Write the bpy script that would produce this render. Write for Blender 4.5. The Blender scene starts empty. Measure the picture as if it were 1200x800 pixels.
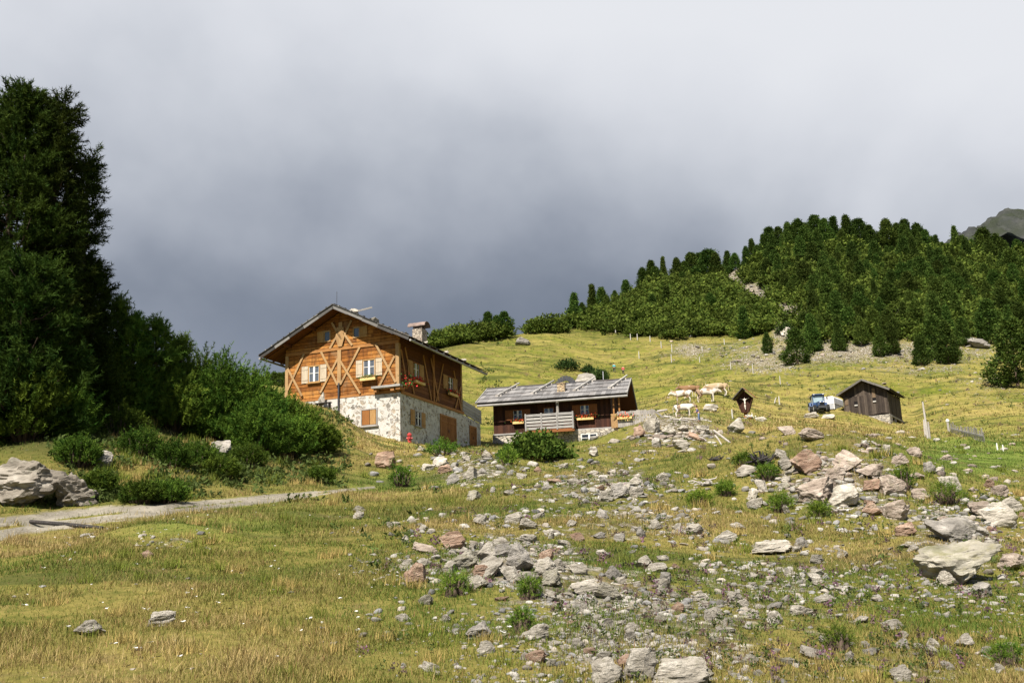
import bpy, math, random
import numpy as np
from mathutils import Vector, Matrix

rng = np.random.default_rng(11)
random.seed(5)
scene = bpy.context.scene
C = scene.collection

# ------------------------------------------------------------------ camera
FOC, PITCH, ROLL = 1196.0, 0.2290, -0.0339
_cp, _sp = math.cos(PITCH), math.sin(PITCH)
FW = np.array([0, _cp, _sp]); UP0 = np.array([0, -_sp, _cp]); RT0 = np.array([1.0, 0, 0])
_cr, _sr = math.cos(ROLL), math.sin(ROLL)
RT = _cr * RT0 + _sr * UP0
UP = -_sr * RT0 + _cr * UP0
cam_data = bpy.data.cameras.new('camera')
cam_data.lens = 36.0 * FOC / 1200.0
cam_data.sensor_width = 36.0
cam_data.sensor_fit = 'HORIZONTAL'
cam_data.clip_start = 0.1
cam_data.clip_end = 6000
cam = bpy.data.objects.new('camera', cam_data)
C.objects.link(cam)
_m = Matrix.Identity(4)
for _i, _v in enumerate((RT, UP, -FW)):
    for _j in range(3):
        _m[_j][_i] = _v[_j]
cam.matrix_world = _m
scene.camera = cam

# ------------------------------------------------------------------ light
_az_s, _el_s = math.radians(24), math.radians(51)      # sun behind the viewer's left shoulder, high
SUN_TO = Vector((-math.sin(_az_s) * math.cos(_el_s), -math.cos(_az_s) * math.cos(_el_s), math.sin(_el_s)))
sun_d = bpy.data.lights.new('sun', 'SUN')
sun_d.energy = 5.0
sun_d.angle = math.radians(0.53)
sun_d.color = (1.0, 0.93, 0.82)
sun = bpy.data.objects.new('sun', sun_d)
sun.rotation_euler = (-SUN_TO).to_track_quat('-Z', 'Y').to_euler()
sun.location = (-60, -40, 90)
C.objects.link(sun)

world = bpy.data.worlds.new('World')
scene.world = world
world.use_nodes = True
wt = world.node_tree
wt.nodes.clear()


def wn(t, **kw):
    n = wt.nodes.new(t)
    for k, v in kw.items():
        setattr(n, k, v)
    return n


def wmath(op, a, b=None, c=None, clamp=False):
    n = wn('ShaderNodeMath', operation=op, use_clamp=clamp)
    for i, v in enumerate((a, b, c)):
        if v is None:
            continue
        if isinstance(v, (int, float)):
            n.inputs[i].default_value = v
        else:
            wt.links.new(v, n.inputs[i])
    return n.outputs[0]


w_out = wn('ShaderNodeOutputWorld')
w_bg = wn('ShaderNodeBackground')
w_bg.inputs['Strength'].default_value = 0.084
wt.links.new(w_bg.outputs[0], w_out.inputs[0])
w_sky = wn('ShaderNodeTexSky', sky_type='NISHITA', sun_disc=False)
w_sky.sun_elevation = math.asin(SUN_TO.z)
w_sky.sun_rotation = math.atan2(SUN_TO.x, SUN_TO.y)
w_sky.altitude = 1900
w_tc = wn('ShaderNodeTexCoord')
w_sep = wn('ShaderNodeSeparateXYZ')
wt.links.new(w_tc.outputs['Generated'], w_sep.inputs[0])
# soft cloud noise, stretched downwards like curtains of rain
w_map = wn('ShaderNodeMapping')
w_map.inputs['Scale'].default_value = (1.0, 1.0, 1.15)
w_map.inputs['Rotation'].default_value = (0, math.radians(-14), 0)
wt.links.new(w_tc.outputs['Generated'], w_map.inputs[0])
w_n1 = wn('ShaderNodeTexNoise')
w_n1.inputs['Scale'].default_value = 2.6
w_n1.inputs['Detail'].default_value = 5.0
w_n1.inputs['Roughness'].default_value = 0.42
w_n1.inputs['Distortion'].default_value = 0.35
wt.links.new(w_map.outputs[0], w_n1.inputs['Vector'])
w_n2 = wn('ShaderNodeTexNoise')
w_n2.inputs['Scale'].default_value = 7.5
w_n2.inputs['Detail'].default_value = 4.0
w_n2.inputs['Roughness'].default_value = 0.5
wt.links.new(w_map.outputs[0], w_n2.inputs['Vector'])
_nz = wmath('ADD', wmath('MULTIPLY', wmath('SUBTRACT', w_n1.outputs[0], 0.5), 0.31),
            wmath('MULTIPLY', wmath('SUBTRACT', w_n2.outputs[0], 0.5), 0.12))
# the storm cloud is darkest a little left of the view and lifts to the right
_az = wmath('ARCTAN2', w_sep.outputs['X'], w_sep.outputs['Y'])
_azd = wmath('MULTIPLY', wmath('POWER', wmath('ABSOLUTE', wmath('ADD', _az, 0.21)), 1.35), 0.27)
_low = wmath('MULTIPLY', wmath('SUBTRACT', -0.10, _az), 0.36, clamp=True)
_elev = wmath('ADD', wmath('ADD', w_sep.outputs['Z'], _nz), _azd)
w_ramp = wn('ShaderNodeValToRGB')
cr = w_ramp.color_ramp
cr.interpolation = 'B_SPLINE'
stops = [(0.00, (.27, .305, .365)), (0.17, (.19, .215, .265)), (0.235, (.098, .117, .155)), (0.30, (.106, .125, .162)), (0.36, (.195, .215, .255)),
         (0.43, (.300, .318, .355)), (0.51, (.405, .418, .45)), (0.60, (.455, .465, .49)), (1.0, (.48, .49, .51))]
cr.elements[0].position = stops[0][0]; cr.elements[0].color = (*stops[0][1], 1)
cr.elements[1].position = stops[-1][0]; cr.elements[1].color = (*stops[-1][1], 1)
for p_, c_ in stops[1:-1]:
    e_ = cr.elements.new(p_); e_.color = (*c_, 1)
wt.links.new(_elev, w_ramp.inputs[0])
# paler break in the cloud low on the left
w_lift = wn('ShaderNodeMix', data_type='RGBA')
_lowm = wmath('MULTIPLY', wmath('MULTIPLY', _low, 6.0, clamp=True),
              wmath('MULTIPLY', wmath('SUBTRACT', 0.27, w_sep.outputs['Z']), 7.0, clamp=True), clamp=True)
wt.links.new(_lowm, w_lift.inputs[0])
wt.links.new(w_ramp.outputs[0], w_lift.inputs[6])
w_lift.inputs[7].default_value = (.34, .37, .43, 1)
w_scale = wn('ShaderNodeMix', data_type='RGBA', blend_type='MULTIPLY')
w_scale.inputs[0].default_value = 1.0
wt.links.new(w_lift.outputs[2], w_scale.inputs[6])
w_scale.inputs[7].default_value = (10.0, 10.0, 10.0, 1)
w_fac = wn('ShaderNodeMapRange', interpolation_type='SMOOTHSTEP')
w_fac.inputs['From Min'].default_value = -0.35
w_fac.inputs['From Max'].default_value = 0.35
wt.links.new(w_sep.outputs['Y'], w_fac.inputs['Value'])
w_mix = wn('ShaderNodeMix', data_type='RGBA')
wt.links.new(w_fac.outputs[0], w_mix.inputs[0])
w_dim = wn('ShaderNodeMix', data_type='RGBA', blend_type='MULTIPLY')      # sky behind the viewer dimmed to weaken the fill light
w_dim.inputs[0].default_value = 1.0
w_dim.inputs[7].default_value = (.55, .55, .55, 1)
wt.links.new(w_sky.outputs[0], w_dim.inputs[6])
wt.links.new(w_dim.outputs[2], w_mix.inputs[6])
wt.links.new(w_scale.outputs[2], w_mix.inputs[7])
wt.links.new(w_mix.outputs[2], w_bg.inputs['Color'])

vs = scene.view_settings
vs.view_transform = 'Standard'
vs.look = 'None'
vs.exposure = 1.05
vs.gamma = 1.0
vs.use_curve_mapping = False
scene.render.engine = 'CYCLES'
scene.cycles.max_bounces = 5
scene.cycles.diffuse_bounces = 2
scene.cycles.transparent_max_bounces = 4

# ------------------------------------------------------------------ small maths


def ray(px, py):
    d = RT * ((px - 600) / FOC) - UP * ((py - 400) / FOC) + FW
    return d / d[1]


def at(px, py, Y):
    return ray(px, py) * Y


def project(P):
    P = np.asarray(P, float)
    w = P @ FW
    w = np.where(w < 0.3, 0.3, w)
    return 600 + FOC * (P @ RT) / w, 400 - FOC * (P @ UP) / w


def _hash(ix, iy, seed):
    h = (ix.astype(np.int64) * 374761393 + iy.astype(np.int64) * 668265263 + seed * 974634777) & 0xFFFFFFFF
    h = ((h ^ (h >> 13)) * 1274126177) & 0xFFFFFFFF
    return ((h ^ (h >> 16)) & 0xFFFF) / 65535.0


def vnoise(x, y, seed=0):
    x = np.asarray(x, float); y = np.asarray(y, float)
    ix, iy = np.floor(x), np.floor(y)
    fx, fy = x - ix, y - iy
    fx = fx * fx * (3 - 2 * fx); fy = fy * fy * (3 - 2 * fy)
    a = _hash(ix, iy, seed); b = _hash(ix + 1, iy, seed); c = _hash(ix, iy + 1, seed); d = _hash(ix + 1, iy + 1, seed)
    return (a * (1 - fx) + b * fx) * (1 - fy) + (c * (1 - fx) + d * fx) * fy


def fbm(x, y, seed=0, oct=4):
    s = 0; a = 0.5
    x = np.asarray(x, float); y = np.asarray(y, float)
    for i in range(oct):
        s = s + a * vnoise(x * 2 ** i + 17.3 * i, y * 2 ** i - 9.1 * i, seed + i)
        a *= 0.5
    return s / (1 - 0.5 ** oct)          # 0..1


def sstep(a, b, x):
    t = np.clip((np.asarray(x, float) - a) / (b - a), 0, 1)
    return t * t * (3 - 2 * t)


# ------------------------------------------------------------------ object helpers
def tag(o, label=None, cat=None, group=None, kind=None):
    if label: o['label'] = label
    if cat: o['category'] = cat
    if group: o['group'] = group
    if kind: o['kind'] = kind
    return o


def thing(name, loc, rz=0.0, label=None, cat=None, group=None):
    o = bpy.data.objects.new(name, None)
    o.empty_display_size = 0.3
    C.objects.link(o)
    o.location = loc
    o.rotation_euler = (0, 0, rz)
    return tag(o, label, cat, group)


def copy_tree(o, parent=None):
    c = o.copy(); C.objects.link(c); c.parent = parent
    for ch in list(o.children):
        copy_tree(ch, c)
    return c


def link_mesh(name, me, mat=None, parent=None, smooth=False):
    o = bpy.data.objects.new(name, me)
    C.objects.link(o)
    if mat is not None and not me.materials:
        for m_ in (mat if isinstance(mat, (list, tuple)) else [mat]):
            me.materials.append(m_)
    if parent is not None:
        o.parent = parent
    if smooth:
        me.polygons.foreach_set('use_smooth', np.ones(len(me.polygons), bool))
    return o


def np_mesh(name, verts, faces, tint=None, attrs=None, matidx=None):
    """faces: (n,k) int array or list of such arrays"""
    me = bpy.data.meshes.new(name)
    if not isinstance(faces, list):
        faces = [faces]
    verts = np.asarray(verts, np.float32)
    loops = np.concatenate([f.ravel() for f in faces]).astype(np.int32)
    sizes = np.concatenate([np.full(len(f), f.shape[1], np.int32) for f in faces])
    starts = np.concatenate([[0], np.cumsum(sizes)[:-1]]).astype(np.int32)
    me.vertices.add(len(verts)); me.vertices.foreach_set('co', verts.ravel())
    me.loops.add(len(loops)); me.loops.foreach_set('vertex_index', loops)
    me.polygons.add(len(sizes)); me.polygons.foreach_set('loop_start', starts)
    if matidx is not None:
        me.polygons.foreach_set('material_index', np.asarray(matidx, np.int32))
    if tint is not None:
        a = me.attributes.new('tint', 'FLOAT_COLOR', 'POINT')
        t = np.ones((len(verts), 4), np.float32); t[:, :3] = tint
        a.data.foreach_set('color', t.ravel())
    if attrs:
        for k, v in attrs.items():
            a = me.attributes.new(k, 'FLOAT', 'POINT')
            a.data.foreach_set('value', np.asarray(v, np.float32))
    me.update(calc_edges=True)
    me.validate()
    return me


class MB:
    """collects boxes, bars and tubes for ONE mesh"""
    def __init__(s, off=(0, 0, 0)):
        s.v = []; s.f = []; s.off = off

    def add(s, vs_, fs_):
        n = len(s.v)
        s.v += [tuple(a + b for a, b in zip(p, s.off)) for p in vs_]
        s.f += [tuple(i + n for i in f_) for f_ in fs_]
        return s

    def box(s, x0, x1, y0, y1, z0, z1):
        return s.add([(x0, y0, z0), (x1, y0, z0), (x1, y1, z0), (x0, y1, z0), (x0, y0, z1), (x1, y0, z1), (x1, y1, z1), (x0, y1, z1)],
                     [(0, 3, 2, 1), (4, 5, 6, 7), (0, 1, 5, 4), (1, 2, 6, 5), (2, 3, 7, 6), (3, 0, 4, 7)])

    def bar(s, p, q, w, h, up=(0, 0, 1)):
        p, q = Vector(p), Vector(q)
        d = (q - p).normalized(); u = Vector(up)
        sd = d.cross(u)
        if sd.length < 1e-4:
            sd = d.cross(Vector((1, 0, 0)))
        sd.normalize(); u = sd.cross(d).normalized()
        a, b = sd * (w / 2), u * (h / 2)
        vs_ = [p - a - b, p + a - b, p + a + b, p - a + b, q - a - b, q + a - b, q + a + b, q - a + b]
        return s.add([tuple(x) for x in vs_], [(0, 1, 2, 3), (7, 6, 5, 4), (0, 4, 5, 1), (1, 5, 6, 2), (2, 6, 7, 3), (3, 7, 4, 0)])

    def tube(s, pts, radii, n=8, cap=True):
        pts = [Vector(p) for p in pts]
        if isinstance(radii, (int, float)):
            radii = [radii] * len(pts)
        rings = []
        ref = None
        for i, p in enumerate(pts):
            d = (pts[min(i + 1, len(pts) - 1)] - pts[max(i - 1, 0)]).normalized()
            if ref is None or abs(d.dot(ref)) > 0.98:
                ref = Vector((0, 0, 1)) if abs(d.z) < 0.9 else Vector((1, 0, 0))
            a = d.cross(ref).normalized(); b = d.cross(a).normalized()
            rings.append([tuple(p + (a * math.cos(2 * math.pi * k / n) + b * math.sin(2 * math.pi * k / n)) * radii[i]) for k in range(n)])
        vs_ = [v for r in rings for v in r]
        fs_ = []
        for i in range(len(pts) - 1):
            for k in range(n):
                fs_.append((i * n + k, i * n + (k + 1) % n, (i + 1) * n + (k + 1) % n, (i + 1) * n + k))
        if cap:
            fs_.append(tuple(range(n))); fs_.append(tuple((len(pts) - 1) * n + k for k in reversed(range(n))))
        return s.add(vs_, fs_)

    def prism(s, poly, axis, a0, a1):
        """poly: 2-D outline extruded along 'x', 'y' or 'z' from a0 to a1"""
        def P(u, v, w):
            return {'x': (w, u, v), 'y': (u, w, v), 'z': (u, v, w)}[axis]
        n = len(poly)
        vs_ = [P(u, v, a0) for u, v in poly] + [P(u, v, a1) for u, v in poly]
        fs_ = [tuple(range(n)), tuple(reversed(range(n, 2 * n)))]
        for i in range(n):
            j = (i + 1) % n
            fs_.append((i, n + i, n + j, j))
        return s.add(vs_, fs_)

    def build(s, name, mat, parent=None, bevel=0.0, smooth=False):
        me = bpy.data.meshes.new(name)
        me.from_pydata(s.v, [], s.f)
        import bmesh
        bm = bmesh.new(); bm.from_mesh(me)
        bmesh.ops.recalc_face_normals(bm, faces=bm.faces)
        bm.to_mesh(me); bm.free()
        o = link_mesh(name, me, mat, parent, smooth)
        if bevel:
            md = o.modifiers.new('edge', 'BEVEL'); md.width = bevel; md.segments = 1; md.limit_method = 'ANGLE'
        return o

# ------------------------------------------------------------------ materials
class NT:
    def __init__(s, name):
        s.m = bpy.data.materials.new(name); s.m.use_nodes = True
        s.t = s.m.node_tree; s.t.nodes.clear()
        s.o = s.n('ShaderNodeOutputMaterial')
        s.b = s.n('ShaderNodeBsdfPrincipled')
        s.b.inputs['Specular IOR Level'].default_value = 0.25
        s.b.inputs['Roughness'].default_value = 0.85
        s.t.links.new(s.b.outputs[0], s.o.inputs[0])

    def n(s, t, **kw):
        x = s.t.nodes.new(t)
        for k, v in kw.items():
            setattr(x, k, v)
        return x

    def put(s, sock, v):
        if hasattr(v, 'is_output'):
            s.t.links.new(v, sock)
        elif isinstance(v, (tuple, list)) and sock.type == 'RGBA':
            sock.default_value = (*v[:3], 1)
        else:
            sock.default_value = v

    def math(s, op, a, b=0.0, clamp=False):
        x = s.n('ShaderNodeMath', operation=op, use_clamp=clamp)
        s.put(x.inputs[0], a); s.put(x.inputs[1], b)
        return x.outputs[0]

    def mix(s, f, a, b, blend='MIX'):
        x = s.n('ShaderNodeMix', data_type='RGBA', blend_type=blend)
        s.put(x.inputs[0], f); s.put(x.inputs[6], a); s.put(x.inputs[7], b)
        return x.outputs[2]

    def coord(s, kind='Object', scale=(1, 1, 1), rot=(0, 0, 0)):
        tc = s.n('ShaderNodeTexCoord'); mp = s.n('ShaderNodeMapping')
        mp.inputs['Scale'].default_value = scale; mp.inputs['Rotation'].default_value = rot
        s.t.links.new(tc.outputs[kind], mp.inputs[0])
        return mp.outputs[0]

    def noise(s, vec, scale, detail=4, rough=0.55, dist=0.0):
        x = s.n('ShaderNodeTexNoise')
        x.inputs['Scale'].default_value = scale; x.inputs['Detail'].default_value = detail
        x.inputs['Roughness'].default_value = rough; x.inputs['Distortion'].default_value = dist
        if vec is not None: s.t.links.new(vec, x.inputs['Vector'])
        return x.outputs[0]

    def voro(s, vec, scale, feature='F1', rand=1.0):
        x = s.n('ShaderNodeTexVoronoi', feature=feature)
        x.inputs['Scale'].default_value = scale
        x.inputs['Randomness'].default_value = rand
        if vec is not None: s.t.links.new(vec, x.inputs['Vector'])
        return x

    def ramp(s, f, stops, interp='LINEAR'):
        x = s.n('ShaderNodeValToRGB'); c = x.color_ramp; c.interpolation = interp
        c.elements[0].position = stops[0][0]; c.elements[0].color = (*stops[0][1], 1)
        c.elements[1].position = stops[-1][0]; c.elements[1].color = (*stops[-1][1], 1)
        for p, col in stops[1:-1]:
            e = c.elements.new(p); e.color = (*col, 1)
        s.put(x.inputs[0], f)
        return x.outputs[0]

    def rng(s, f, a, b, c=0.0, d=1.0):
        x = s.n('ShaderNodeMapRange')
        s.put(x.inputs['Value'], f)
        x.inputs['From Min'].default_value = a; x.inputs['From Max'].default_value = b
        x.inputs['To Min'].default_value = c; x.inputs['To Max'].default_value = d
        return x.outputs[0]

    def attr(s, name):
        x = s.n('ShaderNodeAttribute'); x.attribute_name = name
        return x

    def island(s):
        return s.n('ShaderNodeNewGeometry').outputs['Random Per Island']

    def objrand(s):
        return s.n('ShaderNodeObjectInfo').outputs['Random']

    def bump(s, h, dist=0.02, strength=0.6):
        x = s.n('ShaderNodeBump'); x.inputs['Distance'].default_value = dist; x.inputs['Strength'].default_value = strength
        s.t.links.new(h, x.inputs['Height'])
        s.t.links.new(x.outputs[0], s.b.inputs['Normal'])

    def done(s, col, rough=None, spec=None):
        s.put(s.b.inputs['Base Color'], col)
        if rough is not None: s.put(s.b.inputs['Roughness'], rough)
        if spec is not None: s.b.inputs['Specular IOR Level'].default_value = spec
        return s.m


def mat_plain(name, col, rough=0.7, spec=0.3, var=0.25, scale=6.0):
    n = NT(name)
    z = n.noise(n.coord('Object'), scale, 4)
    c = n.mix(n.rng(z, 0.3, 0.7), tuple(x * (1 - var) for x in col), tuple(min(1, x * (1 + var)) for x in col))
    return n.done(c, rough, spec)


def mat_wood(name, ca, cb, cc, grain=(1.2, 9, 9), rough=0.8, dirt=0.35, dark=(0.05, 0.03, 0.02), isl=0.35):
    """boards: grain stretched along the first axis, each board its own tone"""
    n = NT(name)
    v = n.coord('Object', grain)
    g = n.noise(v, 2.2, 6, 0.65, 0.6)
    c = n.ramp(g, [(0.28, ca), (0.5, cb), (0.74, cc)])
    r = n.island()
    c = n.mix(isl, c, n.ramp(r, [(0, ca), (0.5, cb), (1, cc)]))
    st = n.noise(n.coord('Object'), 0.9, 5, 0.6)
    c = n.mix(n.math('MULTIPLY', n.rng(st, 0.52, 0.72), dirt), c, dark)
    n.bump(g, 0.02, 0.5)
    return n.done(c, rough, 0.2)


def mat_vwood(name, ca, cb, cc, **k):
    return mat_wood(name, ca, cb, cc, grain=(9, 9, 1.2), **k)



def mat_weathered_log(name, ca, cb, cc, **k):
    """sun-bleached boards with dark run-down streaks and greyed patches"""
    m_ = mat_wood(name, ca, cb, cc, **k)
    t = m_.node_tree
    b = [x for x in t.nodes if x.type == 'BSDF_PRINCIPLED'][0]
    src = b.inputs['Base Color'].links[0].from_socket
    tc = t.nodes.new('ShaderNodeTexCoord')

    def layer(src, scale, sc, lo, hi, amt, col):
        mp = t.nodes.new('ShaderNodeMapping'); mp.inputs['Scale'].default_value = sc
        t.links.new(tc.outputs['Object'], mp.inputs[0])
        nz = t.nodes.new('ShaderNodeTexNoise'); nz.inputs['Scale'].default_value = scale; nz.inputs['Detail'].default_value = 6; nz.inputs['Roughness'].default_value = .65
        t.links.new(mp.outputs[0], nz.inputs['Vector'])
        mr = t.nodes.new('ShaderNodeMapRange'); mr.inputs['From Min'].default_value = lo; mr.inputs['From Max'].default_value = hi; mr.inputs['To Max'].default_value = amt
        t.links.new(nz.outputs[0], mr.inputs['Value'])
        mx = t.nodes.new('ShaderNodeMix'); mx.data_type = 'RGBA'
        t.links.new(mr.outputs[0], mx.inputs[0]); t.links.new(src, mx.inputs[6]); mx.inputs[7].default_value = (*col, 1)
        return mx.outputs[2]
    src = layer(src, 1.1, (2.6, 1, .45), .50, .68, .75, (.055, .020, .007))
    src = layer(src, .8, (1, 1, .8), .54, .70, .55, (.30, .205, .11))
    src = layer(src, 2.2, (.5, 1, 5.0), .56, .66, .7, (.040, .015, .006))
    t.links.new(src, b.inputs['Base Color'])
    return m_


M = {}
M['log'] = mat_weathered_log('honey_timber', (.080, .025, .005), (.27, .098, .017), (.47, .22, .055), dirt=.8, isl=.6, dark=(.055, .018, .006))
M['log_dark'] = mat_wood('dark_timber', (.035, .011, .004), (.095, .032, .009), (.20, .080, .025), dirt=.55, isl=.55, dark=(.025, .010, .006))  # darker timber tone than the front, used on side and rear walls
M['brace'] = mat_vwood('pale_timber', (.18, .095, .036), (.30, .18, .08), (.40, .275, .145), dirt=.35)
M['beam'] = mat_wood('beam_timber', (.15, .055, .015), (.28, .125, .038), (.40, .22, .085), dirt=.3)
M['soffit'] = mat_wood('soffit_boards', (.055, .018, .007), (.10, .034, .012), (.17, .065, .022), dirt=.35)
M['grey_wood'] = mat_wood('weathered_grey_wood', (.13, .125, .125), (.27, .26, .25), (.46, .44, .41), dirt=.4)
M['grey_vwood'] = mat_vwood('weathered_grey_boards', (.13, .12, .11), (.27, .25, .23), (.42, .39, .36), dirt=.4)
M['shingle'] = mat_wood('roof_shingle', (.082, .080, .081), (.155, .15, .15), (.26, .25, .245), grain=(5, 5, 5), dirt=.45, isl=.6)
M['shingle_dark'] = mat_wood('dark_roof_shingle', (.035, .033, .034), (.075, .07, .068), (.16, .15, .145), grain=(5, 5, 5), dirt=.4, isl=.6)
M['shutter'] = mat_vwood('shutter_wood', (.20, .095, .030), (.32, .18, .065), (.42, .28, .13), dirt=.2)
M['shutter_pale'] = mat_vwood('pale_shutter_wood', (.30, .23, .15), (.41, .34, .25), (.50, .44, .35), dirt=.2)
M['shutter_brown'] = mat_vwood('brown_shutter_wood', (.12, .040, .015), (.20, .075, .026), (.28, .12, .045), dirt=.3)
M['door'] = mat_vwood('door_wood', (.12, .042, .012), (.22, .088, .024), (.31, .145, .045), dirt=.6, dark=(.08, .03, .015))
M['dark_boards'] = mat_vwood('dark_red_boards', (.020, .0085, .0055), (.042, .016, .0095), (.080, .032, .017), dirt=.45, isl=.6, dark=(.012, .006, .005))
M['hut_boards'] = mat_vwood('old_brown_boards', (.015, .011, .009), (.044, .033, .026), (.125, .098, .076), dirt=.35, isl=.6, dark=(.015, .012, .011))
M['white_paint'] = mat_plain('white_paint', (.62, .61, .58), .5, .3, .08)
M['dark_metal'] = mat_plain('dark_metal', (.035, .035, .04), .45, .5, .3)
M['brown_metal'] = mat_plain('rusted_metal', (.17, .12, .10), .6, .4, .4, 3)
M['black'] = mat_plain('black_void', (.012, .011, .011), .9, .1, .2)
M['red_enamel'] = mat_plain('red_enamel', (.33, .035, .03), .4, .4, .2)
M['tarp'] = mat_plain('white_tarpaulin', (.62, .62, .62), .6, .3, .12, 1.5)
M['blue_paint'] = mat_plain('blue_paint', (.03, .065, .16), .35, .5, .2)
M['tyre'] = mat_plain('tyre_rubber', (.022, .022, .022), .85, .2, .3)
M['lamp_glass'] = mat_plain('headlamp_glass', (.75, .76, .78), .15, .6, .05)
M['rim_grey'] = mat_plain('grey_steel', (.34, .35, .37), .45, .5, .15)
M['post'] = mat_vwood('pale_post_wood', (.26, .245, .22), (.40, .38, .35), (.52, .50, .47), dirt=.25)
M['bark'] = mat_vwood('pine_bark', (.035, .024, .018), (.075, .052, .038), (.13, .095, .072), dirt=.3)
M['dead_wood'] = mat_wood('bleached_dead_wood', (.17, .15, .135), (.36, .33, .30), (.56, .53, .49), dirt=.35)
M['char_wood'] = mat_wood('charred_root_wood', (.010, .009, .009), (.026, .023, .022), (.085, .078, .073), dirt=.4)
M['blossom'] = mat_plain('red_blossom', (.60, .022, .03), .6, .2, .35, 9)
M['orange_blossom'] = mat_plain('orange_blossom', (.62, .075, .025), .6, .2, .4, 9)
M['leaf_green'] = mat_plain('leaf_green', (.055, .12, .025), .7, .2, .4, 9)
M['box_wood'] = mat_wood('flower_box_wood', (.44, .27, .09), (.60, .42, .17), (.70, .52, .26), dirt=.15)


def mat_glass(name, col):
    n = NT(name)
    z = n.noise(n.coord('Object'), 2.0, 2)
    n.b.inputs['Specular IOR Level'].default_value = 0.6
    return n.done(n.mix(z, tuple(c * .7 for c in col), tuple(c * 1.3 for c in col)), 0.08)


M['glass'] = mat_glass('window_glass', (.075, .085, .10))
M['glass_dark'] = mat_glass('dark_window_glass', (.012, .014, .018))
M['cab_glass'] = mat_glass('cab_glass', (.26, .34, .37))


def mat_plaster_stone():
    n = NT('whitewashed_rubble')
    v = n.coord('Object')
    warp = n.noise(v, 3.0, 3)
    vv = n.n('ShaderNodeVectorMath', operation='MULTIPLY_ADD')
    wv = n.n('ShaderNodeTexNoise'); wv.inputs['Scale'].default_value = 2.6; wv.inputs['Detail'].default_value = 3
    n.t.links.new(v, wv.inputs['Vector'])
    n.t.links.new(wv.outputs[1], vv.inputs[0]); vv.inputs[1].default_value = (.75, .75, .75); n.t.links.new(v, vv.inputs[2])
    vo = n.voro(vv.outputs[0], 2.7)
    sep = n.n('ShaderNodeSeparateColor'); n.t.links.new(vo.outputs['Color'], sep.inputs[0])
    thr = n.math('MULTIPLY_ADD', sep.outputs[0], 0.34)
    n.t.nodes[-1].inputs[2].default_value = 0.24
    d = n.math('SUBTRACT', thr, vo.outputs['Distance'])
    m = n.math('MULTIPLY', n.rng(d, -0.03, 0.05), n.rng(n.noise(v, 5, 4), .32, .55, .45, 1.0))
    stone = n.ramp(sep.outputs[1], [(0, (.16, .145, .13)), (.35, (.30, .27, .225)), (.65, (.42, .35, .27)), (1, (.36, .34, .32))])
    stone = n.mix(n.rng(n.noise(v, 14, 4), .35, .7), stone, tuple([.45, .43, .40]), 'MULTIPLY')
    pl = n.mix(n.rng(n.noise(v, 1.4, 5, .65), .35, .7), (.52, .505, .475), (.36, .34, .31))
    pl = n.mix(n.math('MULTIPLY', n.rng(n.noise(v, 9, 4), .45, .7), .35), pl, (.46, .44, .40))
    vo3 = n.voro(vv.outputs[0], 5.2)
    s3 = n.n('ShaderNodeSeparateColor'); n.t.links.new(vo3.outputs['Color'], s3.inputs[0])
    m3 = n.math('MULTIPLY', n.rng(n.math('SUBTRACT', n.math('MULTIPLY', s3.outputs[0], .34), vo3.outputs['Distance']), -.04, .05), .75)
    stone3 = n.mix(s3.outputs[1], (.30, .26, .20), (.46, .42, .36))
    pl = n.mix(m3, pl, stone3)
    c = n.mix(m, pl, stone)
    h = n.math('ADD', n.math('MULTIPLY', m, -.7), n.math('MULTIPLY', n.noise(v, 10, 4), .6))
    n.bump(h, .05, .8)
    return n.done(c, .9, .15)


def mat_masonry(name, a, b, c3, scale=2.6, mortar=(.20, .18, .155)):
    n = NT(name)
    v = n.coord('Object', (1, 1, 1.7))
    e = n.voro(v, scale, 'DISTANCE_TO_EDGE'); f = n.voro(v, scale)
    sep = n.n('ShaderNodeSeparateColor'); n.t.links.new(f.outputs['Color'], sep.inputs[0])
    col = n.ramp(sep.outputs[0], [(0, a), (.5, b), (1, c3)])
    col = n.mix(n.math('MULTIPLY', n.rng(n.noise(v, 8, 5), .4, .75), .5), col, tuple(x * .5 for x in a))
    m = n.rng(e.outputs['Distance'], .02, .09)
    c = n.mix(m, mortar, col)
    n.bump(m, .06, .9)
    return n.done(c, .9, .15)


M['plaster_stone'] = mat_plaster_stone()
M['masonry'] = mat_masonry('dry_stone', (.26, .24, .21), (.40, .36, .30), (.52, .47, .39))
M['chimney_stone'] = mat_masonry('chimney_stone', (.25, .20, .16), (.42, .35, .27), (.55, .48, .39), 5.0)
M['chimney_brick'] = mat_masonry('tan_chimney_stone', (.33, .23, .13), (.46, .34, .20), (.55, .43, .28), 4.0)


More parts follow.
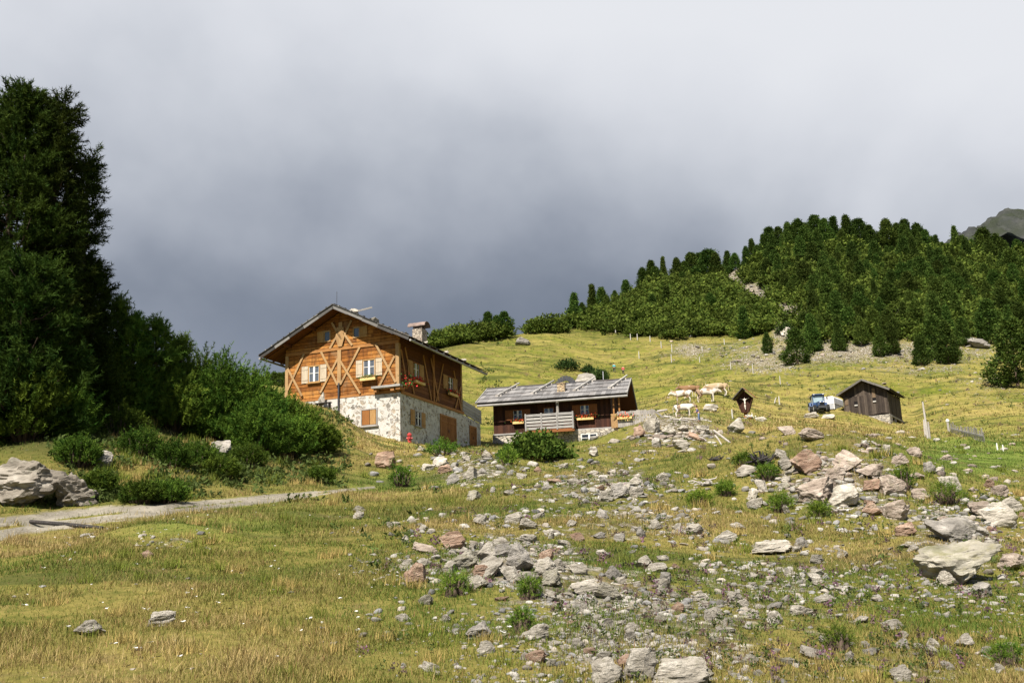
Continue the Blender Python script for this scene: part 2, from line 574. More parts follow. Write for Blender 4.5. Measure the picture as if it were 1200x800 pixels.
def mat_rock(name, a, b, c3, lichen=(.20, .19, .12), bumps=.05, moss=.0):
    n = NT(name)
    tc = n.n('ShaderNodeTexCoord'); oi = n.n('ShaderNodeObjectInfo')
    ad = n.n('ShaderNodeVectorMath', operation='MULTIPLY_ADD')
    n.t.links.new(oi.outputs['Random'], ad.inputs[0]); ad.inputs[1].default_value = (40, 40, 40)
    n.t.links.new(tc.outputs['Object'], ad.inputs[2])
    v = ad.outputs[0]
    mp = n.n('ShaderNodeMapping'); mp.inputs['Scale'].default_value = (1, 1.3, 2.6); mp.inputs['Rotation'].default_value = (.4, .3, .2)
    n.t.links.new(v, mp.inputs[0])
    s1 = n.noise(mp.outputs[0], 1.6, 8, .62, .4)
    c = n.ramp(s1, [(.30, a), (.5, b), (.68, c3)])
    r2 = n.attr('tint')
    li = n.rng(n.noise(v, 4.5, 6, .7), .54, .68)
    c = n.mix(n.math('MULTIPLY', li, .6), c, lichen)
    dk = n.rng(n.noise(v, 2.2, 6, .7, .8), .60, .70)
    c = n.mix(n.math('MULTIPLY', dk, .55), c, tuple(x * .42 for x in a))
    if moss:
        g = n.n('ShaderNodeNewGeometry'); sp = n.n('ShaderNodeSeparateXYZ'); n.t.links.new(g.outputs['Normal'], sp.inputs[0])
        mm = n.math('MULTIPLY', n.rng(sp.outputs[2], .35, .9), n.rng(n.noise(v, 3, 6, .7), .45, .6))
        c = n.mix(n.math('MULTIPLY', mm, moss), c, (.12, .12, .05))
    br = n.rng(oi.outputs['Random'], 0, 1, .78, 1.12)
    hs = n.n('ShaderNodeHueSaturation'); n.t.links.new(br, hs.inputs['Value']); n.put(hs.inputs['Color'], c)
    hh = n.math('ADD', n.noise(mp.outputs[0], 5, 8, .7), n.math('MULTIPLY', n.noise(v, 22, 5, .6), .35))
    n.bump(hh, bumps, .9)
    return n.done(hs.outputs[0], .92, .15)


M['rock'] = mat_rock('pale_gneiss', (.165, .148, .120), (.35, .318, .268), (.56, .52, .455))
M['rock_pink'] = mat_rock('pinkish_gneiss', (.175, .135, .108), (.32, .26, .213), (.48, .415, .355))
M['rock_dark'] = mat_rock('dark_schist', (.13, .12, .105), (.26, .24, .215), (.42, .39, .35))
M['rock_brown'] = mat_rock('rusty_gneiss', (.16, .10, .07), (.30, .20, .145), (.44, .335, .26))
M['rock_moss'] = mat_rock('lichened_gneiss', (.16, .148, .12), (.28, .258, .21), (.42, .39, .33), lichen=(.22, .20, .10), moss=.6)

M['rock_crag'] = mat_rock('brown_grey_crag', (.10, .088, .072), (.205, .18, .148), (.34, .31, .265), lichen=(.26, .25, .20))


def mat_stones():
    n = NT('scattered_stone')
    t = n.attr('tint')
    v = n.coord('Object')
    z = n.noise(v, 6, 6, .65)
    c = n.mix(n.rng(z, .3, .7), (.45, .43, .40), (1.1, 1.08, 1.03))
    c = n.mix(1.0, t.outputs['Color'], c, 'MULTIPLY')
    n.bump(n.noise(v, 14, 6, .7), .04, .8)
    return n.done(c, .92, .15)


M['stones'] = mat_stones()


def mat_tint(name, rough=.75, trans=0.0, spec=.15, var=.3, objvar=0.0):
    n = NT(name)
    t = n.attr('tint')
    c = t.outputs['Color']
    if objvar:
        oi = n.objrand()
        hs = n.n('ShaderNodeHueSaturation')
        n.put(hs.inputs['Value'], n.rng(oi, 0, 1, 1 - objvar, 1 + objvar))
        n.put(hs.inputs['Hue'], n.rng(n.math('FRACT', n.math('MULTIPLY', oi, 7.31)), 0, 1, .478, .515))
        n.put(hs.inputs['Color'], c); c = hs.outputs[0]
    n.put(n.b.inputs['Base Color'], c)
    n.b.inputs['Roughness'].default_value = rough
    n.b.inputs['Specular IOR Level'].default_value = spec
    if trans:
        tr = n.n('ShaderNodeBsdfTranslucent'); n.put(tr.inputs[0], c)
        mx = n.n('ShaderNodeMixShader'); mx.inputs[0].default_value = trans
        n.t.links.new(n.b.outputs[0], mx.inputs[1]); n.t.links.new(tr.outputs[0], mx.inputs[2])
        n.t.links.new(mx.outputs[0], n.o.inputs[0])
    return n.m


M['needles'] = mat_tint('pine_needles', .8, .22, .06, objvar=.32)
M['grass'] = mat_tint('grass_blades', .7, .25, .12)
M['hide'] = mat_tint('cattle_hide', .8, 0, .15)
M['cloth'] = mat_tint('clothing', .85, 0, .1)


def mat_ground():
    n = NT('alpine_ground')
    v = n.coord('Object')
    va = n.coord('Object', (.55, 1.25, 1))
    dry = n.attr('dry').outputs['Fac']; scree = n.attr('scree').outputs['Fac']
    road = n.attr('road').outputs['Fac']; lush = n.attr('lush').outputs['Fac']
    wood = n.attr('wood').outputs['Fac']; near = n.attr('near').outputs['Fac']
    n1 = n.noise(va, .16, 6, .62); n2 = n.noise(v, 1.1, 6, .65); n3 = n.noise(v, 7.0, 5, .65)
    s = n.noise(n.coord('Object', (.28, 1.5, 1)), .42, 5, .62, .6)
    g = n.mix(n.rng(n2, .35, .65), (.058, .080, .011), (.150, .148, .024))
    gold = n.mix(n.rng(n2, .35, .68), (.205, .164, .046), (.31, .242, .088))
    nearc = n.mix(n.rng(n3, .35, .68), (.062, .066, .014), (.200, .155, .050))
    g = n.mix(n.math('MULTIPLY', near, .68), g, nearc); gold = n.mix(n.math('MULTIPLY', near, .68), gold, nearc)
    f = n.math('ADD', dry, n.math('MULTIPLY', n.math('SUBTRACT', n1, .5), 1.7))
    f = n.math('ADD', f, n.math('MULTIPLY', n.math('SUBTRACT', n3, .5), .7), clamp=True)
    c = n.mix(f, g, gold)
    c = n.mix(n.math('MULTIPLY', lush, .85), c, n.mix(n3, (.065, .105, .018), (.125, .175, .03)))
    # heather, bare turf and cattle tread streaks
    c = n.mix(n.math('MULTIPLY', n.rng(s, .51, .62), .82), c, (.046, .054, .014))
    c = n.mix(n.math('MULTIPLY', n.rng(n.noise(v, .55, 7, .72), .55, .64), .62), c, (.115, .078, .040))
    c = n.mix(n.math('MULTIPLY', n.rng(n3, .55, .72), .45), c, (.062, .065, .018))
    # ground below the wood, and painted shade under the big pines
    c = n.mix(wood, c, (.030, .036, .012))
    # stony patches
    vo = n.voro(v, 2.2); vo2 = n.voro(v, 7.0)
    sp1 = n.n('ShaderNodeSeparateColor'); n.t.links.new(vo.outputs['Color'], sp1.inputs[0])
    sp2 = n.n('ShaderNodeSeparateColor'); n.t.links.new(vo2.outputs['Color'], sp2.inputs[0])
    stone = n.ramp(sp2.outputs[0], [(0, (.09, .078, .06)), (.4, (.18, .16, .13)), (.75, (.29, .265, .23)), (1, (.42, .395, .36))])
    soil = n.mix(n.rng(n2, .4, .65), (.075, .062, .028), (.15, .12, .065))
    stn = n.mix(n.rng(sp2.outputs[1], .35, .5), soil, stone)
    sf = n.math('ADD', n.math('MULTIPLY', scree, 1.35), n.math('MULTIPLY', n.math('SUBTRACT', n.noise(v, 2.4, 6, .7), .62), 2.6))
    sf = n.rng(sf, .15, .55)
    c = n.mix(sf, c, stn)
    # gravel track
    grv = n.ramp(n.noise(v, 26, 6, .85), [(.3, (.070, .062, .046)), (.5, (.155, .140, .113)), (.7, (.27, .25, .21))])
    grv = n.mix(n.rng(n2, .45, .7), grv, (.26, .235, .19))
    rf = n.rng(n.math('ADD', road, n.math('MULTIPLY', n.math('SUBTRACT', n.noise(v, 2.2, 6, .7), .5), .9)), .38, .62)
    c = n.mix(rf, c, grv)
    h = n.math('ADD', n.math('MULTIPLY', n3, .5), n.math('ADD', n.math('MULTIPLY', n2, .9), n.math('MULTIPLY', n.math('MULTIPLY', vo2.outputs['Distance'], -.8), sf)))
    n.bump(h, .10, .8)
    return n.done(c, .95, .05)


M['ground'] = mat_ground()

# ------------------------------------------------------------------ terrain
H1_YAW, H1_D = .3564, 75.0
H1_O = at(468, 459, H1_D)
H2_YAW, H2_D = .205, 90.0
H2_O = at(717, 501, H2_D)
H3_YAW, H3_D = .5593, 110.0
H3_O = at(1042, 485, H3_D)

CTRL = [
    # foreground
    (-300, 800, 6.8), (0, 800, 6.5), (300, 800, 6.4), (600, 800, 6.4), (900, 800, 6.5), (1200, 800, 6.7), (1500, 800, 7.0),
    (0, 720, 8.8), (300, 720, 8.7), (600, 720, 8.7), (900, 720, 8.9), (1200, 715, 9.4),
    (0, 665, 12.0), (300, 660, 11.8), (600, 660, 11.7), (900, 660, 12.3), (1200, 665, 12.8),
    (-300, 640, 14.5), (0, 622, 16.0), (0, 604, 18.6), (130, 612, 16.4), (180, 592, 19.2), (300, 612, 16.6), (300, 582, 22.0),
    (430, 600, 18.5), (430, 573, 28.0), (600, 612, 16.3), (600, 588, 20.5), (600, 565, 27), (600, 545, 36), (560, 526, 50), (620, 523, 54),
    (750, 605, 17.5), (760, 570, 25), (760, 540, 36), (690, 523, 54), (760, 503, 60), (800, 492, 66), (800, 530, 44),
    (900, 610, 18), (900, 575, 26), (900, 545, 38), (860, 503, 66), (930, 507, 60),
    (1000, 640, 14.6), (1000, 600, 20), (1000, 565, 30), (1000, 530, 46), (1000, 503, 74),
    (1200, 640, 15.5), (1200, 605, 21), (1200, 575, 31), (1200, 545, 48), (1200, 512, 82), (1110, 525, 58), (1110, 560, 36), (1110, 505, 82),
    (1500, 640, 15), (1500, 560, 38), (1500, 500, 95), (1500, 420, 190), (1500, 300, 330),
    # left bank
    (60, 597, 19.6), (60, 549, 21.6), (20, 500, 26.5), (60, 496, 27.5), (130, 547, 23.5), (150, 498, 29), (200, 577, 22), (210, 533, 26.5), (220, 503, 33),
    (300, 572, 25), (300, 530, 31.5), (300, 503, 45), (370, 572, 26.5), (385, 535, 37), (385, 500, 60), (430, 540, 42), (455, 545, 40), (440, 522, 64),
    (-250, 560, 22), (-250, 495, 30), (-250, 460, 60), (-250, 430, 110), (0, 455, 60), (0, 436, 110), (150, 452, 70), (150, 440, 112), (310, 455, 106),
    (-250, 470, 170), (0, 480, 170), (150, 480, 170), (310, 480, 165),
    # house one
    (467, 517, 74.6), (450, 511, 75.8), (426, 503, 77.0), (402, 482, 77.6), (376, 472.5, 78.2), (334, 468, 78.4), (334, 462, 88), (500, 520, 80), (562, 521, 90),
    (520, 527, 70),
    # house two, woodpile, shrine, hut
    (600, 521, 92), (700, 518, 90), (640, 528, 78), (760, 502, 88), (800, 486, 86), (873, 490, 90), (950, 485, 112), (990, 486, 112.5), (1043, 497, 110), (1062, 498, 117),
    (900, 492, 88), (1085, 514, 80), (1130, 512, 86),
    # meadow
    (580, 478, 118), (750, 470, 122), (815, 469, 107), (850, 462, 118), (560, 440, 162), (725, 440, 190), (640, 425, 190), (560, 412, 205), (545, 402, 216), (640, 390, 256),
    (820, 440, 160), (900, 440, 158), (700, 386, 258), (800, 392, 236), (900, 410, 198), (1000, 440, 150), (1000, 408, 190), (1000, 465, 128),
    (1100, 470, 125), (1100, 420, 172), (1100, 385, 205), (1200, 470, 122), (1200, 420, 172), (1200, 370, 225), (1200, 310, 300), (1200, 292, 325),
    # hill above
    (690, 372, 285), (800, 345, 300), (775, 330, 318), (860, 320, 335), (860, 340, 310), (880, 370, 260), (1000, 350, 245), (1000, 310, 290), (1000, 280, 325), (920, 290, 330),
    (1100, 330, 262), (1100, 300, 300), (1100, 285, 325), (480, 420, 212), (420, 440, 205),
    # the far side falls away
    (545, 430, 300), (640, 415, 340), (775, 370, 400), (860, 370, 430), (1000, 335, 430), (1100, 335, 430), (1200, 345, 430), (310, 530, 300), (0, 530, 300),
    (545, 520, 600), (900, 470, 600), (1200, 450, 600), (0, 580, 600), (1600, 450, 600), (-400, 580, 600),
]
KT = 4.0


def _feat(x, y):
    r = np.hypot(x, y)
    th = np.clip(np.arctan2(x, y), -.66, .66)
    return th * KT, np.log(np.maximum(r, 1.5)), r


_cp3 = np.array([at(*c) for c in CTRL])
_cx, _cy, _cr_ = _feat(_cp3[:, 0], _cp3[:, 1])
_cg = (_cp3[:, 2] + 1.6) / _cr_
_n = len(CTRL)


def _kern(d2):
    return np.where(d2 > 1e-12, 0.5 * d2 * np.log(np.maximum(d2, 1e-12)), 0)


_K = _kern((_cx[:, None] - _cx) ** 2 + (_cy[:, None] - _cy) ** 2) + np.eye(_n) * 2e-3
_P = np.stack([np.ones(_n), _cx, _cy], 1)
_A = np.block([[_K, _P], [_P.T, np.zeros((3, 3))]])
_W = np.linalg.solve(_A, np.concatenate([_cg, [0, 0, 0]]))

BUMPS = []      # small real mounds: x, y, radius, height


def height0(x, y):
    x = np.asarray(x, float).ravel(); y = np.asarray(y, float).ravel()
    out = np.empty_like(x)
    for i in range(0, len(x), 40000):
        xs, ys = x[i:i + 40000], y[i:i + 40000]
        a, b, r = _feat(xs, ys)
        g = _kern((a[:, None] - _cx) ** 2 + (b[:, None] - _cy) ** 2) @ _W[:_n] + _W[_n] + _W[_n + 1] * a + _W[_n + 2] * b
        th = np.abs(np.arctan2(xs, ys))
        back = sstep(1.0, 2.3, th)
        g = np.where(r < 5, .15 + (g - .15) * (r / 5), g)
        out[i:i + 40000] = -1.6 + r * (g * (1 - back) + np.cos(th) * .12 * back)
    return out


def height(x, y):
    x = np.asarray(x, float); sh = x.shape
    x = x.ravel(); y = np.asarray(y, float).ravel()
    r = np.hypot(x, y)
    z = height0(x, y)
    far = np.clip((r - 95) / 60, 0, 1)
    z = z + (fbm(x * .9, y * .9, 3, 4) - .5) * .20 * np.clip(r / 12, .4, 1.3)
    z = z + (fbm(x * .22, y * .22, 8, 3) - .5) * .55 * np.clip(r / 30, .25, 1)
    z = z + far * ((fbm(x * .05, y * .09, 21, 4) - .5) * 3.2 + (fbm(x * .10, y * .55, 33, 3) - .5) * 1.9)
    for bx, by, br, bh in BUMPS:
        d2 = ((x - bx) ** 2 + (y - by) ** 2) / br ** 2
        z = z + np.where(d2 < 9, bh * np.exp(-d2), 0)
    return z.reshape(sh)


def H(x, y):
    return float(height(np.array([x]), np.array([y]))[0])


def ground_at(px, py, ymin=3.0, ymax=640.0):
    """where the sight line of a picture point meets the ground"""
    d = ray(px, py)
    ys = np.exp(np.linspace(math.log(ymin), math.log(ymax), 700))
    g = d[2] * ys - height(d[0] * ys, ys)
    k = np.where(g <= 0)[0]
    if len(k) == 0:
        i = int(np.argmin(g / ys)); Y = ys[i]
    elif k[0] == 0:
        Y = ys[0]
    else:
        i = k[0]; t = g[i - 1] / (g[i - 1] - g[i])
        Y = ys[i - 1] + t * (ys[i] - ys[i - 1])
    p = d * Y
    return Vector((p[0], p[1], H(p[0], p[1])))


def ground_many(px, py, ymin=3.0, ymax=460.0, n=260):
    """vectorised ground_at; returns points and a hit mask"""
    px = np.asarray(px, float); py = np.asarray(py, float)
    d = RT[None] * ((px - 600) / FOC)[:, None] - UP[None] * ((py - 400) / FOC)[:, None] + FW[None]
    d = d / d[:, 1:2]
    ys = np.exp(np.linspace(math.log(ymin), math.log(ymax), n))
    X = d[:, 0:1] * ys; Yg = np.broadcast_to(ys, X.shape)
    g = d[:, 2:3] * ys - height(X, Yg)
    neg = g <= 0
    hit = neg.any(1) & ~neg[:, 0]
    i = np.clip(neg.argmax(1), 1, n - 1)
    k = np.arange(len(px))
    t = g[k, i - 1] / (g[k, i - 1] - g[k, i] + 1e-9)
    Y = ys[i - 1] + np.clip(t, 0, 1) * (ys[i] - ys[i - 1])
    P = d * Y[:, None]
    P[:, 2] = height(P[:, 0], P[:, 1])
    return P, hit


for px_, py_, rad_, hh_ in [(600, 668, .9, .16), (955, 575, 3.4, 1.35), (1010, 570, 3.2, .85), (800, 505, 4.5, .7), (765, 512, 3.0, .7), (545, 548, 4.0, .5), (1120, 650, 1.6, .3), (720, 582, 1.2, .2), (190, 628, .9, .18)]:
    _g = at(px_, py_, 1.0)
    _p = ground_at(px_, py_)
    BUMPS.append((_p.x, _p.y, rad_, hh_))

# zones of the ground, fixed on the hillside
SCREE = [(600, 660, 130, 42, .85), (770, 745, 190, 60, .70), (900, 700, 190, 80, .50), (1050, 775, 220, 40, .45), (700, 570, 90, 26, .75), (555, 550, 60, 24, .7), (790, 502, 60, 22, .9),
         (980, 560, 95, 45, .75), (1120, 625, 85, 60, .65), (560, 620, 110, 22, .5), (730, 612, 120, 26, .55), (480, 655, 60, 30, .5), (690, 690, 110, 34, .7), (1000, 412, 240, 20, .75), (900, 425, 80, 18, .7), (1160, 450, 70, 40, .40),
         (812, 410, 30, 12, .8), (885, 345, 40, 16, 1.1), (930, 368, 34, 18, 1.1), (858, 325, 22, 16, 1.0), (918, 388, 16, 14, 1.0), (1075, 430, 130, 14, .5), (230, 600, 30, 6, .3), (1160, 690, 70, 30, .5), (200, 635, 50, 10, .5), (640, 740, 60, 30, .4),
         (1010, 455, 150, 12, .3), (990, 390, 60, 16, .5)]
DRY = [(430, 505, 60, 40, .8), (910, 500, 140, 26, .8), (820, 480, 70, 14, .4), (250, 740, 220, 60, .35), (700, 780, 200, 30, .3), (80, 700, 120, 40, .25), (500, 590, 60, 14, .3), (880, 560, 40, 30, .5), (1170, 480, 60, 30, .35), (360, 700, 80, 30, .35),
       (140, 510, 30, 40, .6), (200, 530, 60, 40, .45), (850, 640, 90, 30, .35), (1040, 500, 70, 16, .6), (960, 470, 40, 20, .3)]
LUSH = [(1150, 535, 90, 26, 1.1), (1060, 540, 40, 20, .6), (460, 565, 90, 12, .7), (260, 612, 130, 16, .6), (870, 492, 60, 8, .5), (330, 590, 60, 10, .5), (120, 575, 60, 10, .5), (600, 600, 90, 10, .3), (300, 550, 60, 20, .3), (640, 530, 60, 10, .4)]
ROAD = [(-60, 625, 15.5), (0, 619, 13), (60, 610, 10.5), (130, 602, 8.6), (200, 596, 6.6), (260, 590, 5.2), (310, 584.5, 5), (350, 580.5, 4.0), (378, 577.5, 3.0), (405, 574, 2.4), (436, 571, 1.8)]


def ell(px, py, zones):
    o = np.zeros_like(px)
    for x, y, rx, ry, w in zones:
        o = np.maximum(o, w * np.exp(-(((px - x) / rx) ** 2 + ((py - y) / ry) ** 2)))
    return o


def masks(x, y, z):
    P = np.stack([x, y, z], 1)
    px, py = project(P)
    r = np.hypot(x, y)
    front = (y > 2)
    m = {}
    n = fbm(x * .35, y * .35, 60, 4) - .5
    m['scree'] = np.clip(ell(px, py, SCREE) + n * .35 - .08, 0, 1) * front
    m['dry'] = np.clip(.33 + ell(px, py, DRY) * .9 + (fbm(x * .16, y * .3, 71, 4) - .5) * .9, 0, 1)
    m['lush'] = np.clip(ell(px, py, LUSH) + n * .4, 0, 1) * front
    rx = np.array([q[0] for q in ROAD]); ry = np.array([q[1] for q in ROAD]); rw = np.array([q[2] for q in ROAD])
    yc = np.interp(px, rx, ry); w = np.interp(px, rx, rw)
    road = np.clip(1.25 - np.abs(py - yc) / w * .75, 0, 1) * (px < 440) * (r > 11) * (r < 45)
    road = road - .75 * np.exp(-((py - yc) / (w * .20)) ** 2) * sstep(.42, .6, fbm(x * 1.1, y * 1.1, 77, 3))
    road = np.where(px > 372, road * .75, road)
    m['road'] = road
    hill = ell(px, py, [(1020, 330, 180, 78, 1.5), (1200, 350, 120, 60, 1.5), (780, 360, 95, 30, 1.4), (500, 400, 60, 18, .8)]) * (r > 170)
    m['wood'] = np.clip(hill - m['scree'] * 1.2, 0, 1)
    # turf under the big pines is coloured dark to paint in their shade
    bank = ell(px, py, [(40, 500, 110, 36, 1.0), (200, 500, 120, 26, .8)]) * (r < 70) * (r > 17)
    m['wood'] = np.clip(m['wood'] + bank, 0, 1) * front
    m['near'] = 1 - sstep(30, 70, r)
    return m


thf = np.linspace(-.72, .72, 780)
ths = np.concatenate([np.linspace(-math.pi, -.74, 60)[:-1], thf, np.linspace(.74, math.pi, 60)[1:]])
ths = ths[:-1]
rs = np.concatenate([np.linspace(.6, 4.5, 14)[:-1], np.exp(np.linspace(math.log(4.5), math.log(620), 760)), [800, 1100]])
TH, RR = np.meshgrid(ths, rs)
GX, GY = RR * np.sin(TH), RR * np.cos(TH)
GZ = height(GX, GY)
nr, nc = GX.shape
gv = np.stack([GX.ravel(), GY.ravel(), GZ.ravel()], 1)
i0 = np.arange(nr - 1)[:, None] * nc + np.arange(nc)[None]
i1 = np.arange(nr - 1)[:, None] * nc + (np.arange(nc)[None] + 1) % nc
gf = np.stack([i0, i1, i1 + nc, i0 + nc], -1).reshape(-1, 4)
gf = gf[:, ::-1]
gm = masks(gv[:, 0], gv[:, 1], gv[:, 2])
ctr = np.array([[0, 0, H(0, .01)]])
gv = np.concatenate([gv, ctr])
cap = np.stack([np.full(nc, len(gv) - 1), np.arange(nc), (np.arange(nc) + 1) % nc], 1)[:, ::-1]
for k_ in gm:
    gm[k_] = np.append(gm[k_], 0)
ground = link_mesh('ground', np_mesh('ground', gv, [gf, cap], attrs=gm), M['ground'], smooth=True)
tag(ground, 'grassy stony alpine hillside with a gravel track', 'hillside', kind='structure')

# the bare mountain far away on the right
mt_x = np.linspace(560, 1500, 160); mt_y = np.linspace(1380, 2000, 90)
MX, MY = np.meshgrid(mt_x, mt_y)
pk = [(at(1190, 250, 1600), 1.0)]
pz = pk[0][0][2]
MZ = pz - np.hypot((MX - pk[0][0][0] - 12) * .40, (MY - 1600) * .42) ** 1.0 * .95
MZ = np.maximum(MZ, pz - 420) + (fbm(MX * .012, MY * .012, 5, 6) - .5) * 70 + (np.abs(fbm(MX * .03, MY * .03, 9, 5) - .5)) * -60
mtm = np_mesh('mountain', np.stack([MX.ravel(), MY.ravel(), MZ.ravel()], 1),
              np.stack([(np.arange(89)[:, None] * 160 + np.arange(159)[None]).ravel() + o_ for o_ in (0, 1, 161, 160)], 1))
nmt = NT('mountain_rock')
vm = nmt.coord('Object')
cm = nmt.ramp(nmt.noise(vm, .035, 8, .65), [(.3, (.022, .024, .028)), (.5, (.046, .048, .050)), (.7, (.080, .080, .080))])
cm = nmt.mix(nmt.rng(nmt.noise(vm, .012, 6, .6), .42, .6), cm, (.034, .040, .028))
nmt.bump(nmt.noise(vm, .06, 8, .7), 6.0, .9)
mountain = link_mesh('mountain', mtm, nmt.done(cm, .95, .05), smooth=True)
tag(mountain, 'bare grey mountain peak far behind the wood on the right', 'mountain', kind='structure')

# ------------------------------------------------------------------ the timber house
def loc(O, dz):
    return (float(O[0]), float(O[1]), float(O[2]) + dz)


def window(parent, face, u0, u1, z0, z1, B, frame_mat, glass, shutters=(1, 1), sh_mat=None, proud=.07, sill=True, depth=.05, mullion=True, shw=None, trim=.09):
    """face: function (u, z, out) -> local point; out = metres in front of the wall"""
    def bx(mb, ua, ub, za, zb, oa, ob):
        P = [face(u, z, o) for o in (oa, ob) for u, z in ((ua, za), (ub, za), (ub, zb), (ua, zb))]
        mb.add(P, [(0, 1, 2, 3), (7, 6, 5, 4), (0, 4, 5, 1), (1, 5, 6, 2), (2, 6, 7, 3), (3, 7, 4, 0)])
    z0 += B; z1 += B
    f = MB()
    bx(f, u0, u0 + trim, z0, z1, -.05, proud); bx(f, u1 - trim, u1, z0, z1, -.05, proud)
    bx(f, u0 + trim, u1 - trim, z1 - trim, z1, -.05, proud - .004); bx(f, u0 + trim, u1 - trim, z0, z0 + trim, -.05, proud - .004)
    um, zm = (u0 + u1) / 2, z0 + (z1 - z0) * .55
    w = f.build('window', frame_mat, parent)
    s = MB()
    if mullion:
        bx(s, um - .05, um + .05, z0 + trim, z1 - trim, .0, proud - .02)
        for a, b in ((u0 + trim, um - .05), (um + .05, u1 - trim)):
            bx(s, a, b, zm - .022, zm + .022, .0, proud - .028)
            bx(s, a, a + .035, z0 + trim, z1 - trim, 0, proud - .031); bx(s, b - .035, b, z0 + trim, z1 - trim, 0, proud - .031)
        s.build('sash', M['white_paint'], w)
    g = MB(); bx(g, u0 + trim, u1 - trim, z0 + trim, z1 - trim, -.03, .012)
    g.build('pane', glass, w)
    if sill:
        k = MB(); bx(k, u0 - .08, u1 + .08, z0 - .07, z0 - .004, -.02, proud + .09)
        k.build('sill', frame_mat, w)
    hw = shw or (u1 - u0) * .5
    for i, sd in enumerate((-1, 1)):
        if not shutters[i]: continue
        a, b = (u0 - hw - .02, u0 - .02) if sd < 0 else (u1 + .02, u1 + hw + .02)
        h = MB()
        n_ = 4
        for j in range(n_):
            bx(h, a + (b - a) * j / n_, a + (b - a) * (j + 1) / n_ - .008, z0 + .01, z1 - .01, .02, .055)
        for zz in (z0 + (z1 - z0) * .16, z0 + (z1 - z0) * .78):
            bx(h, a + .03, b - .03, zz, zz + .08, .055, .075)
        h.build('shutter', sh_mat, w)
    return w


def flowers(name, pts, size, mats, n=90, seed=0, spread=(.4, .12, .18)):
    """little leaves and blossoms: leaf list first, blossom list second; returns mesh"""
    r = np.random.default_rng(seed)
    c = r.normal(size=(n, 3)) * np.array(spread) * .55
    c[:, 2] = np.abs(c[:, 2]) * 1.0 - .02
    d = r.normal(size=(n, 3)); d /= np.linalg.norm(d, axis=1)[:, None]
    e = np.cross(d, r.normal(size=(n, 3))); e /= np.linalg.norm(e, axis=1)[:, None]
    g = np.cross(d, e)
    s = size * r.uniform(.6, 1.3, n)[:, None]
    v = np.stack([c - e * s, c - g * s * .8, c + e * s, c + g * s * .8], 1).reshape(-1, 3)
    return np_mesh(name, v, np.arange(4 * n).reshape(-1, 4))


def flower_box(parent_house, local, yaw, length, label, blossom, group, green_only=False, seed=0, trailing=.0, z_bush=.0):
    """hangs below a window; a thing of its own"""
    p = parent_house.matrix_basis @ Vector(local)
    t = thing('flower_box', p, parent_house.rotation_euler.z + yaw, label, 'flower box', group)
    b = MB()
    L = length / 2
    b.box(-L, L, -.22, -.19, 0, .2); b.box(-L, L, -.03, 0, 0, .2); b.box(-L, -L + .03, -.19, -.03, 0, .2); b.box(L - .03, L, -.19, -.03, 0, .2); b.box(-L + .03, L - .03, -.19, -.03, 0, .12)
    b.build('box', M['box_wood'], t)
    o = link_mesh('leaves', flowers('leaves', None, .055, None, 170, seed, (length * .62, .13, .26)), M['leaf_green'], t); o.location = (0, -.13, .2)
    if not green_only:
        o = link_mesh('blossoms', flowers('blossoms', None, .065, None, 120, seed + 5, (length * .62, .15, .34)), blossom, t); o.location = (0, -.14, .22 - trailing)
    return t


def shingle_slope(mb, origin, along, up, length, run, rows, rg, thick=.05, wmin=.5, wmax=1.1, lift=.045, ragged=.05):
    """courses of overlapping boards on a roof slope: origin = lower near corner, along = eave dir, up = slope dir"""
    o, a, u = Vector(origin), Vector(along).normalized(), Vector(up).normalized()
    nrm = a.cross(u).normalized()
    if nrm.z < 0: nrm = -nrm
    rl = run / rows
    for i in range(rows):
        s = 0.0
        while s < length - .01:
            w = min(rg.uniform(wmin, wmax), length - s)
            if length - s - w < .15: w = length - s
            j = rg.uniform(-ragged, ragged) if i else rg.uniform(-ragged, 0)
            lo = o + a * s + u * (i * rl + j) + nrm * (lift + rg.uniform(0, .015))
            hi = o + a * s + u * min(run, (i + 1) * rl + .12) + nrm * (.004 + rg.uniform(0, .006))
            ww = a * (w - .012)
            t = nrm * thick
            vs_ = [lo, lo + ww, hi + ww, hi, lo + t, lo + ww + t, hi + ww + t, hi + t]
            mb.add([tuple(x) for x in vs_], [(0, 3, 2, 1), (4, 5, 6, 7), (0, 1, 5, 4), (1, 2, 6, 5), (2, 3, 7, 6), (3, 0, 4, 7)])
            s += w
    return mb


rg1 = random.Random(3)
M['verge_mix'] = mat_wood('old_verge_boards', (.020, .019, .019), (.055, .052, .050), (.22, .21, .20), dirt=.5, isl=.75)
B1 = 3.75
W1, L1, E1 = 9.92, 11.8, 15.55
house = thing('timber_house', loc(H1_O, -B1), -H1_YAW,
              'large honey coloured timber chalet with crossed pale braces on a whitewashed rubble stone storey', 'house')
AX, AZ, SL = -W1 / 2, 7.0, .505            # ridge and roof pitch
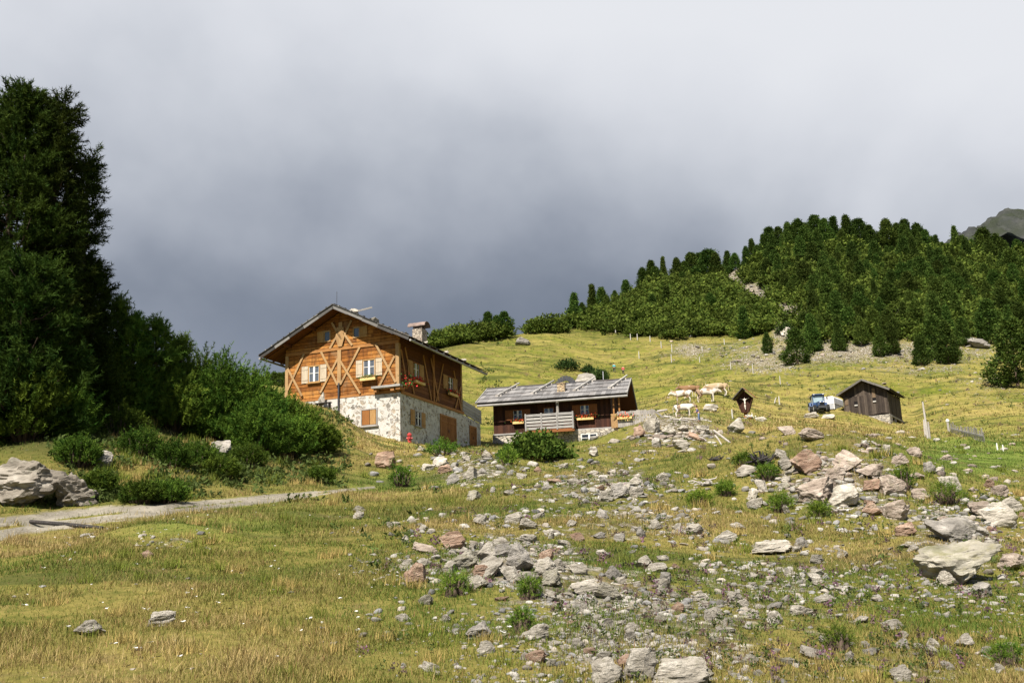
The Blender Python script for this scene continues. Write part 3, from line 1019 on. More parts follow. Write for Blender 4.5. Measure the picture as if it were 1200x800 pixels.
# timber storey: stacked boards on the four sides, gables following the roof
m = MB((0, 0, B1)); ms = MB((0, 0, B1)); mr = MB((0, 0, B1))
z = -.02
while z < AZ - .25:
    zt = min(z + rg1.uniform(.22, .33), AZ - .12)
    def xr(zz):
        d = max(0.0, (zz - (AZ - .18 - SL * W1 / 2)) / SL)
        return d
    ib, it = max(xr(z), 0), max(xr(zt), 0)
    x0, x1 = -W1 + ib, -ib
    if x1 - x0 > .5:
        for y0, y1 in ((0, .2), (L1 - .2, L1)):
            o_ = rg1.uniform(-.02, .02)
            s_ = x0
            while s_ < x1 - .02:
                w_ = rg1.uniform(2.2, 4.8)
                e_ = x1 if x1 - s_ - w_ < 1 else s_ + w_
                ta, tb = (s_ + (it - ib) if s_ == x0 else s_ + .002), (e_ - (it - ib) if e_ == x1 else e_ - .002)
                (m if y0 == 0 else mr).prism([(s_ + .002, z + .016), (e_ - .002, z + .016), (max(tb, ta + .02), zt - .018), (ta, zt - .018)], 'y', y0 + o_, y1 + o_)
                s_ = e_
    if zt < 4.55:
        for x0, x1 in ((-W1, -W1 + .2), (-.2, 0)):
            o_ = rg1.uniform(-.018, .018)
            ms.box(x0 + o_, x1 + o_, .21, L1 - .21, z + .012, zt - .012)
    z = zt
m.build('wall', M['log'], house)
mr.build('rear_wall', M['log_dark'], house)
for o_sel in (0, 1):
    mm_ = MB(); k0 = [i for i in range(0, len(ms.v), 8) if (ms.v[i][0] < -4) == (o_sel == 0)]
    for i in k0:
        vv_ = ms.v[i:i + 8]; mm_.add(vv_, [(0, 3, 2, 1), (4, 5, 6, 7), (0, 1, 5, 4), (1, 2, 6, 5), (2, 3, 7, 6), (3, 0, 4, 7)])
    mm_.build('side_wall', M['log_dark'], house)
m = MB((0, 0, B1))
m.box(-W1 + .03, -.03, .03, L1 - .03, -.03, 4.2)
m.prism([(-W1 + .1, 4.2), (-.1, 4.2), (AX, AZ - .35)], 'y', .06, L1 - .06)
m.build('wall_core', M['soffit'], house)
# whitewashed lower storey with the longer rear
m = MB((0, 0, B1))
m.box(-W1 + .05, .08, -.06, L1, -6.5, -.05)
stone_base = m.build('stone_base', M['plaster_stone'], house)
m = MB((0, 0, B1))
m.prism([(L1, -6.5), (E1, -6.5), (E1, -.42), (L1, -.12)], 'x', -W1 + .05, .06)
m.build('rear_extension', M['plaster_stone'], house)
# weathered plank parapet over the extension
m = MB((0, 0, B1))
for i in range(4):
    m.bar((.05, L1 - .05, .14 + i * .30), (.05, E1 + .25, -.26 + i * .30), .06, .27)
for yy in (L1 + .9, L1 + 2.6):
    m.box(-.06, .02, yy, yy + .12, -.3, 1.05)
m.build('plank_parapet', M['grey_wood'], house)
# roof
rl = math.hypot(6.44, 3.25)
m = MB((0, 0, B1))
YF, YR = -1.25, 13.6
dxe = 6.46
for sd in (-1, 1):
    ex, ez = AX + sd * dxe, AZ - SL * dxe
    m.prism([(AX, AZ), (AX, AZ - .07), (ex, ez - .07), (ex, ez)], 'y', YF, YR)
m.build('roof_decking', M['soffit'], house)
m = MB((0, 0, B1))
for sd in (-1, 1):
    ex, ez = AX + sd * dxe, AZ - SL * dxe
    shingle_slope(m, (ex + sd * .12, YF - .08, ez - SL * .12 + .02), (0, 1, 0), (-sd, 0, SL), YR - YF + .16, math.hypot(dxe + .12, SL * (dxe + .12)), 9, rg1, .05, .5, 1.2)
m.box(AX - .16, AX + .16, YF - .1, YR + .1, AZ + .05, AZ + .12)
roof = m.build('roof', M['shingle_dark'], house)
m = MB((0, 0, B1))
for sd in (-1, 1):
    k = 5
    for i in range(k):
        a, b = i / k, (i + 1) / k
        o_ = rg1.uniform(-.03, .03)
        m.bar((AX + sd * dxe * a, YF - .06, AZ - SL * dxe * a - .06 + o_), (AX + sd * dxe * b, YF - .06, AZ - SL * dxe * b - .06 + o_), .05, .34)
        m.bar((AX + sd * dxe * a, YF - .13, AZ - SL * dxe * a + .09 + o_), (AX + sd * (dxe * b + .1), YF - .13, AZ - SL * dxe * b + .07), .07, .055)
    for i in range(1, 12):
        t = i / 12
        m.box(AX + sd * dxe * t - .05, AX + sd * dxe * t + .05, YF - .17, YF + .06, AZ - SL * dxe * t + .08, AZ - SL * dxe * t + .19)
m.build('verge_board', M['verge_mix'], house)
for sd in (-1, 1):
    m = MB((0, 0, B1))
    ex, ez = AX + sd * (dxe + .08), AZ - SL * (dxe + .08)
    m.tube([(ex, YF - .05, ez - .16), (ex + .01 * sd, 6, ez - .19), (ex, YR, ez - .17)], .085, 8)
    for yy in np.arange(YF + .5, YR, 1.3):
        m.box(ex - .16, ex + .12, yy, yy + .06, ez - .12, ez - .02)
    m.build('eave_log', M['grey_wood'], house)
# purlins and rafter tails under the front overhang
for t in (0, .36, .70):
    for sd in ((-1, 1) if t else (1,)):
        m = MB((0, 0, B1))
        x = AX + sd * dxe * t; zz = AZ - SL * dxe * t - .20
        m.box(x - .1, x + .1, YF + .12, .0, zz - .12, zz + .1)
        m.build('purlin', M['soffit'], house)
for yy in np.arange(-.6, YR - .3, 1.02):
    for sd in (-1, 1):
        m = MB((0, 0, B1))
        m.bar((AX + sd * 4.6, yy, AZ - SL * 4.6 - .15), (AX + sd * (dxe - .05), yy, AZ - SL * dxe - .12), .11, .13)
        m.build('rafter_tail', M['soffit'], house)
# chimney
m = MB((0, 0, B1))
cx0, cy0 = -2.55, 8.4
m.prism([(cx0 - .48, 5.2), (cx0 + .48, 5.2), (cx0 + .44, 7.0), (cx0 - .44, 7.0)], 'y', cy0, cy0 + 1.0)
chim = m.build('chimney', M['chimney_stone'], house)
m = MB((0, 0, B1))
for i in range(4):
    xx = cx0 - .36 + (i % 2) * .62; yy = cy0 + .1 + (i // 2) * .7
    m.box(xx, xx + .1, yy, yy + .1, 7.0, 7.28)
arc = [(cx0 + .62 * math.cos(a), 7.22 + .42 * math.sin(a)) for a in np.linspace(0, math.pi, 13)]
arc2 = [(cx0 + .57 * math.cos(a), 7.22 + .37 * math.sin(a)) for a in np.linspace(math.pi, 0, 13)]
# curved tin lid, its axis across the house
for i in range(12):
    (xa, za), (xb, zb) = arc[i], arc[i + 1]
    q = cy0 + .5
    ya, yb = q + (xa - cx0) * .95, q + (xb - cx0) * .95
    m.add([(cx0 - .85, ya, za), (cx0 + .75, ya, za), (cx0 + .75, yb, zb), (cx0 - .85, yb, zb),
           (cx0 - .85, ya * .93 + q * .07, za - .03), (cx0 + .75, ya * .93 + q * .07, za - .03), (cx0 + .75, yb * .93 + q * .07, zb - .03), (cx0 - .85, yb * .93 + q * .07, zb - .03)],
          [(0, 1, 2, 3), (7, 6, 5, 4), (0, 4, 5, 1), (2, 6, 7, 3), (0, 3, 7, 4), (1, 5, 6, 2)])
m.build('chimney_lid', M['brown_metal'], chim)
m = MB((0, 0, B1)); m.tube([(AX + .25, YF + .1, AZ), (AX + .25, YF + .1, AZ + 1.1)], .018, 6); m.build('lightning_rod', M['dark_metal'], house)
# frame timbers of the front
m = MB((0, 0, B1)); m.box(-W1, 0, -.075, -.01, 3.74, 3.98); m.build('cross_beam', M['beam'], house)
m = MB((0, 0, B1)); m.box(-W1 - .01, .02, -.062, -.012, -.02, .12); m.build('sill_beam', M['beam'], house)
for (x0, x1, za, zb) in [(-W1 - .02, -W1 + .26, .1, 3.75), (-.27, .03, .1, 3.75)]:
    m = MB((0, 0, B1)); m.box(x0, x1, -.08, .2, za, zb); m.build('corner_post', M['brace'], house, .01)
m = MB((0, 0, B1)); m.box(-.26, .03, L1 - .25, L1 + .02, 0, 4.3); m.build('corner_post', M['brace'], house, .01)
for (x, za, zb) in [(-5.09, 1.0, 3.75), (-5.0, 4.0, 5.95)]:
    m = MB((0, 0, B1)); m.box(x - .16, x + .16, -.115, -.012, za, zb); m.build('post', M['brace'], house, .01)
m = MB((0, 0, B1)); m.prism([(-5.16, 4.0), (-4.84, 4.0), (-4.62, 4.7), (-4.7, 5.55), (-5.3, 5.55), (-5.4, 4.7)], 'y', -.15, -.116); m.build('carved_board', M['brace'], house)
braces = [((-8.24, 3.8), (-9.72, 1.0), 0), ((-9.69, 2.76), (-8.35, .45), 1), ((-6.70, 3.8), (-5.2, 1.0), 1), ((-5.22, 3.1), (-6.75, .55), 0),
          ((-4.98, 2.85), (-3.24, .15), 1), ((-3.32, 3.78), (-4.98, 1.05), 0), ((-1.92, 3.86), (-.24, .72), 1), ((-.35, 2.75), (-1.92, .15), 0),
          ((-5.75, 6.0), (-4.9, 4.55), 1), ((-5.25, 5.0), (-5.95, 3.95), 0), ((-4.75, 5.1), (-3.95, 3.98), 1), ((-4.05, 6.0), (-4.75, 4.7), 0)]
for (p, q, k) in braces:
    m = MB((0, 0, B1)); y = -.07 - .055 * k
    m.bar((p[0], y, p[1]), (q[0], y, q[1]), .05, .17, (1, 0, 0)); m.build('timber_brace', M['brace'], house, .008)
for (p, q, k) in [((.9, 3.6), (2.4, .2), 0), ((.25, 3.3), (1.2, .6), 0), ((4.1, 3.6), (5.5, .2), 0), ((7.9, 3.6), (6.4, .2), 0), ((5.4, 3.6), (6.8, .3), 1), ((10.0, 3.4), (11.4, .2), 0), ((11.3, 2.2), (10.1, .2), 1)]:
    m = MB((0, 0, B1)); x = .05 + .05 * k
    m.bar((x, p[0], p[1]), (x, q[0], q[1]), .17, .05, (1, 0, 0)); m.build('timber_brace', M['beam'], house, .008)
m = MB((0, 0, B1)); m.box(.02, .10, 5.85, 6.1, .1, 4.0); m.build('post', M['beam'], house)
m = MB((0, 0, B1)); m.box(.085, .16, .1, L1, -.10, .12); m.build('side_sill_beam', M['beam'], house)
# shelf board at the corner on two bracket ends
m = MB((0, 0, B1)); m.box(-2.05, .35, -.62, -.10, .34, .50); m.build('corner_shelf', M['grey_wood'], house)
for bx_ in ((-1.9, -1.66, -.5, -.06, .06, .33), (-.5, -.2, -.5, -.06, .06, .33), (-.06, .3, -.5, .3, .12, .33)):
    m = MB((0, 0, B1)); m.box(*bx_); m.build('shelf_bracket', M['beam'], house)
# rain pipe below the middle post
m = MB((0, 0, B1)); m.tube([(-5.09, -.14, 1.15), (-5.09, -.16, .2), (-5.12, -.12, -1.6)], .075, 8); m.build('downpipe', M['dark_metal'], house)
fr = lambda u, z, o: (u, -o - .015, z)
sdw = lambda u, z, o: (o + .02, u, z)
sdb = lambda u, z, o: (o + .085, u, z)
frb = lambda u, z, o: (u, -o - .065, z)
window(house, fr, -7.86, -6.80, 1.42, 2.78, B1, M['shutter'], M['glass'], (1, 1), M['shutter_pale'], shw=.56)
window(house, fr, -3.08, -1.97, 1.42, 2.76, B1, M['shutter'], M['glass'], (1, 1), M['shutter_pale'], shw=.54)
window(house, fr, -6.50, -5.88, 4.52, 5.42, B1, M['brace'], M['glass'], (1, 0), M['shutter'], mullion=False, sill=False, shw=.55)
window(house, fr, -3.92, -3.30, 4.55, 5.42, B1, M['brace'], M['glass'], (0, 1), M['shutter'], mullion=False, sill=False, shw=.6)
window(house, sdw, 2.2, 3.35, 1.5, 2.75, B1, M['shutter_brown'], M['glass_dark'], (1, 1), M['shutter'], shw=.8)
window(house, sdw, 8.7, 9.8, 1.55, 2.75, B1, M['shutter_brown'], M['glass_dark'], (1, 1), M['shutter'], shw=.85)
w = window(house, frb, -3.2, -1.78, -2.38, -1.05, B1, M['grey_vwood'], M['glass_dark'], (0, 0), None, mullion=False)
m = MB(); m.box(-2.42, -1.93, -.115, -.095, B1 - 2.26, B1 - 1.17); m.build('shutter', M['shutter'], w)
m = MB(); m.box(-3.08, -2.46, -.112, -.095, B1 - 2.26, B1 - 1.17); m.build('shutter', M['door'], w)
window(house, sdb, 2.35, 3.45, -2.25, -1.05, B1, M['grey_vwood'], M['glass_dark'], (1, 1), M['shutter'], shw=.72, mullion=True)
# barn door and small door in the side of the stone storey


def plank_door(name, y0, y1, z0, z1, x, mat, leaves, handle=True, n=5):
    d = MB((0, 0, B1))
    d.box(x, x + .07, y0 - .14, y0, z0, z1 + .14); d.box(x, x + .07, y1, y1 + .14, z0, z1 + .14); d.box(x, x + .066, y0, y1, z1, z1 + .14)
    fr_ = d.build(name, M['beam'], house)
    for i in range(leaves):
        a, b = y0 + (y1 - y0) * i / leaves, y0 + (y1 - y0) * (i + 1) / leaves
        l = MB((0, 0, B1))
        for j in range(n):
            l.box(x, x + .045, a + (b - a) * j / n + .008, a + (b - a) * (j + 1) / n - .006, z0, z1 - .01)
        for zz in (z0 + .45, z1 - .5):
            l.box(x + .045, x + .07, a + .05, b - .05, zz, zz + .14)
        lf = l.build('door_leaf', mat, fr_)
    if handle:
        h = MB((0, 0, B1)); ym = (y0 + y1) / 2
        h.box(x + .07, x + .11, ym - .03, ym + .03, (z0 + z1) / 2 - .12, (z0 + z1) / 2 + .12); h.build('handle', M['dark_metal'], fr_)
    return fr_


plank_door('barn_door', 7.1, 10.0, -3.05, -.82, .082, M['door'], 2)
plank_door('door', 13.15, 14.4, -2.75, -1.0, .062, M['door'], 1)

# things on and by the house
GB1 = 'flower boxes of the timber house'
fb = flower_box(house, (-2.5, -.13, B1 + 1.08), 0, 1.3, 'yellow wooden flower box with only green leaves below the front right window', None, GB1, True, 3)
fb = flower_box(house, (.16, 2.9, B1 + 1.05), math.pi / 2, 1.7, 'flower box overflowing with red blossoms under the side window nearest the corner', M['blossom'], GB1, False, 7, .06)
fb = flower_box(house, (.16, 9.3, B1 + 1.1), math.pi / 2, 1.6, 'flower box of red blossoms under the rear side window of the timber house', M['blossom'], GB1, False, 11, .04)
pt = thing('potted_geranium', house.matrix_basis @ Vector((.22, .72, B1 + .335)), 0, 'red and green geranium pot on the shelf at the corner of the timber house', 'potted plant')
m = MB(); m.tube([(0, 0, 0), (0, 0, .26)], [.11, .15], 10); m.build('pot', M['door'], pt)
o = link_mesh('leaves', flowers('leaves', None, .07, None, 160, 21, (.55, .75, .9)), M['leaf_green'], pt); o.location = (0, 0, .18)
o = link_mesh('blossoms', flowers('blossoms', None, .07, None, 80, 22, (.5, .6, .75)), M['blossom'], pt); o.location = (.12, .05, .16)
rp = house.matrix_basis @ Vector((.75, .1, 0))
hy = thing('fire_hydrant', (rp.x, rp.y, H(rp.x, rp.y) - .03), 0, 'red pillar hydrant standing by the white stone wall below the house corner', 'hydrant'); hy.scale = (.72, .72, .78)
m = MB(); m.tube([(0, 0, -.2), (0, 0, .1), (0, 0, .12), (0, 0, .85)], [.3, .3, .22, .2], 12); m.build('barrel', M['red_enamel'], hy, smooth=False)
m = MB(); m.tube([(0, 0, .85), (0, 0, .98), (0, 0, 1.08), (0, 0, 1.16)], [.25, .25, .16, .05], 12); m.build('cap', M['red_enamel'], hy)
m = MB(); m.tube([(-.32, 0, .62), (.32, 0, .62)], .09, 10); m.tube([(0, -.32, .62), (0, 0, .62)], .11, 10); m.build('outlet', M['red_enamel'], hy)


# ------------------------------------------------------------------ the low farmhouse
rg2 = random.Random(9)
B2 = 1.6
W2, L2 = 10.75, 7.2
farm = thing('farmhouse', loc(H2_O, -B2), -H2_YAW, 'low dark brown farmhouse with long grey shingle roof and slatted balcony', 'house')
RYA, RZA, EY, EZ = 3.7, 4.92, -1.1, 2.78       # ridge and front eave
S2 = (RZA - EZ) / (RYA - EY)
XL, XR = -12.0, 1.55
m = MB((0, 0, B2))
x = -W2
while x < -.01:
    w_ = min(rg2.uniform(.17, .28), -x)
    o_ = rg2.uniform(-.012, .012)
    m.box(x + .004, x + w_ - .004, o_, .15 + o_, 0, 3.15)
    x += w_
yy = .16
while yy < L2 - .01:
    w_ = min(rg2.uniform(.17, .28), L2 - yy)
    o_ = rg2.uniform(-.012, .012)
    top = RZA - .16 - S2 * abs(yy + w_ / 2 - RYA)
    m.box(-.15 + o_, o_, yy + .004, yy + w_ - .004, 0, top); m.box(-W2 + o_, -W2 + .15 + o_, yy + .004, yy + w_ - .004, 0, top)
    yy += w_
m.box(-W2, 0, L2 - .1, L2, 0, 3.1)
m.build('wall', M['dark_boards'], farm)
m = MB((0, 0, B2)); m.box(-W2 + .1, -.04, .05, L2 - .12, -.02, 3.05); m.build('wall_core', M['black'], farm)
m = MB((0, 0, B2)); m.box(-W2 - .12, -3.55, -.05, L2, -4, -.06); m.box(-3.55, .4, -.16, L2, -4, -.06); m.build('stone_base', M['masonry'], farm)
m = MB((0, 0, B2)); m.box(-W2 - .05, .12, -.12, .0, -.055, .07); m.build('sill_beam', M['grey_wood'], farm)
m = MB((0, 0, B2))
m.prism([(EY, EZ), (RYA, RZA), (2 * RYA - EY, EZ), (2 * RYA - EY, EZ - .07), (RYA, RZA - .07), (EY, EZ - .07)], 'x', XL, XR)
m.build('roof_decking', M['soffit'], farm)
m = MB((0, 0, B2))
run2 = math.hypot(RYA - EY + .1, S2 * (RYA - EY + .1))
shingle_slope(m, (XL - .08, EY - .1, EZ - S2 * .1 + .02), (1, 0, 0), (0, 1, S2), XR - XL + .16, run2, 4, rg2, .05, .28, .6, .07, .06)
shingle_slope(m, (XL - .08, 2 * RYA - EY + .1, EZ - S2 * .1 + .02), (1, 0, 0), (0, -1, S2), XR - XL + .16, run2, 4, rg2, .05, .28, .6, .07, .06)
m.build('roof', M['shingle'], farm)
m = MB((0, 0, B2)); m.bar((XL - .1, RYA, RZA + .09), (XR + .1, RYA, RZA + .09), .34, .10); m.build('ridge_cap', M['shingle_dark'], farm)
for xe in (XL - .1, XR + .1):
    m = MB((0, 0, B2))
    m.bar((xe, EY - .12, EZ + .03), (xe, RYA, RZA + .07), .06, .20); m.bar((xe, 2 * RYA - EY + .12, EZ + .03), (xe, RYA, RZA + .07), .06, .20)
    m.build('verge_board', M['grey_wood'], farm)
m = MB((0, 0, B2)); m.tube([(XL + .05, EY - .12, EZ - .22), (-5, EY - .13, EZ - .24), (XR + .12, EY - .12, EZ - .21)], .10, 8)
m.build('eave_log', M['grey_wood'], farm)
m = MB((0, 0, B2)); m.box(XL, XR, EY - .02, EY + .02, EZ - .14, EZ + .0)
for xx in np.arange(XL + .4, XR, .9):
    m.bar((xx, EY - .06, EZ - .12), (xx, .3, EZ - .12 + S2 * 1.36), .1, .12)
m.build('rafter_tail', M['shingle_dark'], farm)
m = MB((0, 0, B2)); m.tube([(-4.65, -.9, .1), (-4.65, -.9, 2.8)], .13, 8); m.build('balcony_post', M['grey_vwood'], farm)
# snow guards: a pole pair up the slope with cross blocks
for x0, sk in ((-10.3, 1.25), (-7.0, 1.3), (-3.1, 1.25), (.1, 1.15)):
    m = MB((0, 0, B2))
    def rp_(x, t, h): return (x, EY + t * (RYA - EY), EZ + t * (RZA - EZ) + h)
    m.bar(rp_(x0 - .05, .30, .30), rp_(x0 + sk, 1.08, .34), .11, .11); m.bar(rp_(x0 - .30, .36, .2), rp_(x0 + sk - .25, .96, .2), .09, .09)
    m.build('roof_pole', M['post'], farm)
    for k in range(4):
        m = MB((0, 0, B2))
        t = .36 + k * .2
        m.bar(rp_(x0 - .35 + sk * k / 4, t, .13), rp_(x0 + .25 + sk * k / 4, t, .13), .14, .16)
        m.build('pole_block', M['dead_wood'], farm)
m = MB((0, 0, B2)); m.box(-4.85, -4.15, .55, 1.2, 2.9, 4.42); m.box(-4.90, -4.10, .5, 1.25, 4.42, 4.50); ch2 = m.build('chimney', M['chimney_brick'], farm)
m = MB((0, 0, B2))
arc = np.linspace(.1, math.pi * .98, 11)
for k in range(10):
    a, b = arc[k], arc[k + 1]
    m.bar((-4.5 + .78 * math.cos(a), .9 + 2.6, RZA - .25 + .78 * math.sin(a)), (-4.5 + .78 * math.cos(b), .9 + 2.6, RZA - .25 + .78 * math.sin(b)), .5, .07, (0, 1, 0))
m.build('chimney_hood', M['dark_metal'], farm)
m = MB((0, 0, B2)); m.tube([(-.95, RYA, RZA), (-.95, RYA, RZA + .95)], .04, 6); m.build('antenna', M['rim_grey'], farm)
f2 = lambda u, z, o: (u, -o - .02, z)
f2b = lambda u, z, o: (u, -o - .17, z)
window(farm, f2, -8.95, -7.98, 1.18, 2.18, B2, M['shutter_brown'], M['glass_dark'], (1, 1), M['shutter_brown'], shw=.66, sill=False)
window(farm, f2, -2.80, -1.86, 1.22, 2.24, B2, M['shutter_brown'], M['glass_dark'], (1, 1), M['shutter_brown'], shw=.64, sill=False)
window(farm, f2, -6.1, -5.1, 1.3, 2.2, B2, M['shutter_brown'], M['glass_dark'], (0, 0), None, sill=False)
window(farm, f2b, -2.78, -1.28, -1.22, -.42, B2, M['white_paint'], M['glass_dark'], (0, 0), None, sill=True, trim=.07)
m = MB((0, 0, B2)); m.box(-5.6, -4.6, -.16, -.055, -2.4, -.75); m.build('cellar_door', M['black'], farm)
# balcony: grey slats on posts
m = MB((0, 0, B2)); m.box(-7.62, -3.25, -1.05, -.02, -.05, .06); m.box(-7.62, -3.2, -1.05, -.9, -.2, -.051); m.build('balcony_floor', M['shutter_brown'], farm)
m = MB((0, 0, B2))
for k in range(5):
    zz = .12 + k * .29
    m.box(-7.6, -3.25, -1.06, -1.02, zz, zz + .19 if k < 4 else zz + .22)
for zz in (.12, .41, .70, .99, 1.28):
    m.box(-3.29, -3.25, -1.01, -.03, zz, zz + .17); m.box(-7.6, -7.56, -1.01, -.03, zz, zz + .17)
for xx in (-7.63, -6.2, -4.78, -3.36):
    m.box(xx, xx + .13, -1.11, -1.062, .02, 1.56)
m.build('balcony_rail', M['grey_wood'], farm)
# terrace on the right with a board railing pierced by small holes
m = MB((0, 0, B2)); m.box(.2, 4.0, -1.45, 2.2, -.12, -.0); m.build('terrace_floor', M['grey_wood'], farm)
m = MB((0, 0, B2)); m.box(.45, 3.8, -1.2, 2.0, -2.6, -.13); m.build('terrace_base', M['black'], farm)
m = MB((0, 0, B2)); xx = .72
while xx < 3.85:
    w_ = .17
    tz = 1.16 + rg2.uniform(-.05, .05)
    m.box(xx, xx + w_, -1.54, -1.50, -.22, .30)
    m.box(xx, xx + w_, -1.54, -1.50, .42, .62); m.box(xx, xx + w_, -1.54, -1.50, .76, tz)
    for za, zb in ((.30, .42), (.62, .76)):
        h_ = .085 if rg2.random() < .55 else .012
        m.box(xx, xx + w_ - h_, -1.54, -1.50, za, zb)
    xx += w_ + .012
m.bar((3.85, -1.5, 1.1), (4.9, -.9, .25), .05, .16); m.bar((3.85, -1.5, .1), (4.9, -.9, -.5), .05, .2)
m.box(.6, 3.9, -1.49, -1.44, .15, .25); m.box(.6, 3.9, -1.49, -1.44, .95, 1.05)
m.build('terrace_rail', M['grey_vwood'], farm)
m = MB((0, 0, B2)); m.box(.14, .70, -1.56, -1.46, -.25, 1.0); m.build('rail_panel', M['brace'], farm)
for xx in (.25, .75):
    m = MB((0, 0, B2)); m.box(xx, xx + .13, -.6, -.45, 0, 2.6); m.build('porch_post', M['beam'], farm)
GB2 = 'flower boxes of the low farmhouse'
flower_box(farm, (-8.4, -.12, B2 + .85), 0, 1.0, 'small flower box with few red blossoms under the left window of the low farmhouse', M['orange_blossom'], GB2, False, 31)
flower_box(farm, (-2.3, -.12, B2 + .82), 0, 1.5, 'flower box of orange red blossoms under the window between balcony and terrace', M['orange_blossom'], GB2, False, 33)
flower_box(farm, (1.35, -1.57, B2 + .45), 0, 1.3, 'flower box of orange red blossoms hanging on the grey terrace railing', M['orange_blossom'], GB2, False, 37, .05)
# table and cloth on the terrace
tb = thing('terrace_table', farm.matrix_basis @ Vector((2.3, .3, B2)), -H2_YAW, 'wooden table on the terrace of the low farmhouse', 'table')
m = MB(); m.box(-.95, .95, -.4, .4, 1.02, 1.08); m.build('table_top', M['box_wood'], tb)
for a in (-.85, .85):
    for b in (-.32, .32):
        m = MB(); m.box(a - .04, a + .04, b - .04, b + .04, 0, 1.02); m.build('leg', M['box_wood'], tb)
bg = thing('cushion_stack', farm.matrix_basis @ Vector((2.1, .1, B2 + 1.08)), -H2_YAW, 'tan cushions piled on the terrace table', 'cushions')
m = MB(); m.box(-.45, .45, -.25, .25, .0, .11); m.box(-.42, .40, -.24, .24, .112, .22); m.build('cushion', M['box_wood'], bg, .03)
bg = thing('white_bundle', farm.matrix_basis @ Vector((3.0, .1, B2 + 1.08)), .3, 'white folded cloth at the end of the terrace table', 'cloth')
m = MB(); m.box(-.28, .28, -.25, .25, .0, .12); m.box(-.22, .26, -.2, .22, .122, .2); m.build('fold', M['white_paint'], bg, .03)

# ------------------------------------------------------------------ the hay hut
rg3 = random.Random(17)
M['hut_pale'] = mat_vwood('lighter_old_boards', (.07, .045, .028), (.13, .09, .055), (.20, .145, .095), dirt=.3)
M['hut_roof'] = mat_wood('mossy_old_shingle', (.045, .041, .036), (.095, .088, .076), (.17, .16, .14), grain=(5, 5, 5), dirt=.45, isl=.6)
B3 = 1.3
W3, L3 = 4.72, 6.6
hut = thing('hay_hut', loc(H3_O, -B3), -H3_YAW, 'small weathered board hut with mossy grey gable roof standing beside the tractor', 'hut')
HA, HZ, HS = -W3 / 2, 4.0, .50
m = MB((0, 0, B3)); x = -W3
while x < -.01:
    w_ = min(rg3.uniform(.15, .27), -x)
    o_ = rg3.uniform(-.02, .02)
    top = HZ - .12 - HS * abs(x + w_ / 2 - HA)
    cut = 2.35 + rg3.uniform(-.02, .02)
    bot = rg3.uniform(-.12, .05) + .4 * min(1, max(0, (x + W3) / 9))
    m.box(x + .006, x + w_ - .006, o_, .06 + o_, bot, cut); m.box(x + .006, x + w_ - .006, o_ + .045, .1 + o_, cut + .004, top)
    m.box(x + .006, x + w_ - .006, L3 - .06, L3, 0, top)
    x += w_
yy = .07
while yy < L3 - .07:
    w_ = min(rg3.uniform(.15, .27), L3 - .06 - yy)
    for xs in (-.06, -W3):
        o_ = rg3.uniform(-.02, .02)
        m.box(xs + o_, xs + .06 + o_, yy + .004, yy + w_ - .004, rg3.uniform(-.1, .04), 2.5)
    yy += w_
m.build('wall', M['hut_boards'], hut)
m = MB((0, 0, B3)); m.box(-W3 + .12, -.1, .12, L3 - .08, -.2, 2.5); m.prism([(-W3 + .2, 2.5), (-.2, 2.5), (HA, HZ - .4)], 'y', .14, L3 - .1); m.build('wall_core', M['black'], hut)
m = MB((0, 0, B3)); m.box(-W3 - .05, .06, -.10, 1.2, -2.2, -.0); m.prism([(1.2, -2.2), (L3, -2.2), (L3, -.35), (1.2, -.1)], 'x', -W3, -.4); m.build('stone_base', M['masonry'], hut)
m = MB((0, 0, B3)); m.bar((-.05, .1, -.02), (-.02, L3 + .6, -.12), .2, .16); m.box(-.2, .02, L3 - .3, L3 - .1, -1.0, -.1); m.box(-.2, .02, 3, 3.2, -1, -.1); m.build('floor_beam', M['grey_wood'], hut)
dh = 2.78
m = MB((0, 0, B3))
for sd in (-1, 1):
    ex, ez = HA + sd * dh, HZ - HS * dh
    m.prism([(HA, HZ), (HA, HZ - .08), (ex, ez - .08), (ex, ez)], 'y', -.6, L3 + .6)
m.build('roof_decking', M['hut_boards'], hut)
m = MB((0, 0, B3))
for sd in (-1, 1):
    ex, ez = HA + sd * dh, HZ - HS * dh
    shingle_slope(m, (ex + sd * .08, -.68, ez - HS * .08 + .02), (0, 1, 0), (-sd, 0, HS), L3 + 1.36, math.hypot(dh + .08, HS * (dh + .08)), 6, rg3, .06, .3, .8, .06, .07)
m.build('roof', M['hut_roof'], hut)
m = MB((0, 0, B3))
for sd in (-1, 1):
    for a, b in ((0, .5), (.5, 1.02)):
        m.bar((HA + sd * dh * a, -.72, HZ - HS * dh * a + .02), (HA + sd * dh * b, -.72, HZ - HS * dh * b + .0), .05, .2)
m.build('verge_board', M['hut_roof'], hut)
for (a, b) in ((-3.55, 1.42), (-1.55, 1.62)):
    m = MB((0, 0, B3)); m.box(a, a + .36, -.05, -.028, b, b + .36); o = m.build('vent_hole', M['black'], hut)
    m = MB((0, 0, B3)); m.box(a + .02, a + .36, -.12, -.055, b - .14, b - .004); m.build('sill', M['post'], o)
m = MB((0, 0, B3)); m.box(-4.55, -4.2, -.05, -.03, 1.5, 2.3); m.build('patch_board', M['hut_pale'], hut)
m = MB((0, 0, B3)); m.box(-1.55, -1.2, -.05, -.03, 1.98, 3.0); m.build('hatch', M['hut_pale'], hut)

# ------------------------------------------------------------------ rocks
import bmesh
from mathutils import noise as mnoise


def ico(sub):
    bm = bmesh.new(); bmesh.ops.create_icosphere(bm, subdivisions=sub, radius=1.0)
    v = np.array([x.co[:] for x in bm.verts]); f = np.array([[y.index for y in x.verts] for x in bm.faces])
    bm.free()
    return v, f


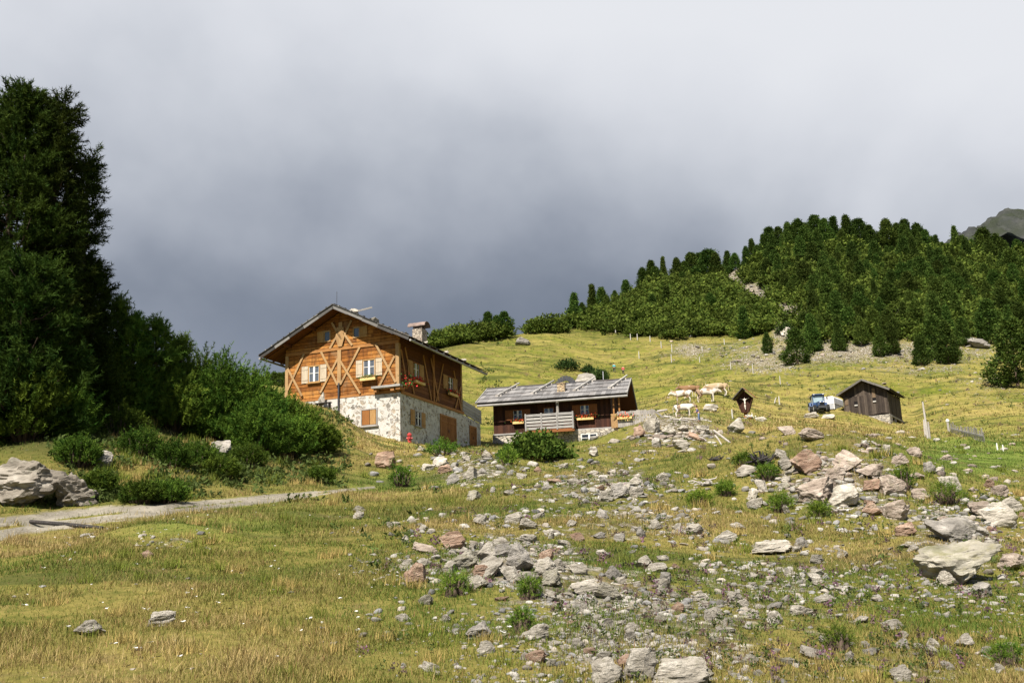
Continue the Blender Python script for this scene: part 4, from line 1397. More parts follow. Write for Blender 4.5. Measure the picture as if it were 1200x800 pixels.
def rock_shape(seed, sub, cuts=11, blocky=.62, rough=.05):
    r = np.random.default_rng(seed)
    v, f = ico(sub)
    v = v.copy()
    for k in range(cuts):
        n = r.normal(size=3)
        if k < 5:
            n = np.eye(3)[k % 3] * (1 if k % 2 else -1) + r.normal(size=3) * .28
        n /= np.linalg.norm(n)
        d = r.uniform(blocky - .14, blocky + .2)
        t = v @ n - d
        v -= np.maximum(t, 0)[:, None] * n * .97
    if rough:
        off = r.uniform(0, 50, 3)
        for i in range(len(v)):
            q = v[i]
            b = Vector((q[0], q[1], q[2] * 1.5))
            a = mnoise.noise(b * 2.1 + Vector(off)) * rough * 1.4 + mnoise.noise(b * 5.0 + Vector(off)) * rough * .9 + mnoise.noise(b * 11 + Vector(off)) * rough * .45
            v[i] = q * (1 + a)
    lo, hi = v.min(0), v.max(0)
    v = (v - (lo + hi) / 2) / (hi - lo)
    v[:, 2] += .5                       # unit box standing on z = 0
    return v, f


ROCKS = []
for k in range(22):
    v_, f_ = rock_shape(100 + k, 5, 12 + k % 7, .46 + .04 * (k % 5), .10 if k < 18 else .16)
    me_ = np_mesh('rock', v_, f_)
    me_.polygons.foreach_set('use_smooth', np.ones(len(me_.polygons), bool))
    me_.set_sharp_from_angle(angle=math.radians(20))
    me_.materials.append(M['rock'])
    ROCKS.append(me_)


def put_rock(name, k, p, w, d, h, rz, mat, tilt=(0, 0), sink=.18):
    o = bpy.data.objects.new(name, ROCKS[k % 22]); C.objects.link(o)
    o.location = (p[0], p[1], p[2] - h * sink)
    o.rotation_euler = (tilt[0], tilt[1], rz)
    o.scale = (w, d, h * (1 + sink))
    o.material_slots[0].link = 'OBJECT'
    o.material_slots[0].material = M[mat]
    return o


# px x0, x1, y top, y base, material, shape, tilt about the view axis, label
BOULDERS = [
    (-10, 78, 540, 597, 'rock_crag', 18, .0, 'big craggy lichened boulder at the left edge above the track', 'boulder left of the track'),
    (66, 116, 556, 595, 'rock_crag', 19, .1, 'brown grey fractured boulder leaning on the big lichened boulder beside the track', 'brown boulder by the track'),
    (107, 131, 530, 550, 'rock_dark', 6, -.2, 'small grey slab on the bank above the lichened track boulders', 'grey bank slab'),
    (245, 271, 517, 537, 'rock_dark', 8, .1, 'dark rock under the edge of the dwarf pines on the left bank', 'dark bank rock'),
    (442, 466, 532, 551, 'rock_brown', 2, .2, 'lone brown boulder on the golden slope below the timber house', 'lone brown boulder'),
    (540, 560, 548, 564, 'rock', 7, .1, 'upright grey block on the near side of the earth mound', 'grey mound block'),
    (523, 537, 555, 569, 'rock_dark', 1, -.1, 'dark pointed rock at the foot of the earth mound', 'dark mound rock'),
    (513, 530, 545, 556, 'rock_brown', 4, 0, 'brownish rock halfway up the earth mound', 'brown mound rock'),
    (565, 578, 529, 539, 'rock', 9, 0, 'round white stone on the crest of the earth mound', 'white mound stone'),
    (755, 776, 487, 509, 'rock', 10, .15, 'pale pointed boulder crowning the stone heap beside the farmhouse terrace', 'pale pointed boulder'),
    (776, 792, 499, 512, 'rock', 12, 0, 'pale block right of the pointed boulder on the stone heap', 'pale heap block'),
    (742, 757, 500, 514, 'rock_brown', 13, 0, 'tan rock left of the pointed boulder below the terrace railing', 'tan terrace rock'),
    (764, 778, 513, 526, 'rock_dark', 14, .2, 'dark grey rock in front of the pointed boulder on the stone heap', 'dark heap rock'),
    (786, 806, 516, 528, 'rock', 3, -.2, 'leaning whitish slab low on the stone heap', 'leaning whitish slab'),
    (806, 822, 505, 517, 'rock_brown', 5, 0, 'rusty stone in the middle of the crest heap', 'rusty crest stone'),
    (853, 873, 491, 509, 'rock', 11, .1, 'upright pale boulder standing on the crest in front of the shrine', 'upright crest boulder'),
    (913, 934, 499, 511, 'rock_pink', 15, .3, 'pinkish flat rock at the top left of the great boulder pile', 'pinkish top rock'),
    (936, 964, 506, 519, 'rock_pink', 16, -.35, 'long slanting pinkish slab at the top of the great boulder pile', 'long slanting slab'),
    (912, 930, 537, 553, 'rock', 17, 0, 'pale rock beside the charred roots', 'pale root rock'),
    (932, 964, 532, 558, 'rock_brown', 0, .3, 'rusty brown overhanging boulder in the middle of the great pile', 'rusty overhanging boulder'),
    (975, 1003, 526, 556, 'rock_pink', 1, -.3, 'tall pointed pink slab, highest stone of the great boulder pile', 'tall pointed pink slab'),
    (966, 992, 551, 568, 'rock_pink', 2, .1, 'pink block under the tall pointed slab', 'pink block'),
    (938, 984, 562, 592, 'rock_pink', 21, .2, 'large broken grey pink slab at the front of the great pile', 'large broken slab'),
    (975, 1010, 572, 596, 'rock', 6, .3, 'sloping grey boulder right of the large broken slab', 'sloping grey boulder'),
    (1006, 1031, 547, 564, 'rock_pink', 7, -.1, 'dark edged pink boulder on the right shoulder of the great pile', 'pink shoulder boulder'),
    (1012, 1033, 564, 578, 'rock_brown', 8, .2, 'reddish brown rock below the pink shoulder boulder', 'reddish brown rock'),
    (1033, 1064, 557, 582, 'rock_pink', 9, .25, 'big smooth pink boulder at the right end of the great pile', 'smooth pink boulder'),
    (1034, 1066, 588, 611, 'rock_pink', 10, 0, 'pale pink boulder below the smooth pink boulder', 'pale pink boulder'),
    (1012, 1034, 590, 606, 'rock_brown', 12, .1, 'shadowed brown rock left of the pale pink boulder', 'shadowed brown rock'),
    (1082, 1097, 542, 556, 'rock_dark', 13, 0, 'grey rock alone on the green slope below the tall stake', 'grey slope rock'),
    (1096, 1109, 548, 558, 'rock', 14, .1, 'pale small rock right of the grey slope rock', 'pale slope rock'),
    (1106, 1128, 556, 576, 'rock', 15, .3, 'leaning pale block on the right slope', 'leaning pale block'),
    (1166, 1184, 569, 583, 'rock_pink', 16, .4, 'tilted pinkish slab near the right edge', 'tilted pinkish slab'),
    (1168, 1200, 583, 600, 'rock', 17, 0, 'rounded whitish boulder at the right edge', 'rounded whitish boulder'),
    (1153, 1190, 591, 619, 'rock', 0, .1, 'big pale egg shaped boulder at the right edge', 'egg shaped boulder'),
    (1134, 1161, 589, 606, 'rock_pink', 3, -.1, 'pinkish boulder left of the egg shaped boulder', 'pinkish boulder'),
    (1131, 1160, 611, 627, 'rock', 5, .1, 'pale blocky boulder behind the tilted dark slab', 'pale blocky boulder'),
    (1082, 1130, 604, 638, 'rock_dark', 7, -.55, 'tilted dark grey slab with one sharp edge, on the right slope', 'tilted dark slab'),
    (1080, 1166, 642, 684, 'rock_moss', 20, .12, 'broad flat mossy outcrop low on the right slope', 'broad mossy outcrop'),
    (1098, 1131, 640, 664, 'rock_moss', 11, .2, 'rounded mossy rock lying on the broad flat outcrop', 'rounded mossy rock'),
    (1148, 1172, 636, 649, 'rock', 2, 0, 'pale rock behind the broad mossy outcrop', 'pale rock behind the outcrop'),
    (1173, 1206, 652, 669, 'rock_pink', 9, 0, 'smooth pinkish rock cut by the right edge of the view', 'smooth pinkish rock'),
    (1100, 1122, 670, 688, 'rock', 12, .2, 'white angular rock in front of the broad mossy outcrop', 'white angular rock'),
    (1140, 1166, 684, 700, 'rock_dark', 14, 0, 'grey flat rock at the right foot of the broad mossy outcrop', 'grey flat rock'),
    (1050, 1074, 614, 630, 'rock_brown', 4, 0, 'brownish rubble block left of the tilted dark slab', 'brownish rubble block'),
    (862, 886, 547, 560, 'rock', 1, .1, 'flat pale rock left of the charred roots', 'flat pale rock'),
    (887, 900, 562, 577, 'rock', 15, .2, 'upright white stone below the charred roots', 'upright white stone'),
    (877, 895, 586, 598, 'rock', 10, .1, 'whitish lump on the slope below the upright white stone', 'whitish lump'),
    (838, 868, 624, 637, 'rock', 17, .25, 'long pale flat slab in the right middle meadow', 'long pale flat slab'),
    (880, 925, 637, 652, 'rock', 8, .1, 'flat whitish slab cluster stone right of the long pale slab', 'flat whitish slab'),
    (717, 739, 567, 585, 'rock_dark', 13, .2, 'dark grey rock of the little cairn in the middle', 'dark cairn rock'),
    (737, 754, 571, 584, 'rock', 16, 0, 'round tan stone right of the little cairn', 'round tan stone'),
    (700, 720, 576, 589, 'rock', 2, .1, 'whitish stone left of the little cairn', 'whitish cairn stone'),
    (594, 615, 602, 615, 'rock', 3, .1, 'flat grey white stone above the central stone pile', 'flat grey white stone'),
    (607, 630, 610, 622, 'rock', 9, -.1, 'pale slab just below the flat grey white stone', 'pale upper slab'),
    (517, 546, 626, 644, 'rock_brown', 0, .2, 'rusty brown rock left above the central stone pile', 'rusty brown rock'),
    (484, 516, 634, 650, 'rock_pink', 5, .1, 'low pinkish outcrop left of the rusty brown rock', 'low pinkish outcrop'),
    (473, 501, 662, 686, 'rock_brown', 7, .15, 'brown cracked boulder at the left end of the central stones', 'brown cracked boulder'),
    (518, 536, 658, 674, 'rock', 14, -.2, 'grey rock at the left foot of the central stone pile', 'grey foot rock'),
    (533, 562, 647, 668, 'rock_moss', 4, .3, 'tan rounded slab on the left of the central stone pile', 'tan rounded slab'),
    (560, 583, 637, 657, 'rock', 11, .3, 'grey leaning slab at the back of the central stone pile', 'grey leaning slab'),
    (577, 600, 639, 654, 'rock_dark', 6, 0, 'dark shaded rock in the middle of the central stone pile', 'dark shaded rock'),
    (596, 629, 640, 672, 'rock_dark', 12, .3, 'biggest dark grey rock of the central stone pile', 'biggest dark grey rock'),
    (561, 594, 655, 678, 'rock', 1, .45, 'long pale slab slanting across the front of the central stone pile', 'long pale pile slab'),
    (555, 575, 664, 678, 'rock_brown', 16, .2, 'brown slab under the long pale slab', 'brown pile slab'),
    (627, 653, 656, 677, 'rock', 13, 0, 'bright white block at the right of the central stone pile', 'bright white block'),
    (632, 649, 645, 659, 'rock_brown', 10, 0, 'dark brown rock behind the bright white block', 'dark brown rock'),
    (591, 610, 664, 682, 'rock', 15, .4, 'grey upright stone in front of the dark grey rocks', 'grey upright stone'),
    (637, 659, 670, 690, 'rock_moss', 8, .3, 'greenish tan rock below the bright white block', 'greenish tan rock'),
    (605, 632, 674, 688, 'rock', 2, 0, 'wide grey stone at the foot of the central stone pile', 'wide grey stone'),
    (550, 572, 676, 691, 'rock', 17, .1, 'pale flat stone at the left foot of the central stone pile', 'pale flat foot stone'),
    (640, 662, 692, 706, 'rock', 5, .1, 'whitish slab below the greenish tan rock', 'whitish lower slab'),
    (668, 703, 682, 699, 'rock', 3, .1, 'broad white slab right of the central stone pile', 'broad white slab'),
    (696, 729, 686, 704, 'rock_moss', 9, -.3, 'broad tan slab beside the broad white slab', 'broad tan slab'),
    (666, 688, 662, 675, 'rock', 0, 0, 'flat pale stone between the white block and the tan slab', 'flat pale stone'),
    (740, 764, 653, 667, 'rock', 11, .1, 'grey rounded stone in the grass right of the central stones', 'grey rounded stone'),
    (755, 783, 660, 672, 'rock', 6, .1, 'pale rock right of the grey rounded stone', 'pale neighbouring rock'),
    (548, 576, 731, 750, 'rock_dark', 4, .2, 'grey slab in the low grass in the middle foreground', 'grey foreground slab'),
    (614, 644, 734, 752, 'rock', 7, .2, 'pale tilted slab right of the small green sprig', 'pale tilted slab'),
    (617, 641, 765, 779, 'rock_brown', 10, .1, 'orange tan stone in the foreground grass', 'orange tan stone'),
    (694, 731, 776, 806, 'rock', 13, .15, 'square white block at the bottom edge', 'square white block'),
    (728, 769, 766, 800, 'rock', 2, -.1, 'large white boulder at the bottom edge', 'large white boulder'),
    (724, 748, 770, 788, 'rock_brown', 14, .1, 'tan rock wedged behind the two white bottom boulders', 'tan wedged rock'),
    (766, 828, 781, 812, 'rock', 8, .05, 'long cream boulder at the bottom edge', 'long cream boulder'),
    (795, 836, 784, 806, 'rock_moss', 1, .1, 'low pale rock behind the long cream boulder', 'low pale rock'),
    (88, 123, 730, 747, 'rock', 12, .1, 'flat grey stone in the grass at lower left', 'flat grey left stone'),
    (174, 207, 717, 735, 'rock', 16, .2, 'pointed grey stone in the grass at lower left', 'pointed grey left stone'),
    (165, 180, 646, 655, 'rock_brown', 17, 0, 'small tan stone below the track at left', 'small tan stone'),
    (940, 972, 758, 774, 'rock', 5, .1, 'pale stone left of the small green pine sprout', 'pale sprout stone'),
    (1035, 1058, 728, 740, 'rock', 0, .1, 'white rounded stone right of the small green pine sprout', 'white sprout stone'),
    (1045, 1068, 782, 799, 'rock', 3, .2, 'pointed pale rock at the bottom right', 'pointed pale rock'),
    (925, 952, 710, 723, 'rock', 9, .1, 'flat tan slab above the small green pine sprout', 'flat tan slab'),
    (956, 978, 699, 708, 'rock', 6, 0, 'white flat stone in the right foreground meadow', 'white flat stone'),
    (946, 964, 672, 684, 'rock', 15, .1, 'whitish stone in the heather of the right meadow', 'whitish heather stone'),
    (1120, 1142, 745, 760, 'rock', 11, .3, 'leaning pale stone near the lower right corner', 'leaning pale stone'),
]
HERO = []
for (x0, x1, yt, yb, mt_, k, tl, lab, short) in BOULDERS:
    p = ground_at((x0 + x1) / 2, yb - 1.5)
    dist = p.y
    w = (x1 - x0) / FOC * dist * 1.03; h = (yb - yt) / FOC * dist * .95
    c = Vector((p.x, p.y, 0)) + Vector((p.x, p.y, 0)).normalized() * w * .32
    c.z = H(c.x, c.y)
    c.z = min(c.z, p.z + .25 * w)
    o = put_rock('boulder', k, c, w, w * random.uniform(.7, 1.0), h, random.uniform(-.4, .4), mt_, (random.uniform(-.08, .08), -tl * .7), .22)
    tag(o, lab, 'boulder')
    HERO.append((c.x, c.y, w, short))

# rock outcrops in the meadow behind the farmhouse
for (x0, x1, yt, yb, mt_, k, lab) in [(670, 700, 439, 452, 'rock_dark', 6, 'grey rock outcrop in the meadow just behind the farmhouse roof'),
                                      (603, 622, 397, 404, 'rock_dark', 9, 'flat grey outcrop near the meadow skyline left of the ridge pines'),
                                      (942, 960, 484, 490, 'rock', 4, 'pale flat rock on the crest in front of the tractor'),
                                      (962, 978, 486, 491, 'rock', 8, 'pale flat rock between tractor and hay hut'),
                                      (822, 842, 475, 482, 'rock', 2, 'pale flat rock in the pasture below the grazing cattle'),
                                      (884, 898, 489, 494, 'rock', 3, 'low pale slab at the foot of the wayside shrine'),
                                      (1040, 1062, 362, 372, 'rock', 10, 'pale rock showing inside the right hand wood'),
                                      (932, 945, 344, 352, 'rock_dark', 12, 'grey rock in the bare strip between thicket and wood'),
                                      (1128, 1160, 393, 405, 'rock_dark', 5, 'grey scree rib below the wood near the right edge'),
                                      (914, 926, 386, 395, 'rock', 7, 'grey slab at the lower end of the bare strip')]:
    p = ground_at((x0 + x1) / 2, yb - .5)
    w = (x1 - x0) / FOC * p.y; h = (yb - yt) / FOC * p.y * 1.15
    tag(put_rock('rock_outcrop', k, p, w, w * .7, h, random.uniform(-.3, .3), mt_, (0, 0), .35), lab, 'rock')

# middle sized rocks, each an object, in the stony patches
rr = np.random.default_rng(77)
N = 9000
qx = rr.uniform(380, 1210, N); qy = rr.uniform(500, 800, N)
sc = ell(qx, qy, SCREE)
keep = rr.random(N) < sc ** 1.6 * .45
qx, qy = qx[keep], qy[keep]
P, hit = ground_many(qx, qy, ymax=110)
P = P[hit]
placed = []
for p in P:
    if len(placed) >= 225: break
    s = rr.uniform(9, 20) * (1.25 if rr.random() < .15 else 1)
    w = s / FOC * p[1]
    if any((p[0] - a) ** 2 + (p[1] - b) ** 2 < (w * .5 + c_ * .5) ** 2 for a, b, c_, _ in placed): continue
    if any((p[0] - a) ** 2 + ((p[1] - b) * .6) ** 2 < (w * .5 + c_ * .45) ** 2 for a, b, c_, _ in HERO): continue
    if p[1] > 62: continue
    placed.append((p[0], p[1], w, p))
seen_lab = {}
for (x, y, w, p) in placed:
    pr = rr.random()
    right = project(np.array(p))[0] > 930 and p[1] > 16
    mt_, cw = (('rock_pink', 'pinkish') if right and pr < .55 else ('rock', 'pale grey') if pr < .62 else ('rock_moss', 'tan') if pr < .80 else ('rock_brown', 'brown') if pr < .9 else ('rock_dark', 'dark grey'))
    hf = rr.uniform(.25, .72)
    o = put_rock('rock', int(rr.integers(18)), p, w, w * rr.uniform(.6, 1.1), w * hf, rr.uniform(-3, 3), mt_, (rr.uniform(-.25, .25), rr.uniform(-.25, .25)), .35)
    hx, hy_, hw, short = min(HERO, key=lambda q: (q[0] - x) ** 2 + (q[1] - y) ** 2)
    dx, dy = x - hx, y - hy_
    rel = ('right of' if dx > 0 else 'left of') if abs(dx) > abs(dy) * .6 else ('uphill of' if dy > 0 else 'downhill of')
    shape = 'flat' if hf < .45 else 'blocky' if hf > .68 else 'low'
    size = 'small' if w < .28 else 'middling' if w < .5 else 'stout'
    lab = '%s %s %s rock %s the %s' % (size, shape, cw, rel, short)
    if lab in seen_lab:
        dd = math.hypot(dx, dy)
        lab2 = lab.replace(' rock ', ' rock farther ' if dd > seen_lab[lab] else ' rock close ')
        lab = lab2 if lab2 not in seen_lab else lab
    seen_lab[lab] = math.hypot(dx, dy)
    tag(o, lab, 'rock', 'rocks lying about the %s' % short)

# loose stones nobody could count: one object
SM = [rock_shape(300 + k, 2, 8, .55, .0) for k in range(12)]


def stones(n, region, wfun, smin, smax, seed, ymax, name, label, flat=(.3, .8)):
    r = np.random.default_rng(seed)
    x = r.uniform(region[0], region[1], n); y = r.uniform(region[2], region[3], n)
    k = r.random(n) < wfun(x, y)
    P, hit = ground_many(x[k], y[k], ymax=ymax); P = P[hit]
    cl = fbm(P[:, 0] * .75, P[:, 1] * .75, 201, 4); P = P[r.random(len(P)) < np.clip((cl - .40) * 5.5, .06, 1)]
    m_ = masks(P[:, 0], P[:, 1], P[:, 2]); P = P[m_['road'] < .5]
    V, F, T = [], [], []; off = 0
    for p in P:
        s = (smin + (smax - smin) * r.random() ** 2.5) / FOC * p[1]
        v, f = SM[r.integers(12)]
        a = r.uniform(0, 6.28); ca, sa = math.cos(a), math.sin(a)
        w = v * np.array([s * r.uniform(.8, 1.5), s, s * r.uniform(*flat)])
        w = np.stack([w[:, 0] * ca - w[:, 1] * sa, w[:, 0] * sa + w[:, 1] * ca, w[:, 2] + w[:, 0] * r.uniform(-.3, .3) - .25 * s], 1)
        V.append(w + p); F.append(f + off); off += len(v)
        b = r.uniform(.17, .46)
        hue = np.array([1.0, .965, .91]) if r.random() < .55 else np.array([1.0, .91, .80]) if r.random() < .6 else np.array([.72, .72, .74])
        if p[0] > 5 and p[1] > 20 and r.random() < .35: hue = np.array([1.0, .84, .74])
        T.append(np.tile(b * hue, (len(v), 1)))
    me = np_mesh(name, np.concatenate(V), np.concatenate(F), tint=np.concatenate(T))
    o = link_mesh(name, me, M['stones'])
    tag(o, label, 'stones', kind='stuff')
    return o


stones(100000, (-60, 1420, 505, 806), lambda x, y: np.clip(ell(x, y, SCREE) ** 1.35 * .95 + .055 * sstep(360, 560, x) + .006, 0, 1), 1.5, 10.5, 5, 95, 'loose_stones', 'loose pale stones strewn over the stony patches of the near slope')
stones(16000, (780, 1210, 325, 480), lambda x, y: np.clip(ell(x, y, SCREE) ** 1.5 * .42 + .010, 0, 1), 1.0, 5.5, 6, 330, 'scree', 'pale scree scattered over the far slope below the wood')

# ------------------------------------------------------------------ trees and shrubs
def norm(a):
    return a / np.maximum(np.linalg.norm(a, axis=-1, keepdims=True), 1e-9)


def brush(P, D, L, k, nl, w, tint, r, tv=.25):
    """needle brushes along shoots: P bases, D directions, L lengths; one thin triangle per needle"""
    n = len(P)
    t = r.random((n, k)) ** .8
    rad = norm(r.normal(size=(n, k, 3)))
    nd = norm(D[:, None] * .75 + rad * .8)
    b = P[:, None] + D[:, None] * (L[:, None] * t)[..., None]
    side = norm(np.cross(nd, r.normal(size=(n, k, 3)))) * (w / 2)
    ln = (nl * r.uniform(.7, 1.2, (n, k)))[..., None]
    V = np.stack([b - side, b + side, b + nd * ln], 2).reshape(-1, 3)
    F = np.arange(n * k * 3).reshape(-1, 3)
    T = np.repeat(tint * r.uniform(1 - tv, 1 + tv, (n, 1)), k * 3, 0)
    return V, F, T


def leafcards(P, D, s, k, tint, r, asp=1.0):
    """little leaf-sized quads about clump points (far trees)"""
    n = len(P)
    c = P[:, None] + r.normal(size=(n, k, 3)) * (s * .55)[:, None, None]
    d = norm(D[:, None] + r.normal(size=(n, k, 3)) * .75)
    e = norm(np.cross(d, r.normal(size=(n, k, 3))))
    h = (s[:, None] * r.uniform(.35, .75, (n, k)))[..., None]
    V = np.stack([c - e * h * .32 * asp, c + e * h * .32 * asp, c + d * h * 1.1 + e * h * .10, c + d * h * 1.1 - e * h * .10], 2).reshape(-1, 3)
    F = np.arange(n * k * 4).reshape(-1, 4)
    T = np.repeat(tint * r.uniform(.75, 1.25, (n, 1)), k * 4, 0)
    return V, F, T


def trunk_mb(h, r0, seed, limbs=(), lean=.03):
    r = random.Random(seed); m = MB()
    pts, rad = [], []
    ax, ay = r.uniform(-lean, lean), r.uniform(-lean, lean)
    for i in range(8):
        t = i / 7
        pts.append((ax * h * t + math.sin(t * 5 + seed) * .02 * h * .3, ay * h * t, h * t - .25 * (i == 0)))
        rad.append(r0 * (1 - t) ** .8 + .012)
    m.tube(pts, rad, 8)
    for a, b, c, ra in limbs:
        m.tube([a, b, c], [ra, ra * .65, ra * .2], 5)
    return m


def pine_near(h, R, seed, shoots, k=16, nl=.13, w=.016, base=.04, top=.35, dark=1.0, cone=.75, shoot=.24):
    """stone pine with brush-like shoots on real limbs; returns trunk MB and crown mesh data"""
    r = np.random.default_rng(seed)
    limbs = []; P, D = [], []
    nb = int(max(26, h * 15))
    prof = lambda t: (1 - t) ** cone * (.92 + .08 * min(1, t / .15)) + .06
    per = max(4, shoots // nb)
    for i in range(nb):
        t = base + (1 - base) * ((i + r.random()) / nb) ** .92
        z = t * h
        az = i * 2.399 + r.uniform(-.5, .5)
        ln = R * prof(t) * r.uniform(.72, 1.15)
        up = .10 + .75 * t + r.uniform(-.12, .2)
        d0 = np.array([math.cos(az), math.sin(az), up * .35]); d0 /= np.linalg.norm(d0)
        a = np.array([0, 0, z]); b = a + d0 * ln * .55 + np.array([0, 0, -.03 * ln]); c = a + d0 * ln + np.array([0, 0, .22 * ln * (.4 + up)])
        limbs.append((tuple(a), tuple(b), tuple(c), .02 + .012 * ln))
        n = max(3, int(per * (.35 + prof(t) * 1.0)))
        s = r.uniform(.28, 1.0, n) ** .75
        q = np.where(s[:, None] < .55, a + (b - a) * (s / .55)[:, None], b + (c - b) * ((s - .55) / .45)[:, None])
        ncl = max(2, n // 9)
        cl = r.integers(0, ncl, n); q = q[cl % n]
        cc = r.normal(size=(ncl, 3)) * (ln * .17 + .07) * np.array([.85, .85, .7])
        q = q + cc[cl] + r.normal(size=(n, 3)) * (.055 + .035 * ln)
        P.append(q)
        dd = np.stack([np.full(n, math.cos(az)), np.full(n, math.sin(az)), np.full(n, .75)], 1) + r.normal(size=(n, 3)) * .55
        D.append(norm(dd))
    # leader
    n = max(8, int(per * 2)); zz = r.uniform(.84, 1.0, n) * h
    P.append(np.stack([r.normal(size=n) * .09 * R * .6, r.normal(size=n) * .09 * R * .6, zz], 1)); D.append(norm(r.normal(size=(n, 3)) * .4 + [0, 0, 1]))
    P = np.concatenate(P); D = np.concatenate(D)
    L = r.uniform(.7, 1.25, len(P)) * shoot
    g = r.random((len(P), 1))
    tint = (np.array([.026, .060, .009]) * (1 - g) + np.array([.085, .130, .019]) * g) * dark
    V, F, T = brush(P, D, L, k, nl, w, tint, r)
    return trunk_mb(h * .97, .035 * h ** .9 * .6 + .03, seed, limbs), (V, F, T)


def mugo_near(h, R, seed, shoots, k=16, nl=.10, w=.014, bright=1.0, shoot=.26):
    r = np.random.default_rng(seed)
    limbs = []; P, D = [], []
    ns = 15
    for i in range(ns):
        az = i * 2.399 + r.uniform(-.3, .3); q = math.sqrt((i + .5) / ns)
        tip = np.array([math.cos(az) * R * q * .9, math.sin(az) * R * q * .9, h * (1 - .55 * q * q) * r.uniform(.72, 1.05)])
        mid = np.array([tip[0] * .75, tip[1] * .75, tip[2] * .38])
        limbs.append(((math.cos(az) * .1, math.sin(az) * .1, -.1), tuple(mid), tuple(tip), .035 + .012 * h))
        n = shoots // ns
        s = r.uniform(.12, 1, n) ** .7
        pt = mid + (tip - mid) * s[:, None] + r.normal(size=(n, 3)) * np.array([R * .17, R * .17, h * .10])
        pt[:, 2] = np.maximum(pt[:, 2], .05)
        P.append(pt)
        o_ = np.stack([pt[:, 0] / R, pt[:, 1] / R, np.full(n, 1.0)], 1) + r.normal(size=(n, 3)) * .28
        D.append(norm(o_))
    # skirt resting on the ground
    n = shoots // 4; az = r.uniform(0, 6.283, n); q = np.sqrt(r.random(n))
    pt = np.stack([np.cos(az) * R * q, np.sin(az) * R * q, h * .30 * (1.05 - q * q) * r.uniform(.2, 1.3, n)], 1)
    P.append(pt); D.append(norm(np.stack([np.cos(az) * .7, np.sin(az) * .7, np.full(n, .8)], 1) + r.normal(size=(n, 3)) * .3))
    P = np.concatenate(P); D = np.concatenate(D)
    L = r.uniform(.7, 1.3, len(P)) * shoot
    g = r.random((len(P), 1))
    tint = (np.array([.034, .075, .010]) * (1 - g) + np.array([.105, .160, .020]) * g) * bright
    V, F, T = brush(P, D, L, k, nl, w, tint, r)
    m = MB()
    for a, b, c, ra in limbs: m.tube([a, b, c], [ra, ra * .6, ra * .25], 5)
    return m, (V, F, T)


def plant_thing(name, data, p, rz, label, cat, group=None, parts=('trunk', 'crown')):
    t = thing(name, p, rz, label, cat, group)
    m, (V, F, T) = data
    m.build(parts[0], M['bark'], t, smooth=True)
    link_mesh(parts[1], np_mesh(parts[1], V, F, tint=T), M['needles'], t)
    return t


# --- the big pines at the left edge
gt = 'big dark pines at the left edge'
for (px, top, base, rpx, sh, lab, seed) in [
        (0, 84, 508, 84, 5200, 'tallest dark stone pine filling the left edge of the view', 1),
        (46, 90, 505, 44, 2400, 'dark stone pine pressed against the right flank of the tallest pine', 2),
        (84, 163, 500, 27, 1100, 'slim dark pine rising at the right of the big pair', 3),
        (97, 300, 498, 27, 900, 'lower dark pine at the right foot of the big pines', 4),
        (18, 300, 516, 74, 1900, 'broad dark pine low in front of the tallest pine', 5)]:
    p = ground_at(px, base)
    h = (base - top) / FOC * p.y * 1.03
    plant_thing('stone_pine', pine_near(h - .2, rpx / FOC * p.y - .12, seed, int(sh * 1.4), 30, .13, .026, .0, dark=.50, cone=.48, shoot=.40), p, seed * .7, lab, 'pine tree', gt)

